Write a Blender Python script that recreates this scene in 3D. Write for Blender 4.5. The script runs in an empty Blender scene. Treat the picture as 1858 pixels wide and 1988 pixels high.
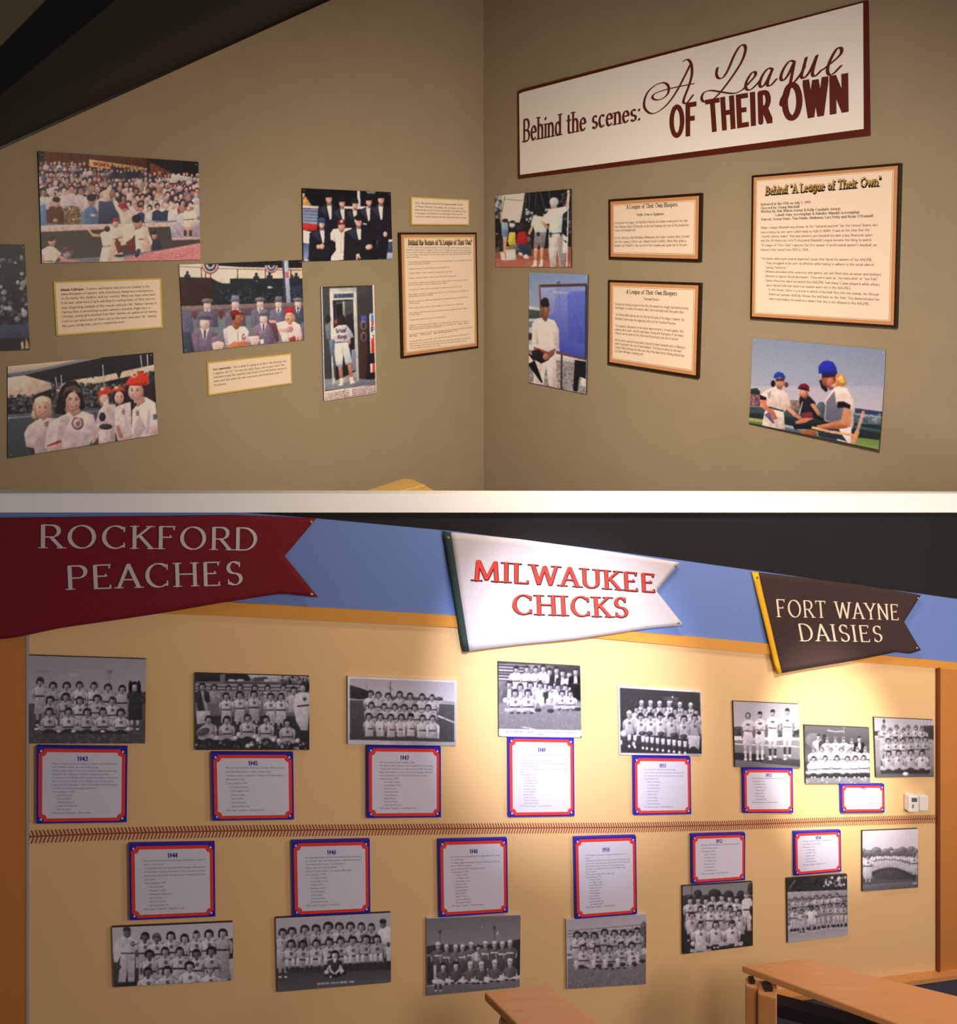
import bpy, math, random
import numpy as np
from mathutils import Vector

# ------------------------------------------------------------------ camera, world, lights, exposure
scene = bpy.context.scene
COL = scene.collection
EYE = Vector((0.0, 0.0, 1.65))
cam_data = bpy.data.cameras.new('camera')
cam = bpy.data.objects.new('camera', cam_data)
COL.objects.link(cam)
cam.location = EYE
cam.rotation_euler = (math.radians(90), 0, 0)
cam_data.sensor_fit = 'HORIZONTAL'
cam_data.sensor_width = 36.0
cam_data.lens = 36.0 * 1590.0 / 1858.0
cam_data.shift_y = -(994.0 - 600.0) / 1858.0          # view camera with the lens raised above the middle of the film
cam_data.clip_start = 0.05
scene.camera = cam

world = bpy.data.worlds.new('world')
scene.world = world
world.use_nodes = True
world.node_tree.nodes['Background'].inputs[0].default_value = (1.0, 0.86, 0.80, 1)
world.node_tree.nodes['Background'].inputs[1].default_value = 0.16

def light(name, kind, loc, energy, color, target=None, **kw):
    d = bpy.data.lights.new(name, kind)
    d.energy = energy
    d.color = color
    for k, v in kw.items():
        setattr(d, k, v)
    o = bpy.data.objects.new(name, d)
    COL.objects.link(o)
    o.location = loc
    if target is not None:
        o.rotation_euler = (Vector(target) - Vector(loc)).to_track_quat('-Z', 'Y').to_euler()
    return o
# track lamps over the corner gallery (out of the picture, below the raked ceiling)
light('track_lamp_left_wall', 'AREA', (0.9, 2.4, 2.75), 40, (1.0, 0.83, 0.60), (-1.3, 7.0, 0.7), size=0.4, spread=1.8)
light('track_lamp_right_wall', 'AREA', (0.7, 2.3, 2.9), 58, (1.0, 0.82, 0.67), (1.4, 7.0, 0.6), size=0.5, spread=1.8)
# two narrow spots on the team wall, one cool and one warm
light('track_spot_pennants', 'SPOT', (0.35, 0.6, 2.02), 980, (0.86, 0.87, 1.0), (0.35, 3.27, 0.165), spot_size=math.radians(23), spot_blend=1.0, shadow_soft_size=0.03)
light('track_spot_photos', 'SPOT', (1.35, 1.0, 2.4), 1700, (1.0, 0.97, 0.88), (1.635, 3.81, -0.42), spot_size=math.radians(13), spot_blend=1.0, shadow_soft_size=0.03)
light('gallery_fill', 'AREA', (1.7, 0.6, 1.5), 44, (1.0, 0.84, 0.77), (1.1, 3.4, -1.2), size=0.9)
light('gallery_fill_far_end', 'AREA', (3.2, 2.2, 0.3), 34, (1.0, 0.84, 0.74), (2.0, 4.1, -1.2), size=0.8)

scene.view_settings.view_transform = 'Standard'
scene.view_settings.look = 'None'
scene.view_settings.exposure = 0.0
scene.view_settings.gamma = 1.0
scene.view_settings.use_curve_mapping = False

# ------------------------------------------------------------------ materials
def s2l(c):
    c = c / 255.0
    return c / 12.92 if c <= 0.04045 else ((c + 0.055) / 1.055) ** 2.4
def rgb(r, g, b):
    return (s2l(r), s2l(g), s2l(b), 1.0)

def mat(name, color, rough=0.6, noise=0.0, scale=40.0, spec=0.3, bump=0.0, stretch=None, metallic=0.0):
    m = bpy.data.materials.new(name)
    m.use_nodes = True
    nt = m.node_tree
    b = nt.nodes['Principled BSDF']
    b.inputs['Base Color'].default_value = color
    b.inputs['Roughness'].default_value = rough
    b.inputs['Specular IOR Level'].default_value = spec
    b.inputs['Metallic'].default_value = metallic
    if noise or bump:
        tc = nt.nodes.new('ShaderNodeTexCoord')
        mp = nt.nodes.new('ShaderNodeMapping')
        if stretch:
            mp.inputs['Scale'].default_value = stretch
        nt.links.new(tc.outputs['Object'], mp.inputs['Vector'])
        n = nt.nodes.new('ShaderNodeTexNoise')
        n.inputs['Scale'].default_value = scale
        n.inputs['Detail'].default_value = 4.0
        nt.links.new(mp.outputs['Vector'], n.inputs['Vector'])
        if noise:
            mr = nt.nodes.new('ShaderNodeMapRange')
            mr.inputs['From Min'].default_value = 0.25
            mr.inputs['From Max'].default_value = 0.75
            mr.inputs['To Min'].default_value = 1.0 - noise
            mr.inputs['To Max'].default_value = 1.0 + noise
            nt.links.new(n.outputs['Fac'], mr.inputs['Value'])
            mx = nt.nodes.new('ShaderNodeVectorMath')
            mx.operation = 'SCALE'
            mx.inputs[0].default_value = color[:3]
            nt.links.new(mr.outputs['Result'], mx.inputs['Scale'])
            nt.links.new(mx.outputs['Vector'], b.inputs['Base Color'])
        if bump:
            bp = nt.nodes.new('ShaderNodeBump')
            bp.inputs['Strength'].default_value = bump
            bp.inputs['Distance'].default_value = 0.002
            nt.links.new(n.outputs['Fac'], bp.inputs['Height'])
            nt.links.new(bp.outputs['Normal'], b.inputs['Normal'])
    return m

def weave_mat(name, color, noise=0.10):
    """wall cloth: two crossed fine noises for the threads and a broad one for the unevenness of the dye"""
    m = mat(name, color, rough=0.85, spec=0.15)
    nt = m.node_tree
    b = nt.nodes['Principled BSDF']
    tc = nt.nodes.new('ShaderNodeTexCoord')
    outs = []
    for st, sc in (((1, 1, 9), 70.0), ((9, 9, 1), 70.0), ((1, 1, 1), 4.0)):
        mp = nt.nodes.new('ShaderNodeMapping')
        mp.inputs['Scale'].default_value = st
        n = nt.nodes.new('ShaderNodeTexNoise')
        n.inputs['Scale'].default_value = sc
        nt.links.new(tc.outputs['Object'], mp.inputs['Vector'])
        nt.links.new(mp.outputs['Vector'], n.inputs['Vector'])
        outs.append(n.outputs['Fac'])
    a1 = nt.nodes.new('ShaderNodeMath'); a1.operation = 'ADD'
    nt.links.new(outs[0], a1.inputs[0]); nt.links.new(outs[1], a1.inputs[1])
    a2 = nt.nodes.new('ShaderNodeMath'); a2.operation = 'MULTIPLY_ADD'
    nt.links.new(outs[2], a2.inputs[0]); a2.inputs[1].default_value = 0.5
    nt.links.new(a1.outputs[0], a2.inputs[2])
    mr = nt.nodes.new('ShaderNodeMapRange')
    mr.inputs['From Min'].default_value = 0.85
    mr.inputs['From Max'].default_value = 1.65
    mr.inputs['To Min'].default_value = 1 - noise
    mr.inputs['To Max'].default_value = 1 + noise
    nt.links.new(a2.outputs[0], mr.inputs['Value'])
    mx = nt.nodes.new('ShaderNodeVectorMath'); mx.operation = 'SCALE'
    mx.inputs[0].default_value = color[:3]
    nt.links.new(mr.outputs['Result'], mx.inputs['Scale'])
    nt.links.new(mx.outputs['Vector'], b.inputs['Base Color'])
    return m

def print_mat():
    m = bpy.data.materials.new('photographic_print')
    m.use_nodes = True
    nt = m.node_tree
    b = nt.nodes['Principled BSDF']
    b.inputs['Roughness'].default_value = 0.42
    b.inputs['Specular IOR Level'].default_value = 0.25
    a = nt.nodes.new('ShaderNodeAttribute')
    a.attribute_name = 'ink'
    nt.links.new(a.outputs['Color'], b.inputs['Base Color'])
    return m

M_CLOTH = weave_mat('olive_wall_cloth', rgb(160, 146, 120))
M_BLACK = mat('black_paint', rgb(24, 24, 26), 0.8, noise=.15, scale=3)
M_CEIL = mat('black_ceiling', rgb(8, 9, 10), 0.9, noise=.2, scale=6)
M_YELLOW = mat('yellow_wall_paint', rgb(230, 192, 138), 0.6, noise=.02, scale=3, bump=.05)
M_BLUE = mat('blue_band_paint', rgb(106, 132, 194), 0.6)
M_ORANGE = mat('orange_wall_paint', rgb(196, 128, 62), 0.6)
M_LEDGE = mat('ochre_ledge_paint', rgb(214, 150, 66), 0.5)
M_WHITE = mat('white_coping_paint', rgb(250, 250, 248), 0.6)
M_BEAD = mat('grey_corner_bead', rgb(168, 166, 168), 0.5)
M_BROWN = mat('brown_corner_trim', rgb(120, 66, 34), 0.5)
M_FLOOR = mat('grey_carpet', rgb(92, 86, 80), 0.95, noise=.2, scale=160)
M_WOOD = mat('honey_maple', rgb(206, 146, 88), 0.34, noise=.07, scale=7, spec=.5, stretch=(1, 9, 9))
M_PINE = mat('yellow_pine', rgb(206, 168, 92), 0.5, noise=.12, scale=6, stretch=(1, 8, 8))
M_STEEL = mat('black_steel', rgb(26, 25, 28), 0.4, spec=.5)
M_PANEL = mat('slate_panel', rgb(70, 70, 86), 0.7)
M_SIGNWHITE = mat('ivory_sign_face', rgb(249, 246, 240), 0.5)
M_SIGNRED = mat('oxblood_sign_edge', rgb(92, 34, 20), 0.45)
M_SIGNINK = mat('oxblood_lettering', rgb(98, 40, 30), 0.5)
M_FRAME = mat('dark_walnut_board', rgb(44, 26, 15), 0.4, noise=.2, scale=20, stretch=(1, 1, 6))
M_TAN = mat('tan_mat', rgb(206, 146, 98), 0.6)
M_GOLD = mat('gold_line', rgb(190, 150, 84), 0.5)
M_CREAM = mat('cream_sheet', rgb(246, 226, 204), 0.6)
M_GOLDEDGE = mat('gold_card_edge', rgb(206, 180, 92), 0.55)
M_TEXT = mat('brown_print_ink', rgb(122, 98, 84), 0.7)
M_TEXTDARK = mat('black_print_ink', rgb(46, 36, 32), 0.7)
M_TITLE = mat('gold_title_ink', rgb(196, 162, 90), 0.5)
M_PBLUE = mat('plaque_blue', rgb(50, 36, 168), 0.5)
M_PRED = mat('plaque_red', rgb(226, 66, 52), 0.5)
M_PWHITE = mat('plaque_white', rgb(214, 212, 232), 0.5)
M_PINK_INK = mat('plaque_grey_ink', rgb(158, 150, 168), 0.7)
M_PYEAR = mat('plaque_year_ink', rgb(56, 52, 140), 0.6)
M_FOAM = mat('dark_foam_board', rgb(66, 58, 54), 0.7)
M_FOAMW = mat('white_foam_board', rgb(206, 200, 200), 0.7)
M_PIN = mat('white_pin_head', rgb(235, 230, 225), 0.35)
M_STITCH = mat('brick_red_stitch', rgb(150, 76, 56), 0.7)
M_BRED = mat('maroon_felt', rgb(116, 26, 36), 0.9, noise=.12, scale=90)
M_BGREY = mat('grey_felt', rgb(196, 190, 196), 0.9, noise=.06, scale=90)
M_BBROWN = mat('dark_brown_felt', rgb(62, 46, 44), 0.9, noise=.12, scale=90)
M_GREEN = mat('dark_green_felt', rgb(44, 62, 58), 0.9)
M_GYELLOW = mat('yellow_felt', rgb(232, 176, 36), 0.9)
M_LETTERGREY = mat('pale_grey_felt', rgb(196, 190, 190), 0.9)
M_LETTERRED = mat('scarlet_felt', rgb(226, 60, 48), 0.9)
M_LETTEREDGE = mat('black_felt_edge', rgb(60, 24, 24), 0.9)
M_LETTERCREAM = mat('cream_felt', rgb(226, 214, 188), 0.9)
M_PLASTIC = mat('white_plastic', rgb(232, 230, 226), 0.35, spec=.5)
M_SCREEN = mat('grey_display', rgb(92, 98, 98), 0.2, spec=.5)
M_GROMMET = mat('brass_grommet', rgb(170, 150, 110), 0.35, metallic=.8)
M_PRINT = print_mat()

# ------------------------------------------------------------------ mesh helpers
class MB:
    """collects faces in world space; build() links them as one mesh object under a parent Empty"""
    def __init__(self):
        self.v = []; self.f = []
    def add(self, verts, faces):
        o = len(self.v)
        self.v += [tuple(p) for p in verts]
        self.f += [tuple(i + o for i in fc) for fc in faces]
    def prism(self, back, front):
        n = len(back)
        self.add(list(back) + list(front),
                 [tuple(range(n, 2 * n)), tuple(reversed(range(n)))] +
                 [(i, (i + 1) % n, n + (i + 1) % n, n + i) for i in range(n)])
    def box(self, c, sx, sy, sz, ax=Vector((1, 0, 0)), ay=Vector((0, 1, 0)), az=Vector((0, 0, 1))):
        c = Vector(c)
        q = [c - ax * sx / 2 - ay * sy / 2, c + ax * sx / 2 - ay * sy / 2, c + ax * sx / 2 + ay * sy / 2, c - ax * sx / 2 + ay * sy / 2]
        self.prism([p - az * sz / 2 for p in q], [p + az * sz / 2 for p in q])
    def build(self, name, m, parent=None, bevel=0.0, smooth=False):
        org = parent_origin(parent)
        me = bpy.data.meshes.new(name)
        me.from_pydata([tuple(Vector(p) - org) for p in self.v], [], self.f)
        me.materials.append(m)
        me.update()
        if smooth:
            me.polygons.foreach_set('use_smooth', [True] * len(me.polygons))
        o = bpy.data.objects.new(name, me)
        COL.objects.link(o)
        if parent is not None:
            o.parent = parent
        if bevel:
            md = o.modifiers.new('bevel', 'BEVEL')
            md.width = bevel; md.segments = 2; md.limit_method = 'ANGLE'
        return o

def parent_origin(p):
    v = Vector((0, 0, 0))
    while p is not None:
        v = v + p.location
        p = p.parent
    return v

def thing(name, label, cat, loc, group=None):
    o = bpy.data.objects.new(name, None)
    o.empty_display_size = 0.05
    COL.objects.link(o)
    o.location = loc
    o['label'] = label; o['category'] = cat
    if group:
        o['group'] = group
    return o

def tag(o, label=None, cat=None, group=None, kind=None):
    for k, v in (('label', label), ('category', cat), ('group', group), ('kind', kind)):
        if v:
            o[k] = v
    return o

class Wall:
    """a plumb wall: u runs along it, z is the height, n the distance off its face"""
    def __init__(self, origin, direction, normal):
        self.o = Vector(origin); self.d = Vector(direction).normalized(); self.n = Vector(normal).normalized()
    def pt(self, u, z, n=0.0):
        return Vector((self.o.x, self.o.y, 0)) + self.d * u + self.n * n + Vector((0, 0, z))

def lerp(a, b, t):
    return tuple(x + (y - x) * t for x, y in zip(a, b))
def quad_uz(q, s, t):
    """q = corners (u, z) top-left, top-right, bottom-right, bottom-left; s to the right, t downwards"""
    return lerp(lerp(q[0], q[1], s), lerp(q[3], q[2], s), t)
def quad_size(q):
    w = (math.dist(q[0], q[1]) + math.dist(q[3], q[2])) / 2
    h = (math.dist(q[0], q[3]) + math.dist(q[1], q[2])) / 2
    return w, h
def inset(q, mx, my):
    return [quad_uz(q, mx, my), quad_uz(q, 1 - mx, my), quad_uz(q, 1 - mx, 1 - my), quad_uz(q, mx, 1 - my)]
def slab(mb, wall, q, n0, n1):
    mb.prism([wall.pt(u, z, n0) for u, z in reversed(q)], [wall.pt(u, z, n1) for u, z in reversed(q)])

# ------------------------------------------------------------------ lettering: pen strokes swept with a broad nib
GLYPHS = {}
def _g(s):
    for row in s.strip().splitlines():
        ch, w, d = row.split(' ', 2)
        GLYPHS[{'SP': ' '}.get(ch, ch)] = (float(w), d)
_g('''
A 72 4,0 36,100 68,0|16,34 57,34
B 66 10,0 10,100 34,100 @34,75,22,25,90,-90 10,50|34,50 @34,25,26,25,90,-90 10,0
C 80 @45,50,37,50,48,312
D 80 10,0 10,100 30,100 @30,50,42,50,90,-90 10,0
E 62 54,0 10,0 10,100 54,100|10,52 42,52
F 58 10,0 10,100 54,100|10,52 42,52
G 86 @45,50,37,50,48,325 78,42 54,42
H 78 10,0 10,100|68,0 68,100|10,52 68,52
I 28 14,0 14,100
J 38 26,100 26,15 @12,15,14,25,0,-120
K 70 10,0 10,100|62,100 10,42|26,58 66,0
L 58 10,100 10,0 54,0
M 94 8,0 14,100 47,8 80,100 86,0
N 78 10,0 10,100 68,0 68,100
O 90 @45,50,38,50,90,450
P 62 10,0 10,100 36,100 @36,74,22,26,90,-90 10,48
Q 90 @45,50,38,50,90,450|50,20 82,-14
R 68 10,0 10,100 36,100 @36,74,22,26,90,-90 10,48|34,48 66,0
S 58 @30,75,20,25,40,270 @31,25,22,25,90,-145
T 72 36,0 36,100|4,100 68,100
U 78 10,100 10,32 @38,32,28,32,180,360 66,100
V 70 4,100 36,0 66,100
W 104 4,100 28,0 52,96 76,0 100,100
X 68 6,100 62,0|62,100 6,0
Y 70 4,100 36,46 36,0|36,46 66,100
Z 66 8,100 60,100 6,0 62,0
a 56 @27,32,20,32,0,360|47,66 47,0
b 58 10,100 10,0|@30,32,20,32,180,540
c 52 @29,32,21,32,50,310
d 58 @28,32,20,32,0,360|48,100 48,0
e 56 9,36 49,36 @29,32,21,32,10,315
f 38 @32,82,14,18,50,180 18,0|4,64 34,64
g 56 @27,34,19,30,0,360|46,64 46,-8 @28,-8,18,22,0,-150
h 58 10,100 10,0|@29,40,19,26,180,0 48,0
i 24 12,64 12,0|12,86 12,94
j 26 14,64 14,-10 @4,-10,10,18,0,-100|14,86 14,94
k 52 10,100 10,0|44,64 10,24|22,36 48,0
l 24 12,100 12,0
m 80 10,64 10,0|@25,42,15,24,180,0 40,0|@55,42,15,24,180,0 70,0
n 58 10,64 10,0|@29,40,19,26,180,0 48,0
o 56 @28,32,21,32,90,450
p 58 10,64 10,-30|@30,32,20,32,180,540
q 58 @28,32,20,32,0,360|48,64 48,-30
r 42 10,64 10,0|@26,44,16,22,180,50
s 46 @24,48,15,17,40,270 @24,16,17,16,90,-150
t 38 16,88 16,16 @28,16,12,16,180,290|4,64 32,64
u 58 10,64 10,22 @29,22,19,22,180,360 48,64|48,22 48,0
v 52 4,64 26,0 48,64
w 80 4,64 22,0 40,60 58,0 76,64
x 50 6,64 44,0|44,64 6,0
y 54 4,64 27,0|50,64 22,-22 8,-28
z 50 8,64 42,64 6,0 44,0
0 56 @28,50,21,50,90,450
1 46 12,84 26,100 26,0
2 56 @28,72,20,28,170,-35 8,0 50,0
3 56 @26,75,19,25,150,-90 @26,26,21,26,90,-150
4 56 40,0 40,100 6,30 52,30
5 56 46,100 14,100 12,56 @26,30,22,30,120,-150
6 56 44,98 11,40|@29,30,20,30,0,360
7 54 6,100 50,100 22,0
8 56 @28,75,18,25,90,450|@28,26,21,26,90,450
9 56 @27,68,20,30,0,360|47,66 16,2
. 24 11,0 11,6
, 24 13,6 8,-14
: 26 12,0 12,7|12,54 12,61
; 26 13,6 8,-14|12,54 12,61
' 22 11,100 11,76
" 36 11,100 11,76|25,100 25,76
- 38 6,34 32,34
( 30 @34,40,22,60,120,240
) 30 @-4,40,22,60,60,-60
! 26 13,100 13,28|13,0 13,6
? 50 @24,78,16,22,170,-60 24,28|24,0 24,6
& 70 60,0 18,72 @28,82,12,18,200,-30 12,28 @28,20,20,20,160,330 58,44
* 44 18,36 26,44|18,44 26,36|17,40 27,40
SP 34 -
''')

def strokes(ch, step):
    w, d = GLYPHS.get(ch, GLYPHS['-'])
    out = []
    if d == '-':
        return w / 100, out
    for part in d.split('|'):
        pts = []
        for tok in part.split():
            if tok[0] == '@':
                cx, cy, rx, ry, a0, a1 = map(float, tok[1:].split(','))
                n = max(2, int(abs(a1 - a0) / step))
                for i in range(n + 1):
                    a = math.radians(a0 + (a1 - a0) * i / n)
                    pts.append((cx + rx * math.cos(a), cy + ry * math.sin(a)))
            else:
                pts.append(tuple(map(float, tok.split(','))))
        out.append([(x / 100, y / 100) for x, y in pts])
    return w / 100, out

def hull(pts):
    pts = sorted(set((round(x, 6), round(y, 6)) for x, y in pts))
    def half(ps):
        h = []
        for p in ps:
            while len(h) > 1 and (h[-1][0] - h[-2][0]) * (p[1] - h[-2][1]) - (h[-1][1] - h[-2][1]) * (p[0] - h[-2][0]) <= 0:
                h.pop()
            h.append(p)
        return h[:-1]
    return half(pts) + half(pts[::-1])

def sweep(pts, nx, ny, rot=0.0, k=10, box=False):
    """polygons covered by an elliptical nib dragged along pts"""
    nib = []
    for i in range(k):
        a = 2 * math.pi * i / k
        x, y = nx * math.cos(a), ny * math.sin(a)
        if box:
            x, y = ((nx, ny), (-nx, ny), (-nx, -ny), (nx, -ny))[i % 4]
        nib.append((x * math.cos(rot) - y * math.sin(rot), x * math.sin(rot) + y * math.cos(rot)))
    polys = []
    for p, q in zip(pts, pts[1:]):
        polys.append(hull([(p[0] + a, p[1] + b) for a, b in nib] + [(q[0] + a, q[1] + b) for a, b in nib]))
    return polys

def glyph_polys(ch, thick=0.09, thin=0.035, serif=True, step=15, rot=0.25, xs=1.0):
    """broad-nib letter with bracketless serifs, cap height 1"""
    w, sts = strokes(ch, step)
    w *= xs
    sts = [[(x * xs, y) for x, y in s] for s in sts]
    polys = []
    for pts in sts:
        polys += sweep(pts, thick, thin, rot, box=(not serif and len(pts) < 6))
        if serif and ch not in '.,:;\'"-*':
            for p, q in ((pts[0], pts[1]), (pts[-1], pts[-2])):
                dx, dy = abs(p[0] - q[0]), abs(p[1] - q[1])
                if dy > dx * 0.8 and (abs(p[1]) < .02 or abs(p[1] - 1) < .02 or (ch.islower() and abs(p[1] - .64) < .03) or p[1] < -.25):
                    r = thick * 2.0
                    y = p[1] + (-.006 if p[1] > .3 else .006)
                    polys += sweep([(p[0] - r, y), (p[0] + r, y)], thin * .8, thin * .8, 0)
                elif ch.isupper() and dx > dy * 2 and abs(p[0] - q[0]) > .08 and ch in 'EFTLZ':
                    s = 0.13 if p[1] < .2 else -0.13
                    if ch == 'E' or ch == 'F':
                        if .3 < p[1] < .7:
                            s = 0.08
                    polys += sweep([p, (p[0] + (.02 if p[1] < .2 else .0), p[1] + s)], thin, thin, 0)
                elif ch in 'CSG' and ch.isupper():
                    s = -0.14 if p[1] > .5 else 0.14
                    polys += sweep([p, (p[0] + (0.03 if p[0] > .3 else -.03), p[1] - s * .5), (p[0] + (0.03 if p[0] > .3 else -.03), p[1] + s * .8)], thin, thin, 0)
    return w, polys

def quick_polys(s, wv, wh):
    """small print: one quad per stroke piece; returns (width, list of quads)"""
    x0 = 0.0
    out = []
    for ch in s:
        w, sts = strokes(ch, 60)
        for pts in sts:
            for p, q in zip(pts, pts[1:]):
                dx, dy = q[0] - p[0], q[1] - p[1]
                L = math.hypot(dx, dy)
                if L < 1e-6:
                    continue
                dx /= L; dy /= L
                h = wv * abs(dy) + wh * abs(dx)
                e = 0.02
                a = (p[0] - dx * e + x0, p[1] - dy * e); b = (q[0] + dx * e + x0, q[1] + dy * e)
                out.append(((a[0] + dy * h, a[1] - dx * h), (b[0] + dy * h, b[1] - dx * h), (b[0] - dy * h, b[1] + dx * h), (a[0] - dy * h, a[1] + dx * h)))
        x0 += w
    return x0, out

def small_text(mb, place, rows):
    """rows: (text, s0, t0, s1, t1, cap height in t, stroke weight) on a sheet; place(s, t) gives the world point"""
    for text, s0, t0, s1, t1, ch, wt in rows:
        w, quads = quick_polys(text, wt, wt * .62)
        for qd in quads:
            mb.add([place(s0 + (s1 - s0) * x / w, t0 + (t1 - t0) * x / w - y * ch) for x, y in qd], [(0, 1, 2, 3)])

# ------------------------------------------------------------------ measurements (metres)
WALL_LEFT = Wall((0.05157, 8.20000, 0), (0.744108, 0.668059, 0), (0.668059, -0.744108, 0))
WALL_RIGHT = Wall((0.05157, 8.20000, 0), (0.668448, -0.743759, 0), (-0.743759, -0.668448, 0))
WALL_FRONT = Wall((-1.43409, 2.60000, 0), (0.931476, 0.363804, 0), (0.363804, -0.931476, 0))
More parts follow.
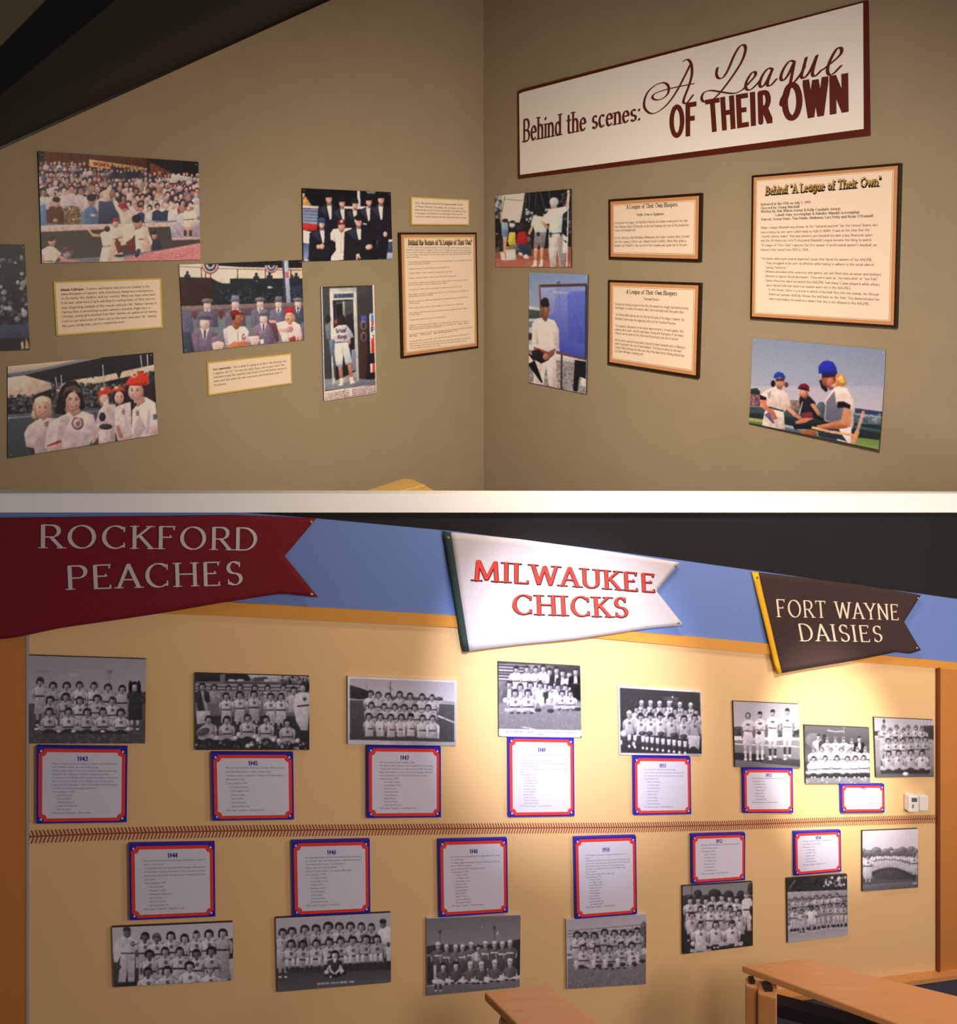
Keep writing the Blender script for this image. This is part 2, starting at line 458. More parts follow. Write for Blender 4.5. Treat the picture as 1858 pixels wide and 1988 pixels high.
# corners of every panel on its wall, metres (along the wall, height): top-left, top-right, bottom-right, bottom-left
PANELS = {
 'partial': (WALL_LEFT, 0.012, [(-4.6917, 2.0634), (-4.1266, 2.0772), (-4.0958, 1.379), (-4.6597, 1.3753)]),
 'crowd': (WALL_LEFT, 0.02, [(-4.0476, 2.7074), (-2.945, 2.7679), (-2.9294, 2.026), (-4.024, 1.9573)]),
 'women': (WALL_LEFT, 0.014, [(-4.2271, 1.2753), (-3.2836, 1.3317), (-3.2472, 0.727), (-4.2271, 0.6731)]),
 'men': (WALL_LEFT, 0.014, [(-3.0908, 1.9817), (-2.0579, 2.0592), (-2.0345, 1.3942), (-3.056, 1.3199)]),
 'tux': (WALL_LEFT, 0.02, [(-2.0563, 2.6553), (-1.1551, 2.7079), (-1.134, 2.106), (-2.0474, 2.0466)]),
 'booth': (WALL_LEFT, 0.014, [(-1.874, 1.8374), (-1.3346, 1.864), (-1.3045, 0.9017), (-1.8447, 0.8676)]),
 'crew': (WALL_RIGHT, 0.016, [(0.1827, 2.7658), (1.1746, 2.7228), (1.1776, 2.0221), (0.1974, 2.063)]),
 'blueboard': (WALL_RIGHT, 0.016, [(0.6515, 1.9952), (1.3719, 1.9511), (1.353, 0.9037), (0.6481, 0.9596)]),
 'batters': (WALL_RIGHT, 0.016, [(2.9443, 1.4404), (3.8839, 1.3855), (3.8527, 0.741), (2.9232, 0.8168)]),
 't1': (WALL_LEFT, 0.012, [(-3.9523, 1.8363), (-3.2232, 1.8796), (-3.2109, 1.5107), (-3.933, 1.4653)]),
 't2': (WALL_LEFT, 0.012, [(-2.8741, 1.2432), (-2.1533, 1.2874), (-2.1456, 1.0332), (-2.8642, 0.9846)]),
 't3': (WALL_LEFT, 0.03, [(-0.9323, 2.6872), (-0.2186, 2.7248), (-0.2186, 2.4717), (-0.9299, 2.425)]),
 'f1': (WALL_LEFT, 0.03, [(-1.0669, 2.3484), (-0.1203, 2.4075), (-0.0965, 1.2662), (-1.0348, 1.1995)]),
 'f2': (WALL_RIGHT, 0.03, [(1.6132, 2.5845), (2.5241, 2.5448), (2.5129, 2.0134), (1.6173, 2.0756)]),
 'f3': (WALL_RIGHT, 0.03, [(1.6091, 1.8998), (2.5185, 1.853), (2.4936, 1.113), (1.6035, 1.1797)]),
 'f4': (WALL_RIGHT, 0.035, [(2.9476, 2.6262), (3.9834, 2.581), (3.9564, 1.5292), (2.934, 1.5806)]),
 'p43': (WALL_FRONT, 0.01, [(0.0051, 0.5537), (0.351, 0.4879), (0.3482, 0.2091), (0.0051, 0.2752)]),
 'p45': (WALL_FRONT, 0.01, [(0.5053, 0.4165), (0.8895, 0.3425), (0.8895, 0.0815), (0.5058, 0.1566)]),
 'p47': (WALL_FRONT, 0.01, [(1.0275, 0.3201), (1.4459, 0.235), (1.4444, -0.0117), (1.0283, 0.0746)]),
 'p49': (WALL_FRONT, 0.01, [(1.6174, 0.2805), (1.9765, 0.2063), (1.9827, -0.0827), (1.6207, -0.0088)]),
 'p51': (WALL_FRONT, 0.01, [(2.153, 0.0977), (2.5615, 0.0065), (2.569, -0.2727), (2.161, -0.1872)]),
 'p53': (WALL_FRONT, 0.01, [(2.7324, -0.0664), (3.096, -0.1438), (3.1042, -0.4344), (2.7432, -0.3571)]),
 'p55': (WALL_FRONT, 0.01, [(3.1283, -0.2439), (3.5171, -0.3287), (3.5238, -0.5937), (3.1366, -0.5121)]),
 'p56': (WALL_FRONT, 0.01, [(3.5484, -0.2854), (3.9342, -0.3682), (3.9374, -0.6481), (3.5612, -0.5705)]),
 'p44': (WALL_FRONT, 0.01, [(0.2482, -0.3745), (0.6273, -0.4601), (0.6289, -0.6603), (0.2538, -0.5708)]),
 'p46': (WALL_FRONT, 0.01, [(0.7723, -0.4858), (1.1876, -0.5777), (1.1886, -0.8345), (0.7781, -0.746)]),
 'p48': (WALL_FRONT, 0.01, [(1.3271, -0.6376), (1.713, -0.7278), (1.7091, -1.0088), (1.3282, -0.9261)]),
 'p50': (WALL_FRONT, 0.01, [(1.9137, -0.8005), (2.2891, -0.8798), (2.2862, -1.17), (1.9174, -1.0794)]),
 'p52': (WALL_FRONT, 0.01, [(2.4688, -0.8088), (2.8375, -0.8838), (2.8386, -1.1657), (2.4706, -1.0983)]),
 'p54': (WALL_FRONT, 0.01, [(3.0292, -0.9185), (3.381, -0.9875), (3.3862, -1.2716), (3.0341, -1.2078)]),
 'p57': (WALL_FRONT, 0.01, [(3.4758, -0.807), (3.8313, -0.879), (3.8313, -1.1633), (3.4774, -1.0914)]),
 'y1943': (WALL_FRONT, 0.014, [(0.0291, 0.2625), (0.2944, 0.2074), (0.2917, -0.0375), (0.0285, 0.0181)]),
 'y1945': (WALL_FRONT, 0.014, [(0.557, 0.1379), (0.8321, 0.083), (0.835, -0.1516), (0.5618, -0.0939)]),
 'y1947': (WALL_FRONT, 0.014, [(1.0976, 0.0553), (1.3816, -0.0034), (1.3822, -0.2674), (1.0988, -0.2063)]),
 'y1949': (WALL_FRONT, 0.014, [(1.6573, -0.0164), (1.9464, -0.0762), (1.9494, -0.3902), (1.6598, -0.329)]),
 'y1951': (WALL_FRONT, 0.014, [(2.2243, -0.2053), (2.5064, -0.2654), (2.5108, -0.5087), (2.2271, -0.4487)]),
 'y1953': (WALL_FRONT, 0.014, [(2.783, -0.3684), (3.0582, -0.4272), (3.0609, -0.626), (2.7862, -0.5655)]),
 'y1955': (WALL_FRONT, 0.014, [(3.3405, -0.5552), (3.608, -0.6133), (3.6102, -0.7472), (3.3449, -0.6895)]),
 'y1944': (WALL_FRONT, 0.014, [(0.2989, -0.1124), (0.568, -0.1716), (0.5704, -0.4227), (0.3023, -0.3626)]),
 'y1946': (WALL_FRONT, 0.014, [(0.8272, -0.2282), (1.1078, -0.2883), (1.1103, -0.5542), (0.8323, -0.4927)]),
 'y1948': (WALL_FRONT, 0.014, [(1.3724, -0.3521), (1.6539, -0.4119), (1.6578, -0.7014), (1.377, -0.6425)]),
 'y1950': (WALL_FRONT, 0.014, [(1.9471, -0.4783), (2.2363, -0.5383), (2.2415, -0.8632), (1.9546, -0.8065)]),
 'y1952': (WALL_FRONT, 0.014, [(2.5122, -0.5973), (2.7942, -0.6564), (2.7935, -0.8623), (2.5147, -0.8081)]),
 'y1954': (WALL_FRONT, 0.014, [(3.0667, -0.7156), (3.3395, -0.7711), (3.3431, -0.9615), (3.0706, -0.9136)]),
}
TEXT_ROWS = {
 't1': [
  ('Maida Gillespie:', 0.0576, 0.1799, 0.2682, 0.178, 0.0444, 0.1),
  ('Careers and higher education are leading to the', 0.2831, 0.1773, 0.8776, 0.1789, 0.0453, 0.06),
  ('masculinization of women, with enormously dangerous consequences', 0.0575, 0.2568, 0.9171, 0.2609, 0.0445, 0.06),
  ('to the home, the children, and our country. When our boys come home', 0.0574, 0.336, 0.9379, 0.3441, 0.0446, 0.06),
  ('from war, what kind of girls will they be coming home to? And now the', 0.0552, 0.4191, 0.9287, 0.4267, 0.0446, 0.06),
  ('most disgusting example of this sexual confusion: Mr. Walter Harvey of', 0.0549, 0.5067, 0.9427, 0.5186, 0.0447, 0.06),
  ("Harvey Bars is presenting us with women's baseball. Right here in", 0.0547, 0.5883, 0.8799, 0.6016, 0.0448, 0.06),
  ('Chicago, young girls plucked from their families are gathered at Harvey', 0.0545, 0.668, 0.9433, 0.6801, 0.0449, 0.06),
  ('Field to see which one of them can be the most masculine. Mr. Harvey,', 0.0541, 0.7561, 0.9417, 0.7686, 0.0449, 0.06),
  ("like your candy bars, you're completely nuts!", 0.0538, 0.8423, 0.6229, 0.8424, 0.045, 0.06),
 ],
 't2': [
  ('Ira Lowenstein:', 0.0643, 0.2668, 0.2734, 0.2655, 0.0667, 0.1),
  ("This is what it's going to be like in the factories, too,", 0.2877, 0.2649, 0.938, 0.2647, 0.0656, 0.06),
  ('I suppose, isn\'t it? "The men are back, Rosie, turn in your rivets." We', 0.0645, 0.3859, 0.91, 0.3823, 0.0642, 0.06),
  ('told them it was their patriotic duty to get out of the kitchen and go to', 0.0648, 0.5027, 0.9355, 0.4922, 0.0643, 0.06),
  ("work; and now, when the men come back, we'll send them back to", 0.066, 0.62, 0.8756, 0.6124, 0.0643, 0.06),
  ('the kitchen.', 0.0671, 0.7398, 0.2107, 0.7369, 0.0644, 0.06),
 ],
 't3': [
  ('Dotty: There was the real world of men playing baseball. The film', 0.0621, 0.2422, 0.8775, 0.2457, 0.0595, 0.07),
  ('of those "behind" the plate. It\'s a tribute to the', 0.0617, 0.3651, 0.8872, 0.3902, 0.0596, 0.06),
  ('ladies who had a chance to be seen and applauded. They worked for it too,', 0.0614, 0.4843, 0.9463, 0.496, 0.0596, 0.06),
  ('in this game, from Rockford to South Bend, all across the', 0.061, 0.6073, 0.8774, 0.6087, 0.0597, 0.06),
  ('country as women took up the bats while men were at war.', 0.0606, 0.7193, 0.9462, 0.7358, 0.0597, 0.06),
 ],
 'f1': [
  ('Behind the Scenes of "A League of Their Own"', 0.0976, 0.0894, 0.9267, 0.0926, 0.0368, 0.14),
  ('In 1992, director Penny Marshall had the chance to make a film about the All-American', 0.0989, 0.1254, 0.9108, 0.1374, 0.0109, 0.055),
  ('Baseball League called "A League of Their Own". The film became one of the most loved', 0.0768, 0.1444, 0.9102, 0.159, 0.0109, 0.055),
  ('sports movies. There are many little known facts about the making of the film and the', 0.0761, 0.1644, 0.9245, 0.1754, 0.0109, 0.055),
  ('on-screen talent of the women. The film stars many actors who had never played the game', 0.0754, 0.1845, 0.9065, 0.1895, 0.0109, 0.055),
  ('before filming.', 0.0748, 0.2029, 0.2315, 0.2032, 0.0109, 0.055),
  ('Penny Marshall wanted players who could act and ball players who could look as if they', 0.0887, 0.2425, 0.9198, 0.2439, 0.0109, 0.055),
  ('understood the game of baseball.', 0.0882, 0.2585, 0.3617, 0.2589, 0.0109, 0.055),
  ('Filming took place in Chicago, Wrigley Field, and Evansville, IN.', 0.0907, 0.2971, 0.6131, 0.2964, 0.0109, 0.055),
  ('League players were asked to help with the film.', 0.0896, 0.3307, 0.6541, 0.3346, 0.0109, 0.055),
  ('A batting camp was held in order to teach the actors to play ball.', 0.0908, 0.3711, 0.7025, 0.3706, 0.0109, 0.055),
  ('The Peaches uniforms were copied from the originals with a skirt the players wore', 0.0895, 0.4106, 0.8597, 0.4099, 0.0109, 0.055),
  ('and the bruises from sliding were real.', 0.089, 0.4258, 0.5745, 0.4271, 0.0109, 0.055),
  ('A cameo by a number of the original players is shown at the end of the film.', 0.0916, 0.4638, 0.7785, 0.4643, 0.0109, 0.055),
  ('Many players came back to Cooperstown, New York, for the closing scene of the film, the', 0.0903, 0.5025, 0.8719, 0.5024, 0.011, 0.055),
  ('dedication of the exhibit.', 0.0897, 0.5185, 0.4007, 0.5177, 0.011, 0.055),
  ('Bleacher crowds were filled with thousands of local people dressed in period clothes', 0.091, 0.5583, 0.8631, 0.5571, 0.011, 0.055),
  ('at the ball park.', 0.0905, 0.5735, 0.2196, 0.5751, 0.011, 0.055),
  ('Each player had a trainer who taught her to throw, hit, and slide.', 0.0918, 0.6107, 0.7962, 0.6123, 0.011, 0.055),
  ('Some players did their own stunts and suffered many real bruises while sliding', 0.0905, 0.6496, 0.8459, 0.6529, 0.011, 0.055),
  ('in the dirt.', 0.09, 0.6657, 0.2363, 0.6669, 0.011, 0.055),
  ('Crowds were paid in prizes and entertainment.', 0.0899, 0.7063, 0.5525, 0.7071, 0.011, 0.055),
  ('Filming in the bus was done in Indiana, IL, and Kentucky, so the bus in the movie is', 0.0911, 0.7488, 0.865, 0.7628, 0.011, 0.055),
  ('different from the one used in the film.', 0.0905, 0.7658, 0.8762, 0.7818, 0.011, 0.055),
  ('Real players had to pay for bus tickets.', 0.09, 0.7818, 0.4949, 0.7836, 0.011, 0.055),
  ('A song was written for the film and the league song was sung by the team on the road', 0.0912, 0.821, 0.9076, 0.8203, 0.011, 0.055),
  ('by the players.', 0.0908, 0.8354, 0.7325, 0.8333, 0.011, 0.055),
  ('Filming took place in the summer heat, and the wool uniforms were hot and heavy for', 0.0906, 0.8788, 0.8693, 0.875, 0.011, 0.055),
  ('actors and crew. Filming in the stands, fans wore wool coats and hats in the hot sun', 0.09, 0.8975, 0.8729, 0.909, 0.011, 0.055),
  ('while the players had to wear long socks. The crew had shade and water for all.', 0.092, 0.9155, 0.8313, 0.9284, 0.011, 0.055),
  ('Scenes were filmed out of order.', 0.0914, 0.9342, 0.4902, 0.941, 0.011, 0.055),
 ],
 'f2': [
  ('A League of Their Own Bloopers', 0.2155, 0.1779, 0.7686, 0.1801, 0.0656, 0.1),
  ('Visible Crew or Equipment', 0.3292, 0.2954, 0.6273, 0.2987, 0.0365, 0.09),
  ('During their first game, the Rockford Peaches are shown running onto the field.', 0.0739, 0.4177, 0.8738, 0.4144, 0.0401, 0.06),
  ("Doris Murphy (Rosie O'Donnell) can be seen tripping over one of the production", 0.0737, 0.4832, 0.8843, 0.4786, 0.0401, 0.06),
  ('crew in the background.', 0.0735, 0.5424, 0.3191, 0.5373, 0.0402, 0.06),
  ('On the train bus, Mae Mordabito (Madonna) tells Evelyn Gardner (Bitty Schram)', 0.073, 0.6655, 0.8922, 0.6481, 0.0404, 0.06),
  ('that she is going to kill her son, Stillwell (Justin Scheller). When Mae grabs a', 0.0728, 0.7294, 0.858, 0.7124, 0.0405, 0.06),
  ('blanket, but Stillwell is clear by one of the crewman who grabs him in the arm.', 0.0726, 0.7913, 0.8723, 0.7732, 0.0406, 0.06),
 ],
 'f3': [
  ('A League of Their Own Bloopers', 0.2196, 0.1523, 0.7693, 0.145, 0.0463, 0.1),
  ('Factual Errors', 0.4193, 0.213, 0.5829, 0.2116, 0.0255, 0.09),
  ('During the training session of the film, the women are taught overhand pitching', 0.0892, 0.2932, 0.8845, 0.2881, 0.0296, 0.06),
  ("techniques. In reality, the women didn't pitch overhand until five years later.", 0.0895, 0.3362, 0.8478, 0.3325, 0.0296, 0.06),
  ('The Racine Belles did not win the title the first year of the league. However, the', 0.0902, 0.4149, 0.8497, 0.4133, 0.0297, 0.06),
  ('Kenosha Comets was the opposing team, not the Rockford Peaches.', 0.0906, 0.4626, 0.7673, 0.4605, 0.0298, 0.06),
  ("The umpires' placement in the movie were incorrect. In most games, four", 0.0913, 0.5477, 0.8463, 0.5357, 0.0299, 0.06),
  ('umpires were used - one for each base. During the final game of the movie,', 0.0916, 0.5896, 0.8474, 0.5819, 0.03, 0.06),
  ('umpires can be seen at first, third and home bases, but not at second.', 0.0919, 0.6316, 0.7943, 0.6264, 0.03, 0.06),
  ('All the actors and actresses were required to learn baseball spirit in filming in', 0.0926, 0.7128, 0.8669, 0.7064, 0.0301, 0.06),
  ('order to prevent the use of hand doubles. The only exception to this was', 0.093, 0.755, 0.8256, 0.749, 0.0302, 0.06),
  ('Geena Davis, because she was cast only a few days before filming started due', 0.0933, 0.7973, 0.8588, 0.7939, 0.0302, 0.06),
  ("to Debra Winger's backing out.", 0.0937, 0.8412, 0.4258, 0.8369, 0.0303, 0.06),
 ],
 'f4': [
  ('Released in the USA on July 1, 1992', 0.0768, 0.214, 0.4374, 0.2169, 0.0162, 0.1),
  ('Directed by: Penny Marshall', 0.0772, 0.2399, 0.359, 0.2416, 0.0162, 0.1),
  ('Written by: Kim Wilson (story) & Kelly Candaele (story)', 0.0775, 0.2638, 0.636, 0.2685, 0.0162, 0.1),
  ('Lowell Ganz (screenplay) & Babaloo Mandel (screenplay)', 0.1862, 0.2912, 0.7614, 0.2951, 0.016, 0.1),
  ("Starred: Geena Davis, Tom Hanks, Madonna, Lori Petty and Rosie O'Donnell", 0.0783, 0.3177, 0.8451, 0.3217, 0.0162, 0.1),
  ('Major League Baseball was known as the "national pastime" for the United States, but', 0.0777, 0.3747, 0.8741, 0.3789, 0.0162, 0.06),
  ('took a hiatus as men were called away to fight in WWII. It was at this time that the', 0.0781, 0.4066, 0.8239, 0.4085, 0.0163, 0.06),
  ('"novelty money-maker" that was women\'s pro baseball became a key American sport,', 0.0785, 0.4352, 0.8479, 0.4405, 0.0163, 0.06),
  ('and the All-American Girls Professional Baseball League became the thing to watch.', 0.0789, 0.4639, 0.8417, 0.4708, 0.0163, 0.06),
  ('"A League of Their Own" captures the first season of professional women\'s baseball, an', 0.0794, 0.4958, 0.8713, 0.5026, 0.0163, 0.06),
  ('industry that lasted from 1943 to 1954.', 0.0798, 0.5264, 0.4282, 0.5295, 0.0163, 0.06),
  ('The movie addressed several important issues that faced the women of the AAGPBL:', 0.0807, 0.5878, 0.8516, 0.5948, 0.0163, 0.06),
  ('* They struggled to be seen as athletes while having to adhere to the social idea of', 0.1027, 0.6177, 0.8582, 0.6252, 0.0163, 0.06),
  ('being "feminine."', 0.1246, 0.6488, 0.2798, 0.6496, 0.0163, 0.06),
  ('* Women attended drills, practices and games, yet still filled roles as wives and mothers.', 0.1036, 0.6764, 0.9073, 0.6853, 0.0163, 0.06),
  ('* Women in sports faced disrespect. They were seen as "too masculine" or "too frail."', 0.104, 0.7078, 0.8851, 0.7138, 0.0163, 0.06),
  ('* Some ethnicities were accepted (the AAGPBL had many Cuban players) while others', 0.1045, 0.7379, 0.8957, 0.7474, 0.0163, 0.06),
  ('were denied (African American women were not in the AAGPBL).', 0.125, 0.77, 0.7184, 0.7751, 0.0163, 0.06),
  ('* In the movie, there is a scene in which a foul ball flies into the stands. An African', 0.1269, 0.7994, 0.8932, 0.8084, 0.0163, 0.06),
  ('American woman skillfully throws the ball back on the field. This demonstrates her', 0.1452, 0.8314, 0.898, 0.8393, 0.0163, 0.06),
  ('talent and makes the audience aware that she is not allowed in the AAGPBL.', 0.1457, 0.8627, 0.8396, 0.8695, 0.0163, 0.06),
 ],
}
CEIL_LINE = [(-4.9719, 2.2575), (-4.1575, 2.7823), (-2.2208, 4.0282), (-1.1325, 4.7304)]
L_SPAN = [-6.2702]
R_SPAN = [5.9073]
SIGN_OUT = [(0.5117, 3.7232), (0.5751, 3.734), (3.7711, 3.6793), (3.7829, 2.7902), (0.52, 2.892)]
SIGN_IN = [(0.5338, 3.6954), (0.5888, 3.7002), (3.7459, 3.6674), (3.7499, 2.8359), (0.5476, 2.9237)]
LINE_BLACK = [(-1.1532, 1.3187), (0.0, 1.085), (0.3771, 1.0086), (0.5759, 0.9684), (0.9268, 0.9), (1.4509, 0.8022), (1.9955, 0.684), (2.4677, 0.5787), (2.9365, 0.4711), (3.569, 0.3259), (3.9769, 0.2323), (5.0261, -0.0097)]
LINE_LEDGE_TOP = [(-1.1374, 0.9972), (0.004, 0.763), (0.3772, 0.6899), (0.574, 0.6513), (0.9213, 0.5841), (1.4401, 0.4837), (1.9791, 0.3663), (2.4466, 0.2622), (2.9106, 0.1588), (3.5366, 0.0158), (3.9403, -0.0757), (4.9788, -0.3099)]
LINE_LEDGE_BOTTOM = [(-1.1374, 0.9092), (0.004, 0.7015), (0.3772, 0.6377), (0.574, 0.6041), (0.9213, 0.5386), (1.4401, 0.4408), (1.9791, 0.327), (2.4466, 0.2197), (2.9106, 0.1131), (3.5366, -0.0253), (3.9403, -0.1135), (4.9788, -0.3424)]
LINE_COPING_TOP = [(-1.1427, 1.1624), (0.0026, 1.0686), (0.3772, 1.0379), (0.5747, 1.0217), (0.9231, 0.9932), (1.4437, 0.9505), (1.9846, 0.9062), (2.4536, 0.8678), (2.9192, 0.8297), (3.5474, 0.7782), (3.9525, 0.745), (4.9946, 0.6597)]
LINE_COPING_BOTTOM = [(-1.1427, 1.112), (0.0026, 1.0085), (0.3772, 0.9746), (0.5747, 0.9568), (0.9231, 0.9253), (1.4437, 0.8782), (1.9846, 0.8294), (2.4536, 0.787), (2.9192, 0.7449), (3.5474, 0.6881), (3.9525, 0.6515), (4.9946, 0.5573)]
SEAM = [(0.0043, -0.0255), (0.2204, -0.066), (0.5742, -0.1396), (1.077, -0.2505), (1.6938, -0.3869), (2.1591, -0.492), (2.676, -0.602), (3.2539, -0.7178), (3.9664, -0.8648), (4.2604, -0.9261)]
RAIL_TOP = [(2.8596, -1.3888), (3.6342, -1.5459), (3.9247, -1.6044), (4.9631, -1.8117)]
RAIL_BOTTOM = [(2.8596, -1.4115), (3.6342, -1.5679), (3.9247, -1.6253), (4.9631, -1.8309)]
EDGE_LEFT = [(0.0, 0.6689), (0.0072, 0.6679)]
EDGE_RIGHT = [(3.9594, -0.1288), (3.9769, -0.1316)]
THERMO = [(3.7497, -0.6895), (3.8153, -0.7049), (3.8153, -0.7833), (3.7497, -0.7687)]
THERMO2 = [(3.8251, -0.708), (3.8831, -0.7218), (3.8831, -0.7945), (3.8251, -0.7828)]
WALL_FRONT_ENDS = [-1.1532, 0.0, 3.9699, 5.0261]
BANNER_RED = {'left': [(-0.1535, 1.0031), (-0.1426, 0.6258)], 'right': [(0.9131, 0.9054), (0.8016, 0.7841), (0.9177, 0.6267)], 'top': [(-0.1535, 1.0158), (0.2218, 0.9815), (0.6231, 0.9447), (0.9131, 0.9054)], 'bottom': [(-0.1426, 0.6258), (-0.0181, 0.6241), (0.0991, 0.6353), (0.2462, 0.6388), (0.3995, 0.6434), (0.5753, 0.6512), (0.7945, 0.6544), (0.9177, 0.6267)]}
BANNER_GREY = {'left': [(1.4204, 0.8038), (1.488, 0.3506)], 'right': [(2.4479, 0.5761), (2.33, 0.4704), (2.4592, 0.3121)], 'top': [(1.4204, 0.8038), (1.7094, 0.7477), (2.0832, 0.6627), (2.4479, 0.5761)], 'bottom': [(1.488, 0.3506), (1.7094, 0.3432), (1.9299, 0.3328), (2.215, 0.3233), (2.4592, 0.3121)]}
BANNER_BROWN = {'left': [(2.8658, 0.4821), (2.9819, 0.0241)], 'right': [(3.8369, 0.261), (3.7256, 0.1478), (3.8277, -0.0017)], 'top': [(2.8658, 0.4821), (3.2555, 0.3992), (3.5269, 0.3387), (3.8369, 0.261)], 'bottom': [(2.9819, 0.0241), (3.2555, 0.0209), (3.4922, 0.0163), (3.6681, 0.0118), (3.7582, -0.01), (3.8277, -0.0017)]}
SLEEVE_GREEN = [(1.3885, 0.8117), (1.4219, 0.8041), (1.4895, 0.3512), (1.4624, 0.3532)]
SLEEVE_YELLOW = [(2.8306, 0.4893), (2.8672, 0.4838), (2.9817, 0.0262), (2.9521, 0.0272)]
WORDS = {'ROCKFORD': [(0.0384, 0.9649), (0.7103, 0.8897), (0.7086, 0.8148), (0.0384, 0.8931)], 'PEACHES': [(0.1136, 0.8262), (0.6564, 0.7814), (0.6581, 0.7049), (0.1172, 0.7524)], 'MILWAUKEE': [(1.5173, 0.689), (2.3204, 0.5421), (2.3231, 0.4694), (1.515, 0.6146)], 'CHICKS': [(1.6722, 0.5381), (2.1829, 0.4629), (2.1856, 0.3855), (1.6722, 0.4653)], 'FORT WAYNE': [(2.9571, 0.3524), (3.6882, 0.2339), (3.6918, 0.1625), (2.9649, 0.2754)], 'DAISIES': [(3.0787, 0.227), (3.5746, 0.1496), (3.5781, 0.0777), (3.0947, 0.149)]}
SIGN_WORDS = {'Behind the scenes:': [(0.5908, 3.4378), (1.9544, 3.3467), (1.9544, 3.2052), (0.5908, 3.2303)], 'OF': [(2.2422, 3.2503), (2.4647, 3.2382), (2.4647, 3.0141), (2.246, 3.0213)], 'THEIR': [(2.5735, 3.2336), (3.0882, 3.212), (3.0913, 3.0008), (2.5914, 3.0142)], 'OWN': [(3.191, 3.2295), (3.6404, 3.2071), (3.6431, 2.9846), (3.1941, 2.9934)]}
SIGN_SCRIPT = [('A', [[(2.3643, 3.5946), (2.4036, 3.5969), (2.4352, 3.5499), (2.4389, 3.4694), (2.411, 3.3873), (2.3718, 3.3069), (2.3643, 3.2681), (2.398, 3.2618), (2.4499, 3.311)], [(2.4315, 3.5635), (2.3793, 3.482), (2.2998, 3.3693), (2.2169, 3.2876), (2.1285, 3.2413), (2.0524, 3.2383), (1.9955, 3.287), (1.9873, 3.3472), (2.022, 3.4159), (2.0986, 3.4588), (2.1778, 3.4624), (2.2228, 3.4254), (2.2189, 3.369), (2.168, 3.3378), (2.1046, 3.3384), (2.0685, 3.3652), (2.0986, 3.3925), (2.2266, 3.4034), (2.4536, 3.3978)]]), ('L', [[(2.6639, 3.4759), (2.6551, 3.4312), (2.6727, 3.3949), (2.7127, 3.3926), (2.7558, 3.445), (2.8035, 3.5353), (2.849, 3.5916), (2.8841, 3.5954), (2.8973, 3.5605), (2.8741, 3.4903), (2.8154, 3.4122), (2.73, 3.3228), (2.6604, 3.2639), (2.5985, 3.2352), (2.5448, 3.2422), (2.5267, 3.274), (2.5484, 3.3107), (2.6074, 3.3148), (2.704, 3.2832), (2.8069, 3.2538), (2.8741, 3.2679)]]), ('e', [[(2.8741, 3.2679), (2.932, 3.312), (2.9761, 3.3522), (2.9696, 3.3805), (2.9402, 3.3703), (2.904, 3.3177), (2.9006, 3.2732), (2.932, 3.2534), (2.9809, 3.2795), (3.0213, 3.3158)]]), ('a', [[(3.1086, 3.3681), (3.0771, 3.3809), (3.0341, 3.3428), (3.01, 3.2855), (3.0245, 3.2558), (3.0612, 3.2853), (3.1086, 3.3681)], [(3.1086, 3.3681), (3.0755, 3.2927), (3.0723, 3.2579), (3.0976, 3.2557), (3.1399, 3.291)]]), ('g', [[(3.2732, 3.3841), (3.2399, 3.3973), (3.1972, 3.3575), (3.1725, 3.2988), (3.1879, 3.2694), (3.2247, 3.2994), (3.2732, 3.3841)], [(3.2732, 3.3841), (3.2521, 3.2821), (3.2308, 3.1853), (3.2094, 3.117), (3.1879, 3.0919), (3.1725, 3.1093), (3.1879, 3.1574), (3.2475, 3.2181), (3.3151, 3.2831), (3.3478, 3.3331)]]), ('u', [[(3.3596, 3.3945), (3.3389, 3.3237), (3.3241, 3.2726), (3.3448, 3.2554), (3.3889, 3.2986), (3.4354, 3.3913)], [(3.4354, 3.3913), (3.4093, 3.3083), (3.4035, 3.2671), (3.4238, 3.2515), (3.4684, 3.2855)]]), ('e', [[(3.4756, 3.284), (3.5463, 3.3241), (3.5992, 3.3632), (3.602, 3.4012), (3.5742, 3.405), (3.5351, 3.3503), (3.5097, 3.2863), (3.5182, 3.2427), (3.5491, 3.2416), (3.602, 3.2841)]])]
SIGN_PEN = [0.01262, 0.00386]
TABLE_Z = [-0.954, -0.595]
TABLE_ONE = [(1.044, 3.25), (1.307, 3.283), (2.161, 2.985), (1.867, 2.797)]
TABLE_ONE_POSTS = [(1.074, 3.222), (1.126, 3.192), (1.744, 2.978), (1.938, 2.989)]
TABLE_TWO = [(0.019, 2.692), (0.228, 2.721), (0.465, 2.497), (0.234, 2.437)]
TABLE_TWO_POSTS = [(0.102, 2.654), (0.287, 2.523)]
BENCH_ONE = [(-1.107, 4.77), (-0.529, 5.799), (-0.473, 5.782), (-0.366, 5.595), (-0.541, 5.375), (-0.856, 4.711)]
BENCH_TWO = [(-0.846, 4.684), (-0.537, 5.368), (-0.362, 5.588), (-0.263, 5.353), (0.003, 4.719)]
BENCH_LEGS = [(-0.919, 5.055), (-0.518, 5.715), (-0.415, 5.121)]
F4_TITLE = [0.1099, 0.1352, 0.8906, 0.1221, 0.0527]
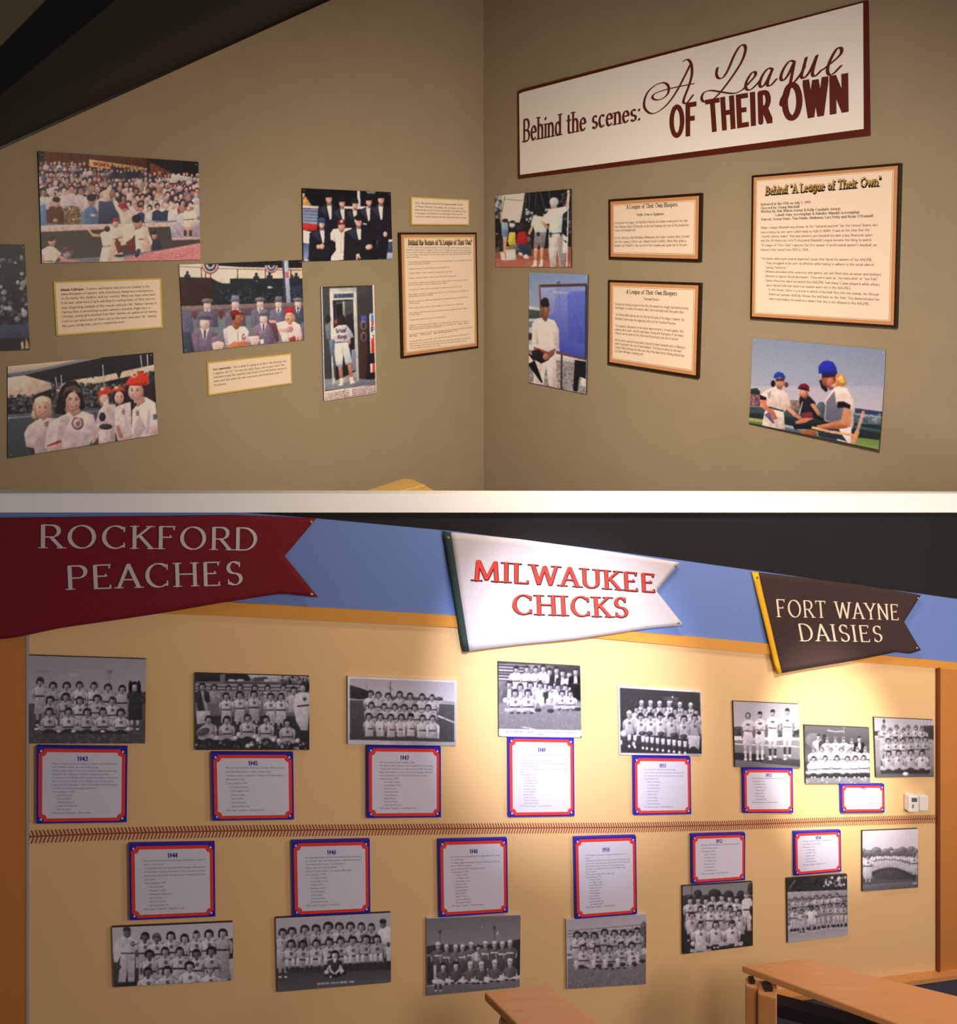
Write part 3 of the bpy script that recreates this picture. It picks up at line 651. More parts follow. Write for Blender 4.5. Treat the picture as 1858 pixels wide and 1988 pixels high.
# where the corners of each print lie on the enlargement that its drawing below was measured on
FRAMES = {'partial': [(-150, 470), (48, 475), (58, 679), (-138, 686)], 'crowd': [(205, 108), (1650, 205), (1668, 1087), (240, 1120)], 'women': [(-93, 440), (1655, 275), (1715, 1262), (-93, 1545)], 'men': [(110, 148), (1585, 90), (1615, 1050), (165, 1210)], 'tux': [(83, 75), (922, 113), (940, 745), (92, 770)], 'booth': [(108, 125), (582, 108), (607, 1075), (135, 1150)], 'crew': [(125, 120), (720, 68), (722, 683), (133, 680)], 'blueboard': [(392, 722), (853, 740), (840, 1677), (390, 1585)], 'batters': [(170, 85), (1583, 215), (1530, 1265), (142, 985)], 'p43': [(140, 70), (1440, 112), (1430, 1040), (140, 1040)], 'p45': [(118, 105), (1495, 145), (1495, 1030), (120, 1030)], 'p47': [(100, 88), (1500, 145), (1495, 980), (103, 960)], 'p49': [(103, 90), (1062, 142), (1078, 975), (112, 960)], 'p51': [(142, 82), (1280, 155), (1300, 1045), (165, 1030)], 'p53': [(58, 92), (608, 118), (620, 652), (75, 645)], 'p55': [(655, 292), (1198, 315), (1207, 783), (667, 783)], 'p56': [(1240, 228), (1738, 250), (1742, 727), (1257, 728)], 'p44': [(98, 1108), (1390, 1050), (1395, 1672), (118, 1745)], 'p46': [(92, 1040), (1437, 975), (1440, 1788), (112, 1902)], 'p48': [(105, 985), (1140, 945), (1130, 1738), (108, 1832)], 'p50': [(120, 1090), (1087, 1025), (1080, 1865), (130, 1925)], 'p52': [(185, 888), (1187, 825), (1190, 1735), (190, 1858)], 'p54': [(108, 695), (805, 645), (815, 1350), (118, 1438)], 'p57': [(985, 140), (1632, 115), (1632, 795), (988, 842)]}
DOTS = {'partial': (171, 183), 'crowd': (269, 177), 'women': (252, 147), 'men': (206, 142), 'tux': (150, 118), 'booth': (90, 187), 'crew': (128, 126), 'blueboard': (99, 194), 'batters': (226, 155), 'p43': (198, 145), 'p45': (193, 127), 'p47': (183, 112), 'p49': (139, 123), 'p51': (139, 113), 'p53': (110, 109), 'p55': (109, 97), 'p56': (99, 98), 'p44': (203, 99), 'p46': (193, 121), 'p48': (158, 126), 'p50': (134, 117), 'p52': (119, 111), 'p54': (102, 105), 'p57': (94, 100)}


# ------------------------------------------------------------------ the setting
def floor_z(u):
    return -1.14 - 0.2275 * u                # the lower gallery floor is a ramp that falls to the right

def strip(mb, wall, upper, lower, n0, n1):
    """a board along the wall between two edge lines of (u, z) stations"""
    for (a, b), (c, d) in zip(zip(upper, upper[1:]), zip(lower, lower[1:])):
        q = [a, b, d, c]
        slab(mb, wall, q, n0, n1)
def shell(mb, wall, upper, lower, n0, n1):
    """the same as one closed board without inner walls"""
    k = len(upper)
    ring = [(u, z) for u, z in lower] + [(u, z) for u, z in reversed(upper)]
    back = [wall.pt(u, z, n0) for u, z in ring]; front = [wall.pt(u, z, n1) for u, z in ring]
    m = len(ring)
    faces = []
    for i in range(k - 1):
        j = m - 1 - i
        faces.append((m + i, m + i + 1, m + j - 1, m + j))
        faces.append((j, j - 1, i + 1, i))
    faces += [(i, (i + 1) % m, m + (i + 1) % m, m + i) for i in range(m)]
    mb.add(back + front, faces)

def structure(name, mb, m, **kw):
    o = mb.build(name, m, **kw)
    o['kind'] = 'structure'
    return o

mb = MB(); slab(mb, WALL_LEFT, [(L_SPAN[0], 5.8), (0.0, 5.8), (0.0, -.35), (L_SPAN[0], -.35)], -.12, 0); structure('wall_left', mb, M_CLOTH)
mb = MB(); slab(mb, WALL_RIGHT, [(0.0, 5.8), (R_SPAN[0], 5.8), (R_SPAN[0], -3.2), (0.0, -3.2)], -.12, 0); structure('wall_right', mb, M_CLOTH)
# raked black ceiling that meets the left wall along a rising line, with its trim bead
n = Vector(WALL_LEFT.n)
a, b = [WALL_LEFT.pt(u, z) for u, z in (CEIL_LINE[0], CEIL_LINE[-1])]
up = Vector((0, 0, .14))
mb = MB(); mb.prism([a + up, b + up, b + up + n * 5.7, a + up + n * 5.7], [a, b, b + n * 5.7, a + n * 5.7]); structure('ceiling', mb, M_CEIL)
mb = MB(); strip(mb, WALL_LEFT, CEIL_LINE, [(u, z - .022) for u, z in CEIL_LINE], 0, .012); structure('trim_1', mb, M_FRAME)
mb = MB()
fl = [WALL_FRONT.pt(WALL_FRONT_ENDS[0], -.35, -.1), WALL_FRONT.pt(WALL_FRONT_ENDS[3], -.35, -.1), WALL_RIGHT.pt(0, -.35), WALL_LEFT.pt(L_SPAN[0], -.35)]
mb.prism([p - Vector((0, 0, .12)) for p in fl], fl); structure('floor', mb, M_FLOOR)
# lower gallery: the long team wall, a parapet to the upper gallery behind it
u0, u1 = WALL_FRONT_ENDS[0], WALL_FRONT_ENDS[3]
mb = MB(); q = []
for u in (u0 - .4, u1 + .4):
    q.append((u, floor_z(u)))
p = [WALL_FRONT.pt(q[0][0], q[0][1], -.1), WALL_FRONT.pt(q[1][0], q[1][1], -.1), WALL_FRONT.pt(q[1][0], q[1][1], 3.0), WALL_FRONT.pt(q[0][0], q[0][1], 3.0)]
mb.prism([v - Vector((0, 0, .12)) for v in p], p); structure('floor', mb, M_FLOOR)
cop_mid = [((a[0]), (a[1] + b[1]) / 2) for a, b in zip(LINE_COPING_TOP, LINE_COPING_BOTTOM)]
mb = MB(); shell(mb, WALL_FRONT, cop_mid, [(u, floor_z(u)) for u, z in cop_mid], -.1, 0); structure('wall_front', mb, M_YELLOW)
cb = [(u, z + .004) for u, z in LINE_COPING_BOTTOM]
def under(line):
    out = []
    for u, z in line:
        for (ua, za), (ub, zb) in zip(cb, cb[1:]):
            if ua <= u <= ub or (ub, zb) == cb[-1]:
                zc = za + (zb - za) * (u - ua) / (ub - ua)
                break
        out.append((u, min(z, zc)))
    return out
black = under(LINE_BLACK)
cap_line = under([(u, 9) for u, z in LINE_BLACK])
k0 = 3
mb = MB(); shell(mb, WALL_FRONT, cap_line[k0:], black[k0:], 0, .006); structure('wall_front_black_band', mb, M_BLACK)
mb = MB(); shell(mb, WALL_FRONT, black, [(u, z) for u, z in LINE_LEDGE_TOP], 0, .005); structure('wall_front_blue_band', mb, M_BLUE)
mb = MB(); shell(mb, WALL_FRONT, LINE_LEDGE_TOP, LINE_LEDGE_BOTTOM, 0, .012); structure('trim_2', mb, M_LEDGE)
mb = MB(); shell(mb, WALL_FRONT, LINE_COPING_TOP, LINE_COPING_BOTTOM, -.03, .02); structure('trim_3', mb, M_WHITE)
zl = LINE_LEDGE_BOTTOM[1][1]; zr = LINE_LEDGE_BOTTOM[-2][1]
e0, e1 = EDGE_LEFT[0][0], EDGE_LEFT[1][0]
mb = MB(); slab(mb, WALL_FRONT, [(u0, zl + .02), (e0, zl - .004), (e0, floor_z(e0)), (u0, floor_z(u0))], 0, .012); structure('wall_front_end', mb, M_ORANGE)
mb = MB(); slab(mb, WALL_FRONT, [(e0, zl - .004), (e1, zl - .004), (e1, floor_z(e1)), (e0, floor_z(e0))], 0, .014); structure('trim_4', mb, M_BEAD)
e0, e1 = EDGE_RIGHT[0][0], EDGE_RIGHT[1][0]
mb = MB(); slab(mb, WALL_FRONT, [(e0, zr - .002), (e1, zr - .002), (e1, floor_z(e1)), (e0, floor_z(e0))], 0, .014); structure('trim_5', mb, M_BROWN)
mb = MB(); slab(mb, WALL_FRONT, [(e1, zr - .002), (u1, zr - .1), (u1, floor_z(u1)), (e1, floor_z(e1))], 0, .010); structure('wall_front_end', mb, M_ORANGE)
rt, rb = RAIL_TOP, RAIL_BOTTOM
mb = MB(); shell(mb, WALL_FRONT, rt, rb, 0, .045); structure('trim_6', mb, M_WOOD)
mb = MB(); shell(mb, WALL_FRONT, [(u, z) for u, z in rb], [(u, floor_z(u)) for u, z in rb], 0, .022); structure('wall_front_wainscot', mb, M_PANEL)

# ------------------------------------------------------------------ pictures: drawn on a grid of ink dots (the flat prints on the walls)
class Pic:
    def __init__(self, quad, nx, ny, bg):
        self.nx, self.ny = nx, ny
        self.W, self.H = nx * 2, ny * 2
        self.c = np.zeros((self.H, self.W, 3), np.float32)
        self.c[:] = self.col(bg)
        src = quad; dst = [(0, 0), (self.W, 0), (self.W, self.H), (0, self.H)]
        A = []; B = []
        for (x, y), (X, Y) in zip(src, dst):
            A.append([x, y, 1, 0, 0, 0, -X * x, -X * y]); B.append(X)
            A.append([0, 0, 0, x, y, 1, -Y * x, -Y * y]); B.append(Y)
        h = np.linalg.solve(np.array(A, float), np.array(B, float))
        self.M = np.append(h, 1).reshape(3, 3)
        self.rng = random.Random(int(nx * 31 + ny * 17))
        self.nrng = np.random.default_rng(nx * 31 + ny)
    def col(self, c):
        if isinstance(c, (int, float)):
            c = (c, c, c)
        return np.array(c, np.float32)
    def tr(self, pts):
        p = np.array([(x, y, 1.0) for x, y in pts]) @ self.M.T
        return p[:, :2] / p[:, 2:3]
    def mask(self, pts):
        p = self.tr(pts)
        x0 = max(0, int(p[:, 0].min())); x1 = min(self.W, int(p[:, 0].max()) + 2)
        y0 = max(0, int(p[:, 1].min())); y1 = min(self.H, int(p[:, 1].max()) + 2)
        if x1 <= x0 or y1 <= y0:
            return None
        X, Y = np.meshgrid(np.arange(x0, x1) + .5, np.arange(y0, y1) + .5)
        m = np.zeros(X.shape, bool)
        n = len(p)
        for i in range(n):
            ax, ay = p[i]; bx, by = p[(i + 1) % n]
            if abs(ay - by) < 1e-9:
                continue
            cond = (Y < ay) != (Y < by)
            m ^= cond & (X < (bx - ax) * (Y - ay) / (by - ay) + ax)
        return m, x0, x1, y0, y1
    def P(self, c, *xy, a=1.0, sp=0.0):
        """filled polygon; sp adds grain"""
        pts = list(zip(xy[::2], xy[1::2]))
        r = self.mask(pts)
        if r is None:
            return
        m, x0, x1, y0, y1 = r
        reg = self.c[y0:y1, x0:x1]
        col = self.col(c)
        if sp:
            k = self.nrng.normal(0, sp, m.shape)
            kk = self.nrng.normal(0, sp, ((m.shape[0] + 3) // 4, (m.shape[1] + 3) // 4)).repeat(4, 0).repeat(4, 1)[:m.shape[0], :m.shape[1]]
            fill = col[None, None, :] * (1 + (k * .5 + kk)[..., None])
            reg[m] = reg[m] * (1 - a) + fill[m] * a
        else:
            hh, ww = m.shape
            if hh * ww > 90:
                k = 1 + .2 * (np.linspace(.5, -.5, hh)[:, None] + .8 * np.linspace(.5, -.5, ww)[None, :])
                b = max(3, min(hh, ww) // 7)
                z = self.nrng.normal(0, 1, (hh // b + 2, ww // b + 2))
                fy = np.arange(hh) / b; fx = np.arange(ww) / b
                iy = fy.astype(int); ix = fx.astype(int); ty = (fy - iy)[:, None]; tx = (fx - ix)[None, :]
                zz = (z[iy][:, ix] * (1 - ty) * (1 - tx) + z[iy + 1][:, ix] * ty * (1 - tx) + z[iy][:, ix + 1] * (1 - ty) * tx + z[iy + 1][:, ix + 1] * ty * tx)
                k = k * (1 + self.rough * zz)
                fill = col[None, None, :] * k[..., None]
                reg[m] = reg[m] * (1 - a) + fill[m] * a
            else:
                reg[m] = reg[m] * (1 - a) + col * a
    rough = .06
    def GR(self, c0, c1, *xy):
        """polygon shaded from c0 at its top to c1 at its bottom"""
        pts = list(zip(xy[::2], xy[1::2]))
        r = self.mask(pts)
        if r is None:
            return
        m, x0, x1, y0, y1 = r
        t = np.linspace(0, 1, y1 - y0)[:, None, None]
        fill = (self.col(c0) * (1 - t) + self.col(c1) * t) + np.zeros((1, x1 - x0, 1), np.float32)
        self.c[y0:y1, x0:x1][m] = fill[m]
    def E(self, c, x, y, rx, ry, rot=0.0, a=1.0, n=18):
        cr, sr = math.cos(rot), math.sin(rot)
        def ring(k, dx=0, dy=0):
            xy = []
            for i in range(n):
                t = 2 * math.pi * i / n
                u, v = rx * k * math.cos(t) + dx, ry * k * math.sin(t) + dy
                xy += [x + u * cr - v * sr, y + u * sr + v * cr]
            return xy
        if n >= 14 and a == 1.0:                # rounded look: a darker rim under a lighter, shifted core
            c = self.col(c)
            self.P(c * .80, *ring(1.0))
            self.P(c * .92, *ring(.86, -.07 * rx, -.06 * ry))
            self.P(c, *ring(.68, -.13 * rx, -.11 * ry))
            self.P(np.minimum(c * 1.08, 252), *ring(.4, -.2 * rx, -.17 * ry), a=.7)
        else:
            self.P(c, *ring(1.0), a=a)
    def L(self, c, w, *xy, a=1.0):
        pts = list(zip(xy[::2], xy[1::2]))
        for (x0, y0), (x1, y1) in zip(pts, pts[1:]):
            d = math.hypot(x1 - x0, y1 - y0) or 1
            ox, oy = -(y1 - y0) / d * w / 2, (x1 - x0) / d * w / 2
            self.P(c, x0 + ox, y0 + oy, x1 + ox, y1 + oy, x1 - ox, y1 - oy, x0 - ox, y0 - oy, a=a)
    def T(self, c, s, x, y, h, x1, y1, wt=.07):
        w, quads = quick_polys(s, wt, wt * .7)
        for q in quads:
            xy = []
            for gx, gy in q:
                xy += [x + (x1 - x) * gx / w, y + (y1 - y) * gx / w - gy * h]
            self.P(c, *xy)
    def dots(self, n, box, r, cols, a=.8):
        x0, y0, x1, y1 = box
        for _ in range(n):
            x, y = self.rng.uniform(x0, x1), self.rng.uniform(y0, y1)
            k = self.rng.uniform(.5, 1.3)
            self.E(self.rng.choice(cols), x, y, r * k, r * k * self.rng.uniform(.6, 1.4), n=7, a=a)
    def crowd(self, rows, skin, shirts, hairs):
        """rows: (x0, x1, y, head size, spacing) from the back to the front"""
        R = self.rng
        for x0, x1, y, s, sp in rows:
            x = x0 + R.uniform(0, sp)
            while x < x1:
                yy = y + R.uniform(-.3, .3) * s
                sh = R.choice(shirts); sk = R.choice(skin)
                self.P(sh, x - .8 * s, yy + 2.0 * s, x - .7 * s, yy + .75 * s, x - .2 * s, yy + .45 * s, x + .2 * s, yy + .45 * s, x + .7 * s, yy + .75 * s, x + .8 * s, yy + 2.0 * s)
                self.E(R.choice(hairs), x, yy - .12 * s, .42 * s, .48 * s, n=10)
                self.E(sk, x + R.uniform(-.06, .06) * s, yy + .06 * s, .29 * s, .38 * s, n=10)
                x += sp * R.uniform(.7, 1.25)
    def player(self, x, y, s, shirt=195, hair=45, skin=165, hl=None, w=1.05, h=2.6, belt=0, logo=0, cap=None, legs=0, skirt=None, jacket=None, sit=0):
        """one figure of a team photograph: (x, y) the middle of the head, s its height"""
        P, E = self.P, self.E
        shade = lambda c, k: tuple(v * k for v in (c if isinstance(c, tuple) else (c, c, c)))
        sk = skirt if skirt is not None else shirt
        b = y + h * s
        if legs:
            for q in (-.34, .34):
                P(shade(skin, .95), x + (q - .17) * s, b, x + (q + .17) * s, b, x + (q + .12) * s, b + legs * s, x + (q - .12) * s, b + legs * s)
                P(60, x + (q - .15) * s, b + legs * .55 * s, x + (q + .15) * s, b + legs * .55 * s, x + (q + .12) * s, b + legs * s, x + (q - .12) * s, b + legs * s)
                E(225, x + q * s, b + legs * s, .2 * s, .12 * s, n=8)
        # torso and skirt
        P(shade(shirt, .45), x - w * 1.06 * s, y + 1.95 * s, x - w * .95 * s, y + .75 * s, x, y + .4 * s, x + w * .95 * s, y + .75 * s, x + w * 1.06 * s, y + 1.95 * s)
        P(shade(sk, .88), x - .62 * w * s, y + 1.7 * s, x + .62 * w * s, y + 1.7 * s, x + .8 * w * s, b, x - .8 * w * s, b)
        P(shirt, x - .68 * w * s, y + 1.9 * s, x - .74 * w * s, y + .75 * s, x - .22 * s, y + .48 * s, x + .22 * s, y + .48 * s, x + .74 * w * s, y + .75 * s, x + .68 * w * s, y + 1.9 * s)
        P(shade(shirt, .86), x + .25 * s, y + .6 * s, x + .74 * w * s, y + .78 * s, x + .68 * w * s, y + 1.9 * s, x + .3 * s, y + 1.9 * s)
        for q in (-1, 1):
            P(shirt, x + q * .72 * w * s, y + .72 * s, x + q * 1.0 * w * s, y + .95 * s, x + q * 1.08 * w * s, y + 1.4 * s, x + q * .78 * w * s, y + 1.5 * s)
            P(shade(skin, .9), x + q * .8 * w * s, y + 1.45 * s, x + q * 1.04 * w * s, y + 1.4 * s, x + q * .95 * w * s, y + 2.2 * s, x + q * .75 * w * s, y + 2.2 * s)
        if jacket is not None:
            for q in (-1, 1):
                P(jacket, x + q * .2 * s, y + .5 * s, x + q * .95 * w * s, y + .75 * s, x + q * 1.1 * w * s, y + 2.2 * s, x + q * .6 * w * s, y + 2.3 * s, x + q * .3 * s, y + 1.9 * s)
        if sit:
            for q in (-1, 1):
                P(shade(skin, 1.0), x + q * .3 * s, b - .1 * s, x + q * 1.35 * s, b - .35 * s, x + q * 1.45 * s, b + .05 * s, x + q * .5 * s, b + .35 * s)
                E(55, x + q * .45 * s, b + .3 * s, .3 * s, .14 * s, n=8)
        if belt:
            P(50, x - .66 * w * s, y + 1.72 * s, x + .66 * w * s, y + 1.72 * s, x + .66 * w * s, y + 1.9 * s, x - .66 * w * s, y + 1.9 * s)
        if logo:
            E(70, x + .05 * s, y + 1.15 * s, .21 * s, .21 * s, n=10)
            E(shade(shirt, .8), x + .05 * s, y + 1.15 * s, .09 * s, .09 * s, n=6)
        # neck, hair, face
        P(shade(skin, .75), x - .15 * s, y + .3 * s, x + .15 * s, y + .3 * s, x + .2 * s, y + .62 * s, x, y + .78 * s, x - .2 * s, y + .62 * s)
        if hl is None:
            hl = .56
        R = self.rng
        hl = hl * R.uniform(.78, .98)
        E(hair, x + R.uniform(-.03, .03) * s, y - .12 * s, hl * s, .47 * s, n=14)
        for q in (-1, 1):                       # locks beside the cheeks
            E(shade(hair, 1.15), x + q * hl * .82 * s, y + R.uniform(.0, .2) * s, .14 * s, R.uniform(.16, .34) * s, n=8)
        E(skin, x, y + .07 * s, .34 * s, .43 * s, n=14)
        E(hair, x + R.uniform(-.1, .1) * s, y - .32 * s, .3 * s, .13 * s, n=10)
        E(shade(skin, .72), x + .16 * s, y + .12 * s, .15 * s, .3 * s, a=.6, n=8)
        for q in (-.12, .12):
            E(shade(skin, .35), x + q * s, y, .055 * s, .035 * s, n=6)
        E(shade(skin, .5), x, y + .27 * s, .1 * s, .035 * s, n=6)
        if cap is not None:
            P(cap, x - .36 * s, y - .14 * s, x - .34 * s, y - .42 * s, x - .12 * s, y - .6 * s, x + .12 * s, y - .6 * s, x + .34 * s, y - .42 * s, x + .36 * s, y - .14 * s)
            P(shade(cap, .6), x - .4 * s, y - .17 * s, x + .4 * s, y - .17 * s, x + .36 * s, y - .06 * s, x - .36 * s, y - .06 * s)
    def team(self, heads, s, **kw):
        for hd in heads:
            k = dict(kw)
            if len(hd) > 2:
                k.update(hd[2])
            j = self.rng.uniform(.9, 1.08)
            if 'shirt' not in k:
                k['shirt'] = 195
            sh = k['shirt']
            if not isinstance(sh, tuple):
                k['shirt'] = sh * j
            ss = k.pop('s', s)
            self.player(hd[0], hd[1], ss, **k)
    def finish(self, grain=.03, soft=.6, tint=(1, 1, 1), illum=None):
        c = self.c
        c = (c[0::2, 0::2] + c[1::2, 0::2] + c[0::2, 1::2] + c[1::2, 1::2]) / 4
        if soft:
            b = c.copy()
            b[1:-1, 1:-1] = (c[:-2, 1:-1] + c[2:, 1:-1] + c[1:-1, :-2] + c[1:-1, 2:]) / 4
            c = c * (1 - soft) + b * soft
        c = c * (1 + self.nrng.normal(0, grain, c.shape[:2]))[..., None] * np.array(tint, np.float32)
        c = np.clip(c, 4, 250) / 255
        lin = np.where(c <= .04045, c / 12.92, ((c + .055) / 1.055) ** 2.4)
        if illum is not None:
            lin = lin / np.array(illum)
        return np.clip(lin, .004, .86)

def print_mesh(name, wall, q, n, ink, parent, bow=None):
    """the print itself: a sheet of ink dots lying on the board's face"""
    ny, nx = ink.shape[:2]
    S, T = np.meshgrid((np.arange(nx)) / (nx - 1), (np.arange(ny)) / (ny - 1))
    Q = np.array(q)
    uz = (Q[0][None, None] * ((1 - S) * (1 - T))[..., None] + Q[1] * (S * (1 - T))[..., None] + Q[2] * (S * T)[..., None] + Q[3] * ((1 - S) * T)[..., None])
    off = np.full(S.shape, n) + (bow(S, T) if bow else 0)
    org = parent_origin(parent)
    co = np.empty((ny, nx, 3))
    for i in range(3):
        base = (wall.o.x, wall.o.y, 0)[i] - org[i]
        co[..., i] = base + wall.d[i] * uz[..., 0] + wall.n[i] * off + (uz[..., 1] if i == 2 else 0)
    idx = np.arange(nx * ny).reshape(ny, nx)
    faces = np.stack([idx[1:, :-1], idx[1:, 1:], idx[:-1, 1:], idx[:-1, :-1]], -1).reshape(-1, 4)
    me = bpy.data.meshes.new(name)
    me.vertices.add(nx * ny)
    me.vertices.foreach_set('co', co.reshape(-1).astype(np.float32))
    nf = len(faces)
    me.loops.add(nf * 4)
    me.loops.foreach_set('vertex_index', faces.reshape(-1).astype(np.int32))
    me.polygons.add(nf)
    me.polygons.foreach_set('loop_start', np.arange(0, nf * 4, 4, dtype=np.int32))
    at = me.color_attributes.new('ink', 'FLOAT_COLOR', 'POINT')
    rgba = np.ones((nx * ny, 4), np.float32)
    rgba[:, :3] = ink.reshape(-1, 3)
    at.data.foreach_set('color', rgba.reshape(-1))
    me.materials.append(M_PRINT)
    me.update(calc_edges=True)
    o = bpy.data.objects.new(name, me)
    COL.objects.link(o)
    o.parent = parent
    return o

# every drawing uses the units of the enlargement in FRAMES
SKINS = [(205, 150, 132), (190, 130, 112), (214, 165, 145), (165, 110, 95)]
def draw_partial(p):
    p.P((34, 36, 38), -200, 440, 60, 440, 70, 700, -200, 700)
    p.dots(260, (-150, 500, 58, 640), 5, [(150, 140, 140), (90, 85, 90), (60, 60, 70), (30, 30, 34), (190, 175, 170)])
    p.P((66, 66, 86), -150, 632, 58, 630, 58, 655, -150, 660)
    p.P((40, 36, 44), 38, 655, 58, 655, 58, 680, 38, 680); p.P((210, 170, 130), 40, 665, 44, 662, 46, 676, 41, 678); p.P((200, 150, 110), 50, 655, 57, 676, 48, 677)

def draw_crowd(p):
    p.P((44, 26, 24), 200, 100, 1700, 190, 1700, 480, 200, 480)
    p.P((84, 42, 28), 260, 110, 1180, 165, 1180, 330, 260, 260)
    for x in (330, 420, 505, 590, 660):
        p.L((58, 30, 24), 8, x, 110, x + 6, 270)
    p.P((36, 22, 24), 200, 100, 265, 108, 255, 200, 206, 190)
    p.P((26, 22, 26), 1215, 170, 1650, 200, 1655, 340, 1400, 318, 1215, 205)
    p.P((104, 52, 32), 1215, 215, 1405, 300, 1410, 380, 1225, 360)
    for x in (1255, 1300, 1350):
        p.L((80, 40, 28), 6, x, 235, x + 4, 370)
    W_, D_, R_, B_ = (196, 178, 172), (52, 50, 72), (120, 62, 60), (96, 100, 130)
    sh = [W_, (180, 160, 160), D_, D_, R_, B_, (70, 48, 48), (196, 166, 156), (130, 100, 100), (60, 44, 50)]
    ha = [(46, 32, 32), (60, 44, 40), (36, 30, 36), (150, 120, 100), (190, 175, 165)]
    p.crowd([(200, 700, 225, 34, 40), (200, 1180, 275, 36, 40), (200, 1660, 325, 38, 40), (200, 1660, 370, 42, 42), (200, 1660, 415, 46, 46)], SKINS, sh, ha)
    p.P((206, 158, 96), 668, 186, 1152, 258, 1152, 308, 672, 250)
    p.T((120, 52, 40), 'WOMEN IN', 706, 240, 34, 905, 265, .1)
    p.T((120, 52, 40), 'LEAGUE', 930, 268, 30, 1130, 290, .1)
    p.P((40, 34, 42), 860, 250, 1140, 285, 1150, 330, 870, 320); p.crowd([(860, 1150, 290, 34, 40)], SKINS, [(40, 40, 50), (60, 54, 60)], ha)
    p.P((190, 172, 160), 1405, 318, 1590, 345, 1592, 380, 1405, 372)
    p.crowd([(1200, 1660, 430, 48, 46), (200, 1660, 470, 54, 54), (200, 1660, 520, 60, 60)], SKINS, sh, ha)
    p.crowd([(220, 820, 480, 78, 92)], SKINS, [(206, 178, 168), (214, 190, 180), (196, 170, 165), (180, 176, 186)], ha)
    p.crowd([(1000, 1660, 585, 66, 66), (1120, 1640, 625, 62, 74)], SKINS, [W_, (214, 190, 180), D_, B_, R_], ha)
    p.GR((70, 74, 100), (48, 48, 66), 755, 560, 930, 560, 940, 768, 750, 770)
    p.P((214, 172, 150), 790, 470, 850, 450, 860, 560, 800, 570); p.E((150, 110, 100), 880, 500, 30, 45)
    p.P((84, 44, 34), 282, 760, 282, 660, 320, 610, 420, 610, 445, 680, 440, 768); p.E(SKINS[0], 372, 580, 34, 42); p.E((40, 30, 30), 372, 548, 38, 24); p.E(SKINS[1], 365, 735, 24, 18)
    p.P((120, 90, 60), 440, 768, 452, 640, 500, 600, 570, 612, 596, 700, 590, 768)
    p.dots(150, (450, 610, 590, 765), 8, [(206, 170, 110), (70, 46, 46), (150, 80, 70), (90, 80, 60)])
    p.P((84, 104, 134), 620, 768, 630, 640, 690, 590, 740, 640, 752, 768); p.E(SKINS[1], 690, 560, 34, 44); p.E((44, 36, 40), 690, 530, 44, 34); p.E(SKINS[2], 705, 690, 26, 14)
    p.P((96, 120, 150), 215, 600, 275, 590, 290, 780, 222, 790)
    p.P((206, 164, 150), 226, 782, 1400, 752, 1664, 734, 1664, 780, 1395, 790, 228, 838)
    p.P((226, 190, 172), 226, 782, 1400, 752, 1664, 734, 1664, 742, 226, 796)
    p.GR((66, 58, 52), (74, 60, 58), 228, 838, 1395, 790, 1410, 905, 1664, 905, 1664, 960, 1240, 1010, 860, 1070, 238, 1118)
    p.P((120, 112, 120), 400, 1085, 780, 1060, 780, 1100, 400, 1112)
    p.P((168, 146, 150), 1392, 760, 1664, 742, 1664, 890, 1415, 905); p.P((196, 150, 138), 1410, 892, 1664, 882, 1664, 905, 1415, 912)
    p.L((110, 96, 104), 5, 1440, 800, 1500, 890); p.L((110, 96, 104), 5, 1500, 800, 1600, 780)
    p.P((196, 118, 112), 820, 1105, 1240, 1015, 1668, 935, 1672, 1092, 850, 1112, sp=.06)
    p.P((206, 130, 122), 1240, 1015, 1668, 935, 1668, 965, 1240, 1040)
    CR, C2 = (226, 192, 164), (206, 166, 142)
    # player at the far right in cream
    p.P(CR, 1520, 650, 1600, 645, 1612, 790, 1512, 795); p.E(SKINS[0], 1560, 632, 22, 26); p.L((90, 60, 50), 8, 1515, 728, 1608, 724)
    for x in (1530, 1578):
        p.P((70, 46, 44), x - 14, 820, x + 14, 820, x + 12, 875, x - 12, 875)
    p.P(SKINS[1], 1524, 795, 1600, 795, 1594, 825, 1530, 825)
    # leaping player
    p.P(CR, 878, 548, 902, 545, 960, 610, 1010, 630, 1055, 680, 1060, 770, 960, 780, 945, 690, 905, 625)
    p.P(SKINS[2], 872, 500, 900, 495, 905, 560, 882, 560); p.E((150, 100, 80), 880, 500, 26, 34)
    p.P(CR, 975, 770, 1075, 765, 1090, 850, 1010, 950, 950, 960, 930, 900)
    p.P((106, 44, 38), 1000, 930, 1085, 880, 1090, 1000, 1010, 1020)
    p.E(SKINS[0], 985, 620, 32, 40); p.P((150, 48, 46), 925, 600, 945, 578, 1000, 580, 1025, 625, 960, 635)
    p.P(SKINS[1], 1060, 610, 1090, 590, 1140, 650, 1100, 660)
    # player seen from behind, arm thrown out
    p.P((214, 158, 132), 640, 800, 655, 795, 700, 850, 775, 860, 780, 885, 700, 880)
    p.P(CR, 770, 850, 860, 800, 900, 830, 905, 960, 960, 990, 990, 1100, 760, 1105, 790, 960)
    p.P(C2, 850, 900, 905, 900, 920, 1000, 860, 1100, 840, 1100); p.L((140, 90, 76), 9, 785, 968, 868, 962)
    p.E((60, 40, 36), 832, 812, 26, 26)
    # kneeling one with red cap
    p.P(CR, 860, 790, 950, 770, 985, 860, 970, 900, 880, 905); p.E(SKINS[0], 908, 765, 28, 36); p.P((160, 52, 46), 880, 745, 890, 715, 925, 715, 940, 748)
    p.P((110, 46, 40), 895, 930, 950, 920, 965, 1020, 930, 1030); p.E((50, 50, 70), 940, 1050, 45, 14)
    p.L((150, 92, 76), 10, 885, 905, 972, 885)
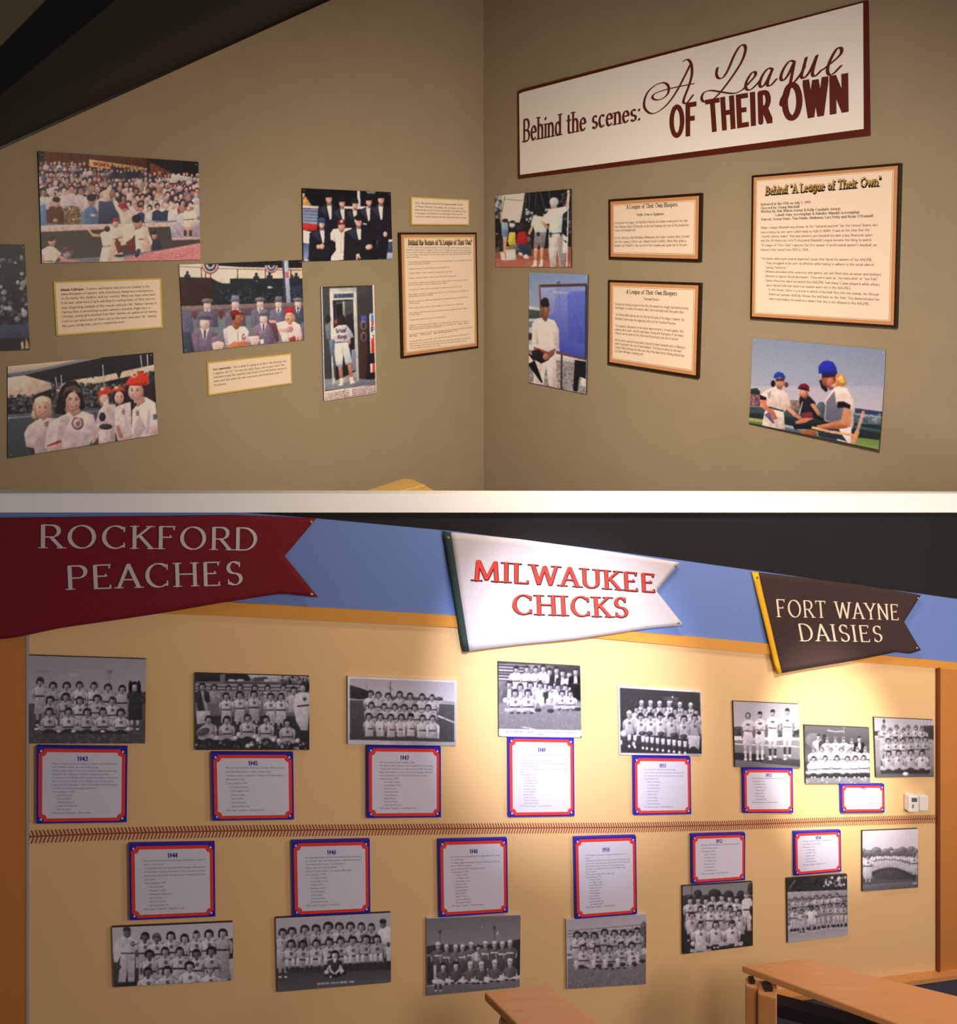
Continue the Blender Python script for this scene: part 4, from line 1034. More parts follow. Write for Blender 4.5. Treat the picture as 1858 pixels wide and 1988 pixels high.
    # dark haired manager
    p.P(C2, 1075, 830, 1130, 790, 1200, 800, 1215, 880, 1230, 1010, 1085, 1030, 1090, 900)
    p.P(CR, 1080, 830, 1130, 800, 1165, 800, 1160, 1020, 1090, 1025); p.E(SKINS[1], 1108, 765, 38, 50); p.E((40, 30, 34), 1095, 720, 42, 36)
    p.L((96, 64, 56), 9, 1110, 905, 1160, 902); p.P(CR, 1195, 880, 1215, 870, 1250, 950, 1230, 965)
    p.E((56, 56, 76), 1105, 1025, 22, 40, .4)
    p.E(SKINS[1], 1255, 872, 24, 34); p.E((46, 36, 36), 1250, 845, 26, 18); p.P((44, 48, 62), 1225, 1000, 1240, 910, 1300, 905, 1322, 985)
    # player watching at the left corner
    p.E((196, 140, 122), 332, 925, 36, 44); p.E((70, 46, 40), 322, 895, 38, 26); p.P(CR, 238, 1120, 235, 1000, 300, 965, 350, 970, 420, 1030, 350, 1118)
    p.P((196, 136, 116), 380, 1030, 470, 1080, 590, 1095, 590, 1112, 420, 1100); p.P((196, 136, 116), 240, 1040, 262, 1040, 262, 1118, 242, 1118); p.L((120, 70, 60), 10, 245, 1105, 345, 1100)
    p.E((150, 132, 140), 470, 1040, 40, 36); p.dots(40, (425, 960, 520, 1030), 8, [(96, 60, 50), (60, 44, 44), (150, 100, 84)])

def draw_women(p):
    DK = (34, 33, 36); CREAM = (226, 186, 158)
    p.P(DK, -100, 250, 1750, 250, 1750, 1600, -100, 1600)
    p.GR((226, 186, 156), (180, 160, 150), -100, 430, 840, 350, 300, 470, -100, 545)
    p.GR((150, 140, 140), (96, 98, 106), 840, 345, 1060, 335, 660, 420, 45, 560, -100, 560, -100, 530, 250, 480)
    p.P(CREAM, -100, 575, 110, 548, 430, 632, 440, 700, 250, 770, 200, 800, -100, 810)
    p.P(CREAM, 470, 690, 640, 610, 960, 560, 1010, 560, 1672, 415, 1672, 492, 1250, 580, 900, 660, 500, 740)
    for x in (860, 930, 1240, 1500):
        p.P(DK, x - 40, 500, x + 40, 490, x, 590)
    p.dots(700, (430, 640, 1320, 960), 16, [(52, 50, 54), (90, 84, 84), (34, 32, 36), (136, 124, 118), (64, 62, 62), (110, 100, 96)])
    p.dots(160, (-100, 780, 240, 980), 16, [(60, 58, 60), (36, 36, 38), (120, 110, 104), (80, 76, 76)])
    p.dots(60, (1600, 500, 1690, 640), 12, [(60, 66, 74), (36, 40, 50)])
    for x, y0, y1 in ((545, 540, 760), (480, 570, 680), (1045, 420, 700), (1580, 300, 640), (1500, 310, 470)):
        p.L((190, 178, 168), 12, x, y0, x + 18, y1)
    p.P((84, 82, 88), -100, 1010, 1000, 930, 1000, 1100, -100, 1600)
    p.GR((76, 80, 84), (66, 72, 68), -100, 1060, 980, 980, 1000, 1400, 260, 1500, -100, 1560)
    p.L((170, 160, 156), 10, -100, 1055, 210, 1030); p.L((150, 140, 140), 8, 800, 985, 990, 970)
    SK, SK2, SH, SHD = (220, 166, 146), (184, 130, 114), (214, 184, 180), (194, 163, 160)
    # fair haired player
    p.E((40, 32, 34), 340, 795, 100, 50); p.E((198, 160, 122), 325, 930, 118, 145); p.E((226, 194, 156), 330, 850, 105, 62)
    p.E((206, 170, 128), 230, 1010, 40, 60); p.E((160, 120, 92), 415, 1000, 36, 70)
    p.P(SHD, 105, 1240, 150, 1150, 260, 1070, 400, 1050, 560, 1060, 560, 1450, 230, 1500, 225, 1420, 130, 1400)
    p.P(SH, 125, 1240, 160, 1160, 250, 1085, 380, 1060, 330, 1200, 260, 1240, 240, 1400, 140, 1390)
    p.P(SK2, 270, 1040, 370, 1030, 390, 1075, 300, 1085); p.E(SK, 322, 945, 86, 112); p.E(SK2, 390, 960, 26, 86, a=.55)
    p.P((66, 52, 52), 130, 1400, 225, 1420, 232, 1500, 210, 1500)
    # dark haired player in front
    HR = (38, 28, 28)
    p.P(HR, 470, 1000, 510, 800, 545, 690, 620, 615, 720, 605, 790, 690, 815, 830, 820, 930, 770, 980, 600, 1010)
    p.P((92, 70, 58), 570, 760, 600, 690, 700, 660, 780, 700, 790, 760, 700, 720, 640, 740, 590, 860)
    p.P(SH, 350, 1420, 372, 1240, 400, 1120, 540, 1030, 640, 990, 800, 970, 930, 1010, 1010, 1250, 940, 1275, 885, 1385, 540, 1445)
    p.P(SHD, 540, 1040, 620, 1000, 650, 1080, 560, 1300, 540, 1440, 470, 1440)
    p.P((228, 200, 194), 650, 1010, 790, 985, 900, 1030, 960, 1200, 880, 1250, 700, 1180)
    p.P(SK2, 600, 940, 760, 920, 790, 990, 700, 1035, 610, 1010); p.E(SK, 685, 850, 98, 130, .1); p.E(SK2, 610, 870, 36, 110, a=.7)
    p.P(SHD, 760, 1400, 800, 1280, 830, 1300, 800, 1390); p.P(SHD, 620, 1420, 720, 1330, 760, 1340, 690, 1420)
    p.P((198, 148, 132), 930, 1270, 1005, 1255, 940, 1360, 905, 1370)
    p.P((168, 48, 60), 372, 1390, 530, 1320, 560, 1345, 400, 1400); p.P((206, 160, 146), 380, 1400, 560, 1350, 560, 1440, 380, 1470)
    # players with caps
    p.P(SHD, 965, 1090, 1000, 960, 1060, 890, 1200, 890, 1200, 1350, 1000, 1395)
    p.P(SH, 975, 1080, 1005, 960, 1060, 900, 1100, 1000, 1060, 1120); p.P(SH, 1010, 1200, 1130, 1170, 1140, 1350, 1000, 1390)
    p.E((60, 60, 56), 1080, 1160, 80, 36); p.E((50, 40, 46), 1040, 1040, 40, 55)
    p.E((150, 90, 70), 1020, 830, 36, 60); p.E(SK, 1065, 830, 56, 74); p.P((226, 188, 168), 1050, 870, 1110, 820, 1120, 890, 1090, 1000, 1060, 960)
    CAP = (214, 62, 46)
    p.P(CAP, 985, 785, 1000, 720, 1050, 682, 1120, 690, 1160, 735, 1140, 755); p.E((232, 190, 160), 1042, 708, 26, 22)
    p.P(SH, 1190, 930, 1260, 890, 1380, 860, 1400, 1320, 1230, 1340, 1190, 1200); p.P(SHD, 1195, 1140, 1260, 1120, 1310, 1250, 1220, 1330)
    p.E((46, 32, 32), 1245, 810, 98, 84); p.E(SK, 1243, 810, 58, 80); p.P(CAP, 1150, 735, 1175, 690, 1240, 665, 1300, 690, 1318, 722, 1250, 728); p.E((232, 190, 160), 1212, 690, 26, 20)
    p.P((176, 110, 100), 1195, 1150, 1240, 1140, 1290, 1290, 1250, 1310)
    p.P((46, 34, 36), 1520, 680, 1640, 660, 1695, 830, 1600, 850, 1540, 900)
    p.P((228, 202, 196), 1390, 1310, 1400, 960, 1460, 880, 1560, 800, 1680, 870, 1715, 1180, 1712, 1262)
    p.P(SHD, 1400, 1290, 1430, 1130, 1490, 1000, 1560, 1180, 1480, 1300); p.P(SHD, 1590, 960, 1620, 960, 1600, 1240, 1560, 1260)
    p.P(SK2, 1420, 830, 1540, 790, 1560, 850, 1470, 920, 1410, 900); p.E(SK, 1440, 735, 92, 108); p.E(SK2, 1500, 750, 42, 90, a=.5)
    p.P((40, 30, 34), 1405, 860, 1460, 880, 1425, 930)
    p.P((222, 60, 42), 1305, 660, 1360, 580, 1400, 520, 1500, 498, 1590, 530, 1605, 580, 1590, 655, 1450, 640)
    p.P((170, 42, 36), 1305, 660, 1450, 632, 1590, 640, 1590, 665, 1450, 668)
    p.E((236, 196, 168), 1425, 538, 46, 36, -.2); p.E(CAP, 1425, 538, 20, 16)
    for x, y, r in ((745, 1118, 72), (1293, 975, 34), (1462, 992, 36), (372, 1110, 40)):
        p.E((146, 70, 72), x, y, r * (.6 if r < 50 else 1), r * 1.1); p.E((206, 170, 166), x, y, r * (.45 if r < 50 else .8), r * .88); p.E((150, 80, 80), x, y, r * .3, r * .4)
    p.P((84, 90, 116), 1650, 1010, 1695, 1005, 1700, 1070, 1655, 1075); p.P((196, 150, 140), 1240, 1310, 1400, 1250, 1410, 1290, 1260, 1330)
    p.P((196, 150, 140), 1610, 1180, 1712, 1165, 1715, 1262, 1610, 1270)
    for x, y, k, tilt in ((322, 945, .9, 0), (692, 852, 1.08, 3), (1243, 815, .62, -2), (1428, 742, .95, -6)):
        p.E((206, 140, 120), x - 46 * k, y + 26 * k, 22 * k, 16 * k, a=.6, n=10); p.E((206, 140, 120), x + 46 * k, y + 24 * k, 22 * k, 16 * k, a=.6, n=10)
        for q in (-34, 36):
            p.L((84, 56, 48), 7 * k, x + (q - 18) * k, y - 36 * k, x + q * k, y - 44 * k + tilt, x + (q + 16) * k, y - 36 * k)
            p.E((96, 62, 56), x + q * k, y - 20 * k, 17 * k, 9 * k, n=10); p.E((44, 30, 32), x + q * k, y - 19 * k, 8 * k, 7 * k, n=8); p.E((240, 214, 200), x + (q - 5) * k, y - 22 * k, 4 * k, 3 * k, n=6)
        p.L((184, 126, 110), 6 * k, x + 2 * k, y - 14 * k, x + 8 * k, y + 16 * k, x - 8 * k, y + 20 * k)
        p.P((150, 46, 54), x - 36 * k, y + 40 * k, x - 14 * k, y + 36 * k, x + 4 * k, y + 39 * k, x + 22 * k, y + 35 * k, x + 38 * k, y + 37 * k, x + 22 * k, y + 62 * k, x - 18 * k, y + 64 * k)
        p.P((240, 222, 210), x - 28 * k, y + 43 * k, x + 30 * k, y + 40 * k, x + 16 * k, y + 54 * k, x - 14 * k, y + 55 * k)
    # hair falling over the brow and collars
    p.P((226, 194, 156), 232, 880, 260, 830, 330, 812, 400, 830, 424, 890, 390, 862, 320, 850, 262, 868); p.P((170, 130, 100), 225, 930, 240, 880, 250, 1010, 232, 1040); p.P((180, 140, 108), 405, 880, 424, 900, 420, 1010, 402, 1030)
    p.P((38, 28, 28), 572, 800, 600, 740, 660, 716, 700, 730, 640, 762, 604, 830, 600, 940, 575, 930); p.P((38, 28, 28), 700, 728, 760, 750, 792, 820, 790, 920, 772, 930, 774, 830, 740, 770)
    p.P((236, 210, 202), 600, 1010, 640, 985, 700, 1040, 672, 1068); p.P((236, 210, 202), 730, 1036, 790, 985, 812, 1000, 760, 1064); p.P((150, 90, 90), 690, 1040, 712, 1040, 704, 1062)
    p.P((236, 210, 202), 270, 1072, 300, 1056, 330, 1090, 300, 1110); p.P((236, 210, 202), 345, 1088, 388, 1050, 400, 1066, 362, 1104)

def draw_men(p):
    p.P((232, 196, 164), 90, 60, 1650, 60, 1650, 700, 90, 700)
    DK = (30, 28, 30)
    p.P(DK, 380, 120, 1600, 60, 1600, 192, 1300, 190, 820, 180, 420, 152)
    p.L((70, 58, 52), 8, 110, 172, 600, 198, 1100, 210, 1590, 218)
    for x, y in ((380, 190), (430, 200), (490, 200), (812, 205), (1145, 210), (1450, 220)):
        p.L(DK, 10, x, y, x, 330)
    for cx, cy, R in ((485, 145, 105), (1215, 160, 82)):
        for k, c in ((1, (150, 62, 56)), (.86, (222, 205, 190)), (.72, (60, 62, 84)), (.5, (210, 190, 178)), (.3, (50, 44, 56))):
            xy = []
            for i in range(13):
                a = math.pi * i / 12
                xy += [cx + R * k * math.cos(a), cy + R * 1.15 * k * math.sin(a)]
            p.P(c, *xy)
    p.P((58, 38, 36), 110, 300, 180, 300, 500, 308, 530, 340, 620, 370, 600, 640, 130, 650)
    p.P((36, 38, 42), 500, 310, 610, 375, 720, 378, 722, 318, 1600, 316, 1605, 640, 520, 650)
    p.P((40, 48, 66), 1430, 400, 1600, 400, 1605, 600, 1450, 600)
    p.dots(240, (520, 420, 1600, 600), 13, [(52, 56, 62), (30, 30, 34), (66, 72, 86), (44, 46, 52)])
    for x, y in ((212, 280), (1035, 300), (1515, 300), (1195, 350), (1460, 320), (1195, 290)):
        p.P((40, 42, 48), x - 42, y + 60, x - 34, y - 10, x + 34, y - 10, x + 42, y + 60); p.E((52, 48, 50), x, y - 30, 18, 24)
    p.E((190, 186, 190), 1198, 425, 32, 14); p.E((150, 146, 146), 1040, 350, 16, 6)
    p.P((128, 102, 98), 130, 650, 1605, 596, 1612, 690, 140, 760); p.P((96, 76, 76), 135, 700, 1608, 650, 1612, 740, 140, 790)
    p.P((60, 64, 84), 1340, 95, 1368, 94, 1405, 610, 1378, 610); p.P((176, 170, 176), 1366, 94, 1416, 92, 1450, 606, 1400, 608)
    p.P((206, 60, 70), 1383, 245, 1420, 243, 1424, 305, 1386, 307); p.P((176, 170, 176), 1394, 256, 1408, 255, 1409, 268, 1395, 269); p.P((176, 170, 176), 1396, 278, 1412, 277, 1413, 294, 1397, 295)
    FC, SUIT = (226, 184, 168), (112, 98, 112)
    def cut(x, y, s, suit, hat, b, brim=True, shirt=True):
        p.P(suit, x - 1.25 * s, b, x - 1.1 * s, y + .95 * s, x - .4 * s, y + .6 * s, x + .4 * s, y + .6 * s, x + 1.1 * s, y + .95 * s, x + 1.25 * s, b)
        k = tuple(v * .82 for v in suit)
        p.P(k, x + .5 * s, y + .8 * s, x + 1.1 * s, y + .95 * s, x + 1.25 * s, b, x + .7 * s, b); p.L(k, .06 * s, x - .6 * s, y + .9 * s, x - .5 * s, b)
        if shirt:
            p.P((236, 216, 206), x - .38 * s, y + .5 * s, x + .38 * s, y + .5 * s, x + .08 * s, y + 1.5 * s, x - .08 * s, y + 1.5 * s)
            p.P((70, 58, 76), x - .1 * s, y + .68 * s, x + .1 * s, y + .68 * s, x + .07 * s, y + 1.45 * s, x - .07 * s, y + 1.45 * s)
        p.E(FC, x, y + .1 * s, .45 * s, .55 * s); p.E((200, 156, 144), x + .28 * s, y + .15 * s, .14 * s, .4 * s, a=.5)
        if brim == 1:
            p.P(hat, x - .46 * s, y - .3 * s, x - .4 * s, y - .95 * s, x + .4 * s, y - .95 * s, x + .46 * s, y - .3 * s); p.E(tuple(v * .85 for v in hat), x, y - .32 * s, .7 * s, .13 * s)
            p.P(tuple(v * .7 for v in hat), x - .46 * s, y - .5 * s, x + .46 * s, y - .5 * s, x + .46 * s, y - .36 * s, x - .46 * s, y - .36 * s)
        else:
            p.E(hat, x, y - .42 * s, .68 * s, .3 * s); p.E(tuple(v * .75 for v in hat), x, y - .25 * s, .55 * s, .12 * s)
    p.P((96, 88, 104), 140, 720, 250, 700, 290, 900, 240, 1200, 160, 1200)
    p.P((104, 60, 62), 265, 720, 330, 710, 320, 800, 290, 810); p.P((104, 50, 54), 580, 705, 640, 700, 630, 800, 600, 800)
    cut(450, 630, 105, (106, 94, 110), (124, 112, 108), 900, 0, 1)
    cut(785, 620, 105, (112, 100, 112), (130, 126, 134), 920, 1)
    cut(1082, 610, 96, (108, 100, 114), (124, 112, 108), 900, 0)
    cut(1302, 620, 94, (110, 102, 118), (112, 108, 114), 830, 1)
    cut(1535, 610, 90, (74, 74, 92), (128, 116, 112), 900, 0); p.P((30, 28, 36), 1520, 668, 1560, 668, 1556, 680, 1524, 680)
    p.P((96, 96, 112), 1570, 850, 1620, 830, 1625, 1060, 1580, 1060)
    cut(420, 840, 138, (122, 98, 116), (110, 100, 110), 1230, 1)
    p.P((64, 66, 78), 150, 950, 250, 960, 300, 1210, 160, 1215)
    # manager with dark red cap
    p.P((238, 224, 212), 640, 930, 720, 880, 800, 900, 900, 890, 950, 960, 965, 1060, 800, 1130, 680, 1110)
    p.P((206, 186, 180), 640, 940, 690, 900, 700, 1100, 670, 1110); p.L((120, 80, 76), 5, 812, 940, 818, 1060)
    p.T((150, 70, 66), 'G', 862, 1050, 70, 905, 1046, .12)
    p.P((160, 88, 62), 750, 800, 850, 830, 830, 910, 790, 935, 745, 885); p.E((176, 100, 70), 810, 800, 62, 78); p.P((176, 100, 70), 855, 780, 884, 805, 856, 830); p.P((70, 36, 30), 735, 760, 785, 750, 790, 800, 750, 825)
    p.P((136, 30, 30), 722, 770, 725, 715, 770, 690, 830, 695, 860, 730, 915, 738, 912, 750, 840, 752, 770, 755); p.P((190, 150, 140), 806, 694, 836, 700, 858, 730, 848, 728)
    p.P((206, 120, 82), 680, 1120, 770, 1070, 900, 1060, 970, 1080, 960, 1105, 840, 1140, 700, 1145); p.L((150, 80, 56), 6, 790, 1100, 960, 1090)
    cut(1122, 790, 108, (128, 104, 122), (120, 112, 122), 1100, 1)
    p.P((96, 60, 70), 1190, 850, 1280, 850, 1310, 1060, 1270, 1080)
    p.P(FC, 508, 1070, 640, 1050, 648, 1120, 620, 1160, 520, 1170, 510, 1120); p.P((130, 104, 116), 495, 1070, 505, 1020, 560, 1000, 620, 1005, 655, 1050, 655, 1080, 580, 1062, 500, 1092)
    p.P(FC, 955, 1010, 1068, 1000, 1075, 1060, 1050, 1105, 980, 1110, 960, 1060); p.P((128, 104, 110), 930, 1010, 945, 965, 1000, 945, 1060, 962, 1075, 1005, 1000, 992); p.P((236, 216, 206), 1080, 1050, 1120, 1040, 1130, 1090, 1085, 1100)
    # player with red cap
    p.P((246, 206, 192), 1270, 850, 1400, 820, 1480, 825, 1560, 870, 1590, 1000, 1530, 1010, 1520, 1060, 1350, 1075, 1310, 940)
    p.P((232, 160, 130), 1185, 815, 1270, 820, 1285, 850, 1200, 850); p.P((226, 168, 146), 1280, 900, 1420, 920, 1420, 960, 1310, 960)
    p.E((216, 156, 96), 1440, 790, 66, 60); p.E((232, 170, 140), 1432, 775, 48, 66); p.P((190, 120, 96), 1410, 830, 1460, 830, 1465, 870, 1420, 870)
    p.P((196, 34, 40), 1380, 735, 1384, 680, 1430, 660, 1480, 672, 1492, 735, 1440, 725); p.E((150, 40, 46), 1418, 803, 16, 6); p.E((50, 30, 30), 1418, 762, 7, 5); p.E((50, 30, 30), 1448, 760, 7, 5)
    p.E((170, 110, 106), 1440, 925, 36, 38); p.E((246, 206, 192), 1440, 925, 26, 28); p.T((150, 80, 80), 'R', 1428, 942, 34, 1452, 940, .12)
    p.P((156, 60, 50), 1425, 1030, 1500, 1000, 1515, 1060, 1430, 1070); p.P((226, 160, 130), 1535, 1010, 1580, 1000, 1580, 1050, 1540, 1055)
    p.E((250, 226, 206), 1385, 1020, 46, 44)

def draw_tux(p):
    p.P((14, 12, 16), 60, 50, 960, 90, 970, 800, 60, 800)
    p.P((190, 140, 100), 85, 150, 120, 160, 175, 240, 88, 245); p.E((226, 176, 60), 108, 195, 18, 30); p.P((200, 70, 60), 88, 160, 110, 150, 108, 180, 90, 190); p.E((206, 150, 140), 95, 140, 16, 16)
    p.P((224, 196, 182), 86, 240, 240, 246, 240, 268, 86, 262)
    p.GR((120, 126, 146), (150, 150, 164), 86, 268, 245, 270, 245, 420, 88, 410)
    for y in (290, 320, 350, 380):
        p.L((84, 88, 108), 10, 90, y, 240, y + 8)
    p.P((176, 44, 44), 88, 400, 240, 420, 235, 480, 90, 470); p.P((236, 220, 212), 90, 470, 180, 490, 150, 600, 92, 590); p.GR((80, 84, 116), (150, 156, 176), 92, 595, 170, 600, 160, 780, 94, 775)
    p.P((216, 200, 200), 604, 100, 630, 102, 636, 250, 612, 250); p.P((226, 200, 190), 480, 246, 700, 250, 800, 256, 800, 278, 480, 270); p.P((110, 116, 130), 690, 105, 780, 108, 770, 130, 700, 128)
    p.P((170, 36, 40), 880, 380, 930, 385, 938, 490, 885, 485); p.P((240, 226, 216), 785, 500, 938, 490, 940, 580, 790, 590); p.P((60, 64, 96), 785, 590, 940, 585, 940, 680, 795, 690); p.P((170, 170, 186), 800, 690, 940, 682, 940, 750, 805, 755)
    TX = (22, 22, 30)
    def tux(x, y, s, b, hat=None, body=1.0, lean=0):
        p.P(TX, x - 1.15 * s * body, b, x - 1.05 * s * body, y + .9 * s, x - .3 * s, y + .5 * s, x + .3 * s, y + .5 * s, x + 1.05 * s * body, y + .9 * s, x + 1.15 * s * body, b)
        p.P((44, 44, 58), x - .9 * s * body, y + .9 * s, x - .35 * s, y + .6 * s, x - .15 * s, y + 1.7 * s, x - .3 * s, y + 1.7 * s)
        p.P((238, 218, 206), x - .24 * s + lean, y + .5 * s, x + .26 * s + lean, y + .5 * s, x + .26 * s + lean * 2, y + 1.9 * s, x + .1 * s + lean * 2, y + 2.0 * s)
        p.P((16, 14, 18), x - .22 * s + lean, y + .56 * s, x + .22 * s + lean, y + .68 * s, x + .22 * s + lean, y + .54 * s, x - .22 * s + lean, y + .7 * s)
        p.E((150, 96, 78), x, y + .3 * s, .2 * s, .3 * s); p.E((214, 152, 126), x, y + .02 * s, .31 * s, .42 * s); p.E((236, 180, 152), x - .06 * s, y - .02 * s, .16 * s, .26 * s)
        p.E((26, 22, 24), x, y - .33 * s, .34 * s, .17 * s)
        if hat:
            p.P(hat, x - .38 * s, y - .22 * s, x - .34 * s, y - .6 * s, x, y - .72 * s, x + .34 * s, y - .6 * s, x + .38 * s, y - .22 * s); p.P(tuple(v * .6 for v in hat), x - .42 * s, y - .24 * s, x + .42 * s, y - .24 * s, x + .38 * s, y - .14 * s, x - .38 * s, y - .14 * s)
        for q in (-.12, .12):
            p.E((60, 36, 34), x + q * s, y - .06 * s, .05 * s, .03 * s)
        p.L((246, 226, 214), .05 * s, x - .09 * s, y + .2 * s, x + .1 * s, y + .2 * s)
    tux(338, 178, 98, 480, (20, 18, 22)); tux(462, 218, 90, 560, (24, 20, 22)); tux(584, 232, 86, 560, (22, 30, 28), lean=-4)
    tux(715, 205, 92, 560, (18, 16, 20), lean=-8); tux(828, 185, 96, 560, (18, 16, 20), lean=-6)
    p.P(TX, 780, 380, 910, 380, 900, 560, 880, 750, 800, 745); p.E((220, 160, 134), 868, 510, 20, 26)
    tux(270, 415, 92, 770, (58, 66, 104), 1.2); p.E((214, 152, 126), 240, 628, 22, 22); p.E((220, 160, 136), 272, 625, 24, 26)
    p.P((60, 62, 70), 90, 770, 140, 730, 165, 765); p.P((200, 196, 200), 96, 765, 130, 740, 150, 765)
    WH = (242, 218, 202)
    p.P(WH, 352, 500, 380, 460, 550, 450, 575, 500, 550, 560, 540, 660, 590, 690, 580, 730, 500, 750, 355, 768, 360, 720, 405, 660, 400, 580, 355, 560)
    p.P((206, 180, 170), 352, 520, 400, 500, 405, 590, 360, 560); p.P((206, 180, 170), 420, 660, 540, 655, 500, 690, 440, 690)
    p.L((150, 90, 90), 4, 455, 490, 452, 665); p.L((150, 90, 90), 4, 480, 490, 482, 660)
    p.E((150, 92, 74), 458, 470, 24, 24); p.E((206, 140, 114), 458, 440, 34, 44); p.P((70, 34, 40), 416, 420, 420, 380, 458, 366, 496, 380, 498, 418); p.P((212, 60, 60), 438, 384, 458, 372, 478, 384, 474, 404, 442, 404); p.E((240, 220, 206), 458, 390, 10, 12)
    p.E((170, 110, 50), 506, 546, 18, 24); p.E((226, 170, 70), 506, 546, 9, 12)
    tux(618, 398, 96, 770, None, 1.3, -2); p.E((26, 22, 24), 615, 355, 40, 26); p.P((236, 216, 206), 660, 405, 695, 410, 690, 420, 660, 415)
    p.P(TX, 545, 560, 700, 560, 800, 640, 790, 755, 640, 765, 590, 700); p.E((222, 160, 134), 715, 630, 34, 26, -.3); p.P((222, 160, 134), 595, 700, 620, 690, 640, 740, 625, 742, 612, 720, 608, 758, 596, 755)

def draw_booth(p):
    p.P((64, 60, 58), 80, 80, 640, 80, 640, 1180, 80, 1180)
    for i in range(60):
        y = 110 + i * 16
        p.L((44, 42, 42), 3, 400, y + 4, 600, y - 2); p.L((52, 48, 48), 3, 110, y, 210, y)
    p.P((120, 116, 118), 130, 950, 610, 935, 610, 1010, 135, 1050)
    p.P((176, 164, 150), 186, 140, 425, 132, 446, 968, 236, 990, 212, 1005, 200, 700)
    p.P((204, 190, 174), 188, 175, 410, 168, 410, 180, 425, 175, 446, 968, 428, 970, 405, 236, 214, 244, 235, 985, 212, 1000)
    p.P((98, 102, 118), 220, 188, 400, 180, 402, 222, 222, 232); p.T((46, 48, 66), 'TELEPHONE', 262, 220, 22, 392, 213, .12); p.E((60, 64, 84), 240, 210, 10, 12)
    p.P((34, 32, 36), 214, 246, 404, 238, 420, 880, 300, 940, 240, 960)
    p.P((74, 70, 70), 240, 260, 400, 250, 400, 420, 244, 440); p.P((30, 28, 32), 244, 280, 300, 276, 300, 420, 250, 430)
    p.P((170, 160, 150), 303, 255, 318, 254, 324, 400, 310, 400); p.P((196, 186, 174), 396, 240, 405, 240, 420, 700, 412, 700)
    p.P((40, 36, 40), 330, 380, 390, 360, 400, 560, 350, 560); p.P((120, 124, 136), 380, 690, 414, 680, 418, 870, 388, 880); p.P((84, 86, 98), 200, 600, 236, 600, 240, 940, 226, 940)
    p.P((66, 42, 36), 440, 372, 535, 362, 515, 950, 452, 950); p.P((30, 26, 28), 535, 365, 615, 360, 615, 950, 512, 955)
    p.P((72, 84, 150), 466, 384, 512, 378, 512, 440, 468, 446); p.E((170, 160, 160), 488, 470, 26, 40); p.E((66, 52, 60), 488, 470, 20, 32); p.E((160, 150, 150), 488, 570, 24, 42); p.E((60, 46, 52), 488, 570, 18, 34)
    p.P((232, 218, 200), 540, 368, 580, 364, 600, 715, 548, 718); p.P((72, 110, 190), 552, 372, 582, 368, 584, 430, 552, 450); p.E((196, 44, 40), 590, 470, 34, 44); p.E((238, 226, 212), 592, 510, 36, 46); p.P((196, 50, 40), 556, 590, 600, 560, 600, 712, 556, 716)
    p.T((28, 30, 60), 'P', 556, 530, 44, 586, 529, .13); p.P((28, 30, 60), 562, 556, 600, 556, 584, 580)
    p.P((230, 216, 200), 548, 812, 566, 810, 568, 890, 550, 892); p.P((186, 52, 44), 566, 808, 602, 804, 602, 888, 568, 890)
    # waiting person outside the left pane
    p.E((44, 36, 36), 172, 410, 24, 36); p.P((112, 112, 120), 145, 470, 190, 440, 200, 600, 160, 590); p.P((100, 120, 136), 180, 600, 215, 600, 220, 740, 196, 740)
    SH = (204, 192, 190)
    p.P(SH, 215, 505, 262, 470, 335, 466, 372, 510, 404, 572, 365, 590, 352, 615, 235, 620, 228, 580)
    p.P((170, 158, 160), 330, 470, 372, 512, 404, 572, 365, 588, 345, 540); p.P((186, 130, 112), 352, 590, 372, 590, 372, 640, 356, 640)
    p.T((84, 66, 66), 'School', 240, 540, 40, 335, 530, .1); p.T((84, 66, 66), 'Kings', 258, 592, 36, 342, 582, .1)
    p.E((44, 34, 34), 290, 420, 38, 50); p.P((44, 34, 34), 258, 420, 322, 420, 326, 466, 260, 468); p.E((160, 70, 60), 244, 440, 14, 24)
    p.P((206, 196, 198), 232, 630, 350, 618, 386, 795, 325, 812, 308, 720, 302, 825, 244, 825, 230, 720); p.L((150, 142, 150), 5, 306, 720, 300, 640); p.P((156, 146, 152), 246, 818, 302, 818, 302, 836, 250, 836); p.P((156, 146, 152), 325, 806, 386, 792, 384, 810, 330, 824)
    for a in ((262, 836, 300, 836, 304, 945, 276, 945), (346, 824, 382, 812, 392, 935, 364, 938)):
        p.P((172, 112, 86), *a)
    p.P((236, 222, 214), 276, 942, 304, 942, 306, 1006, 268, 1010, 262, 1002, 280, 985); p.P((236, 222, 214), 364, 935, 392, 932, 396, 962, 420, 980, 372, 996)
    p.P((232, 196, 178), 130, 1062, 620, 995, 620, 1090, 130, 1165)
    for k in range(4):
        p.T((96, 70, 66), ['during the long waits while the', 'crew made ready for the game', 'out at the park at the edge of', 'town where it was filmed and'][k], 140, 1086 + k * 17, 9, 362, 1054 + k * 17, .13)
        p.T((96, 70, 66), ['players came to town to call', 'home from the booth near the', 'stand at the end of the street', 'where the drinks were sold'][k], 388, 1049 + k * 17, 9, 600, 1004 + k * 19, .13)
    p.P((226, 210, 194), 104, 120, 118, 120, 146, 1150, 132, 1155); p.P((232, 216, 198), 566, 105, 586, 105, 604, 1000, 594, 1000, 576, 400)
    p.P((30, 24, 26), 118, 124, 400, 116, 400, 126, 120, 132)

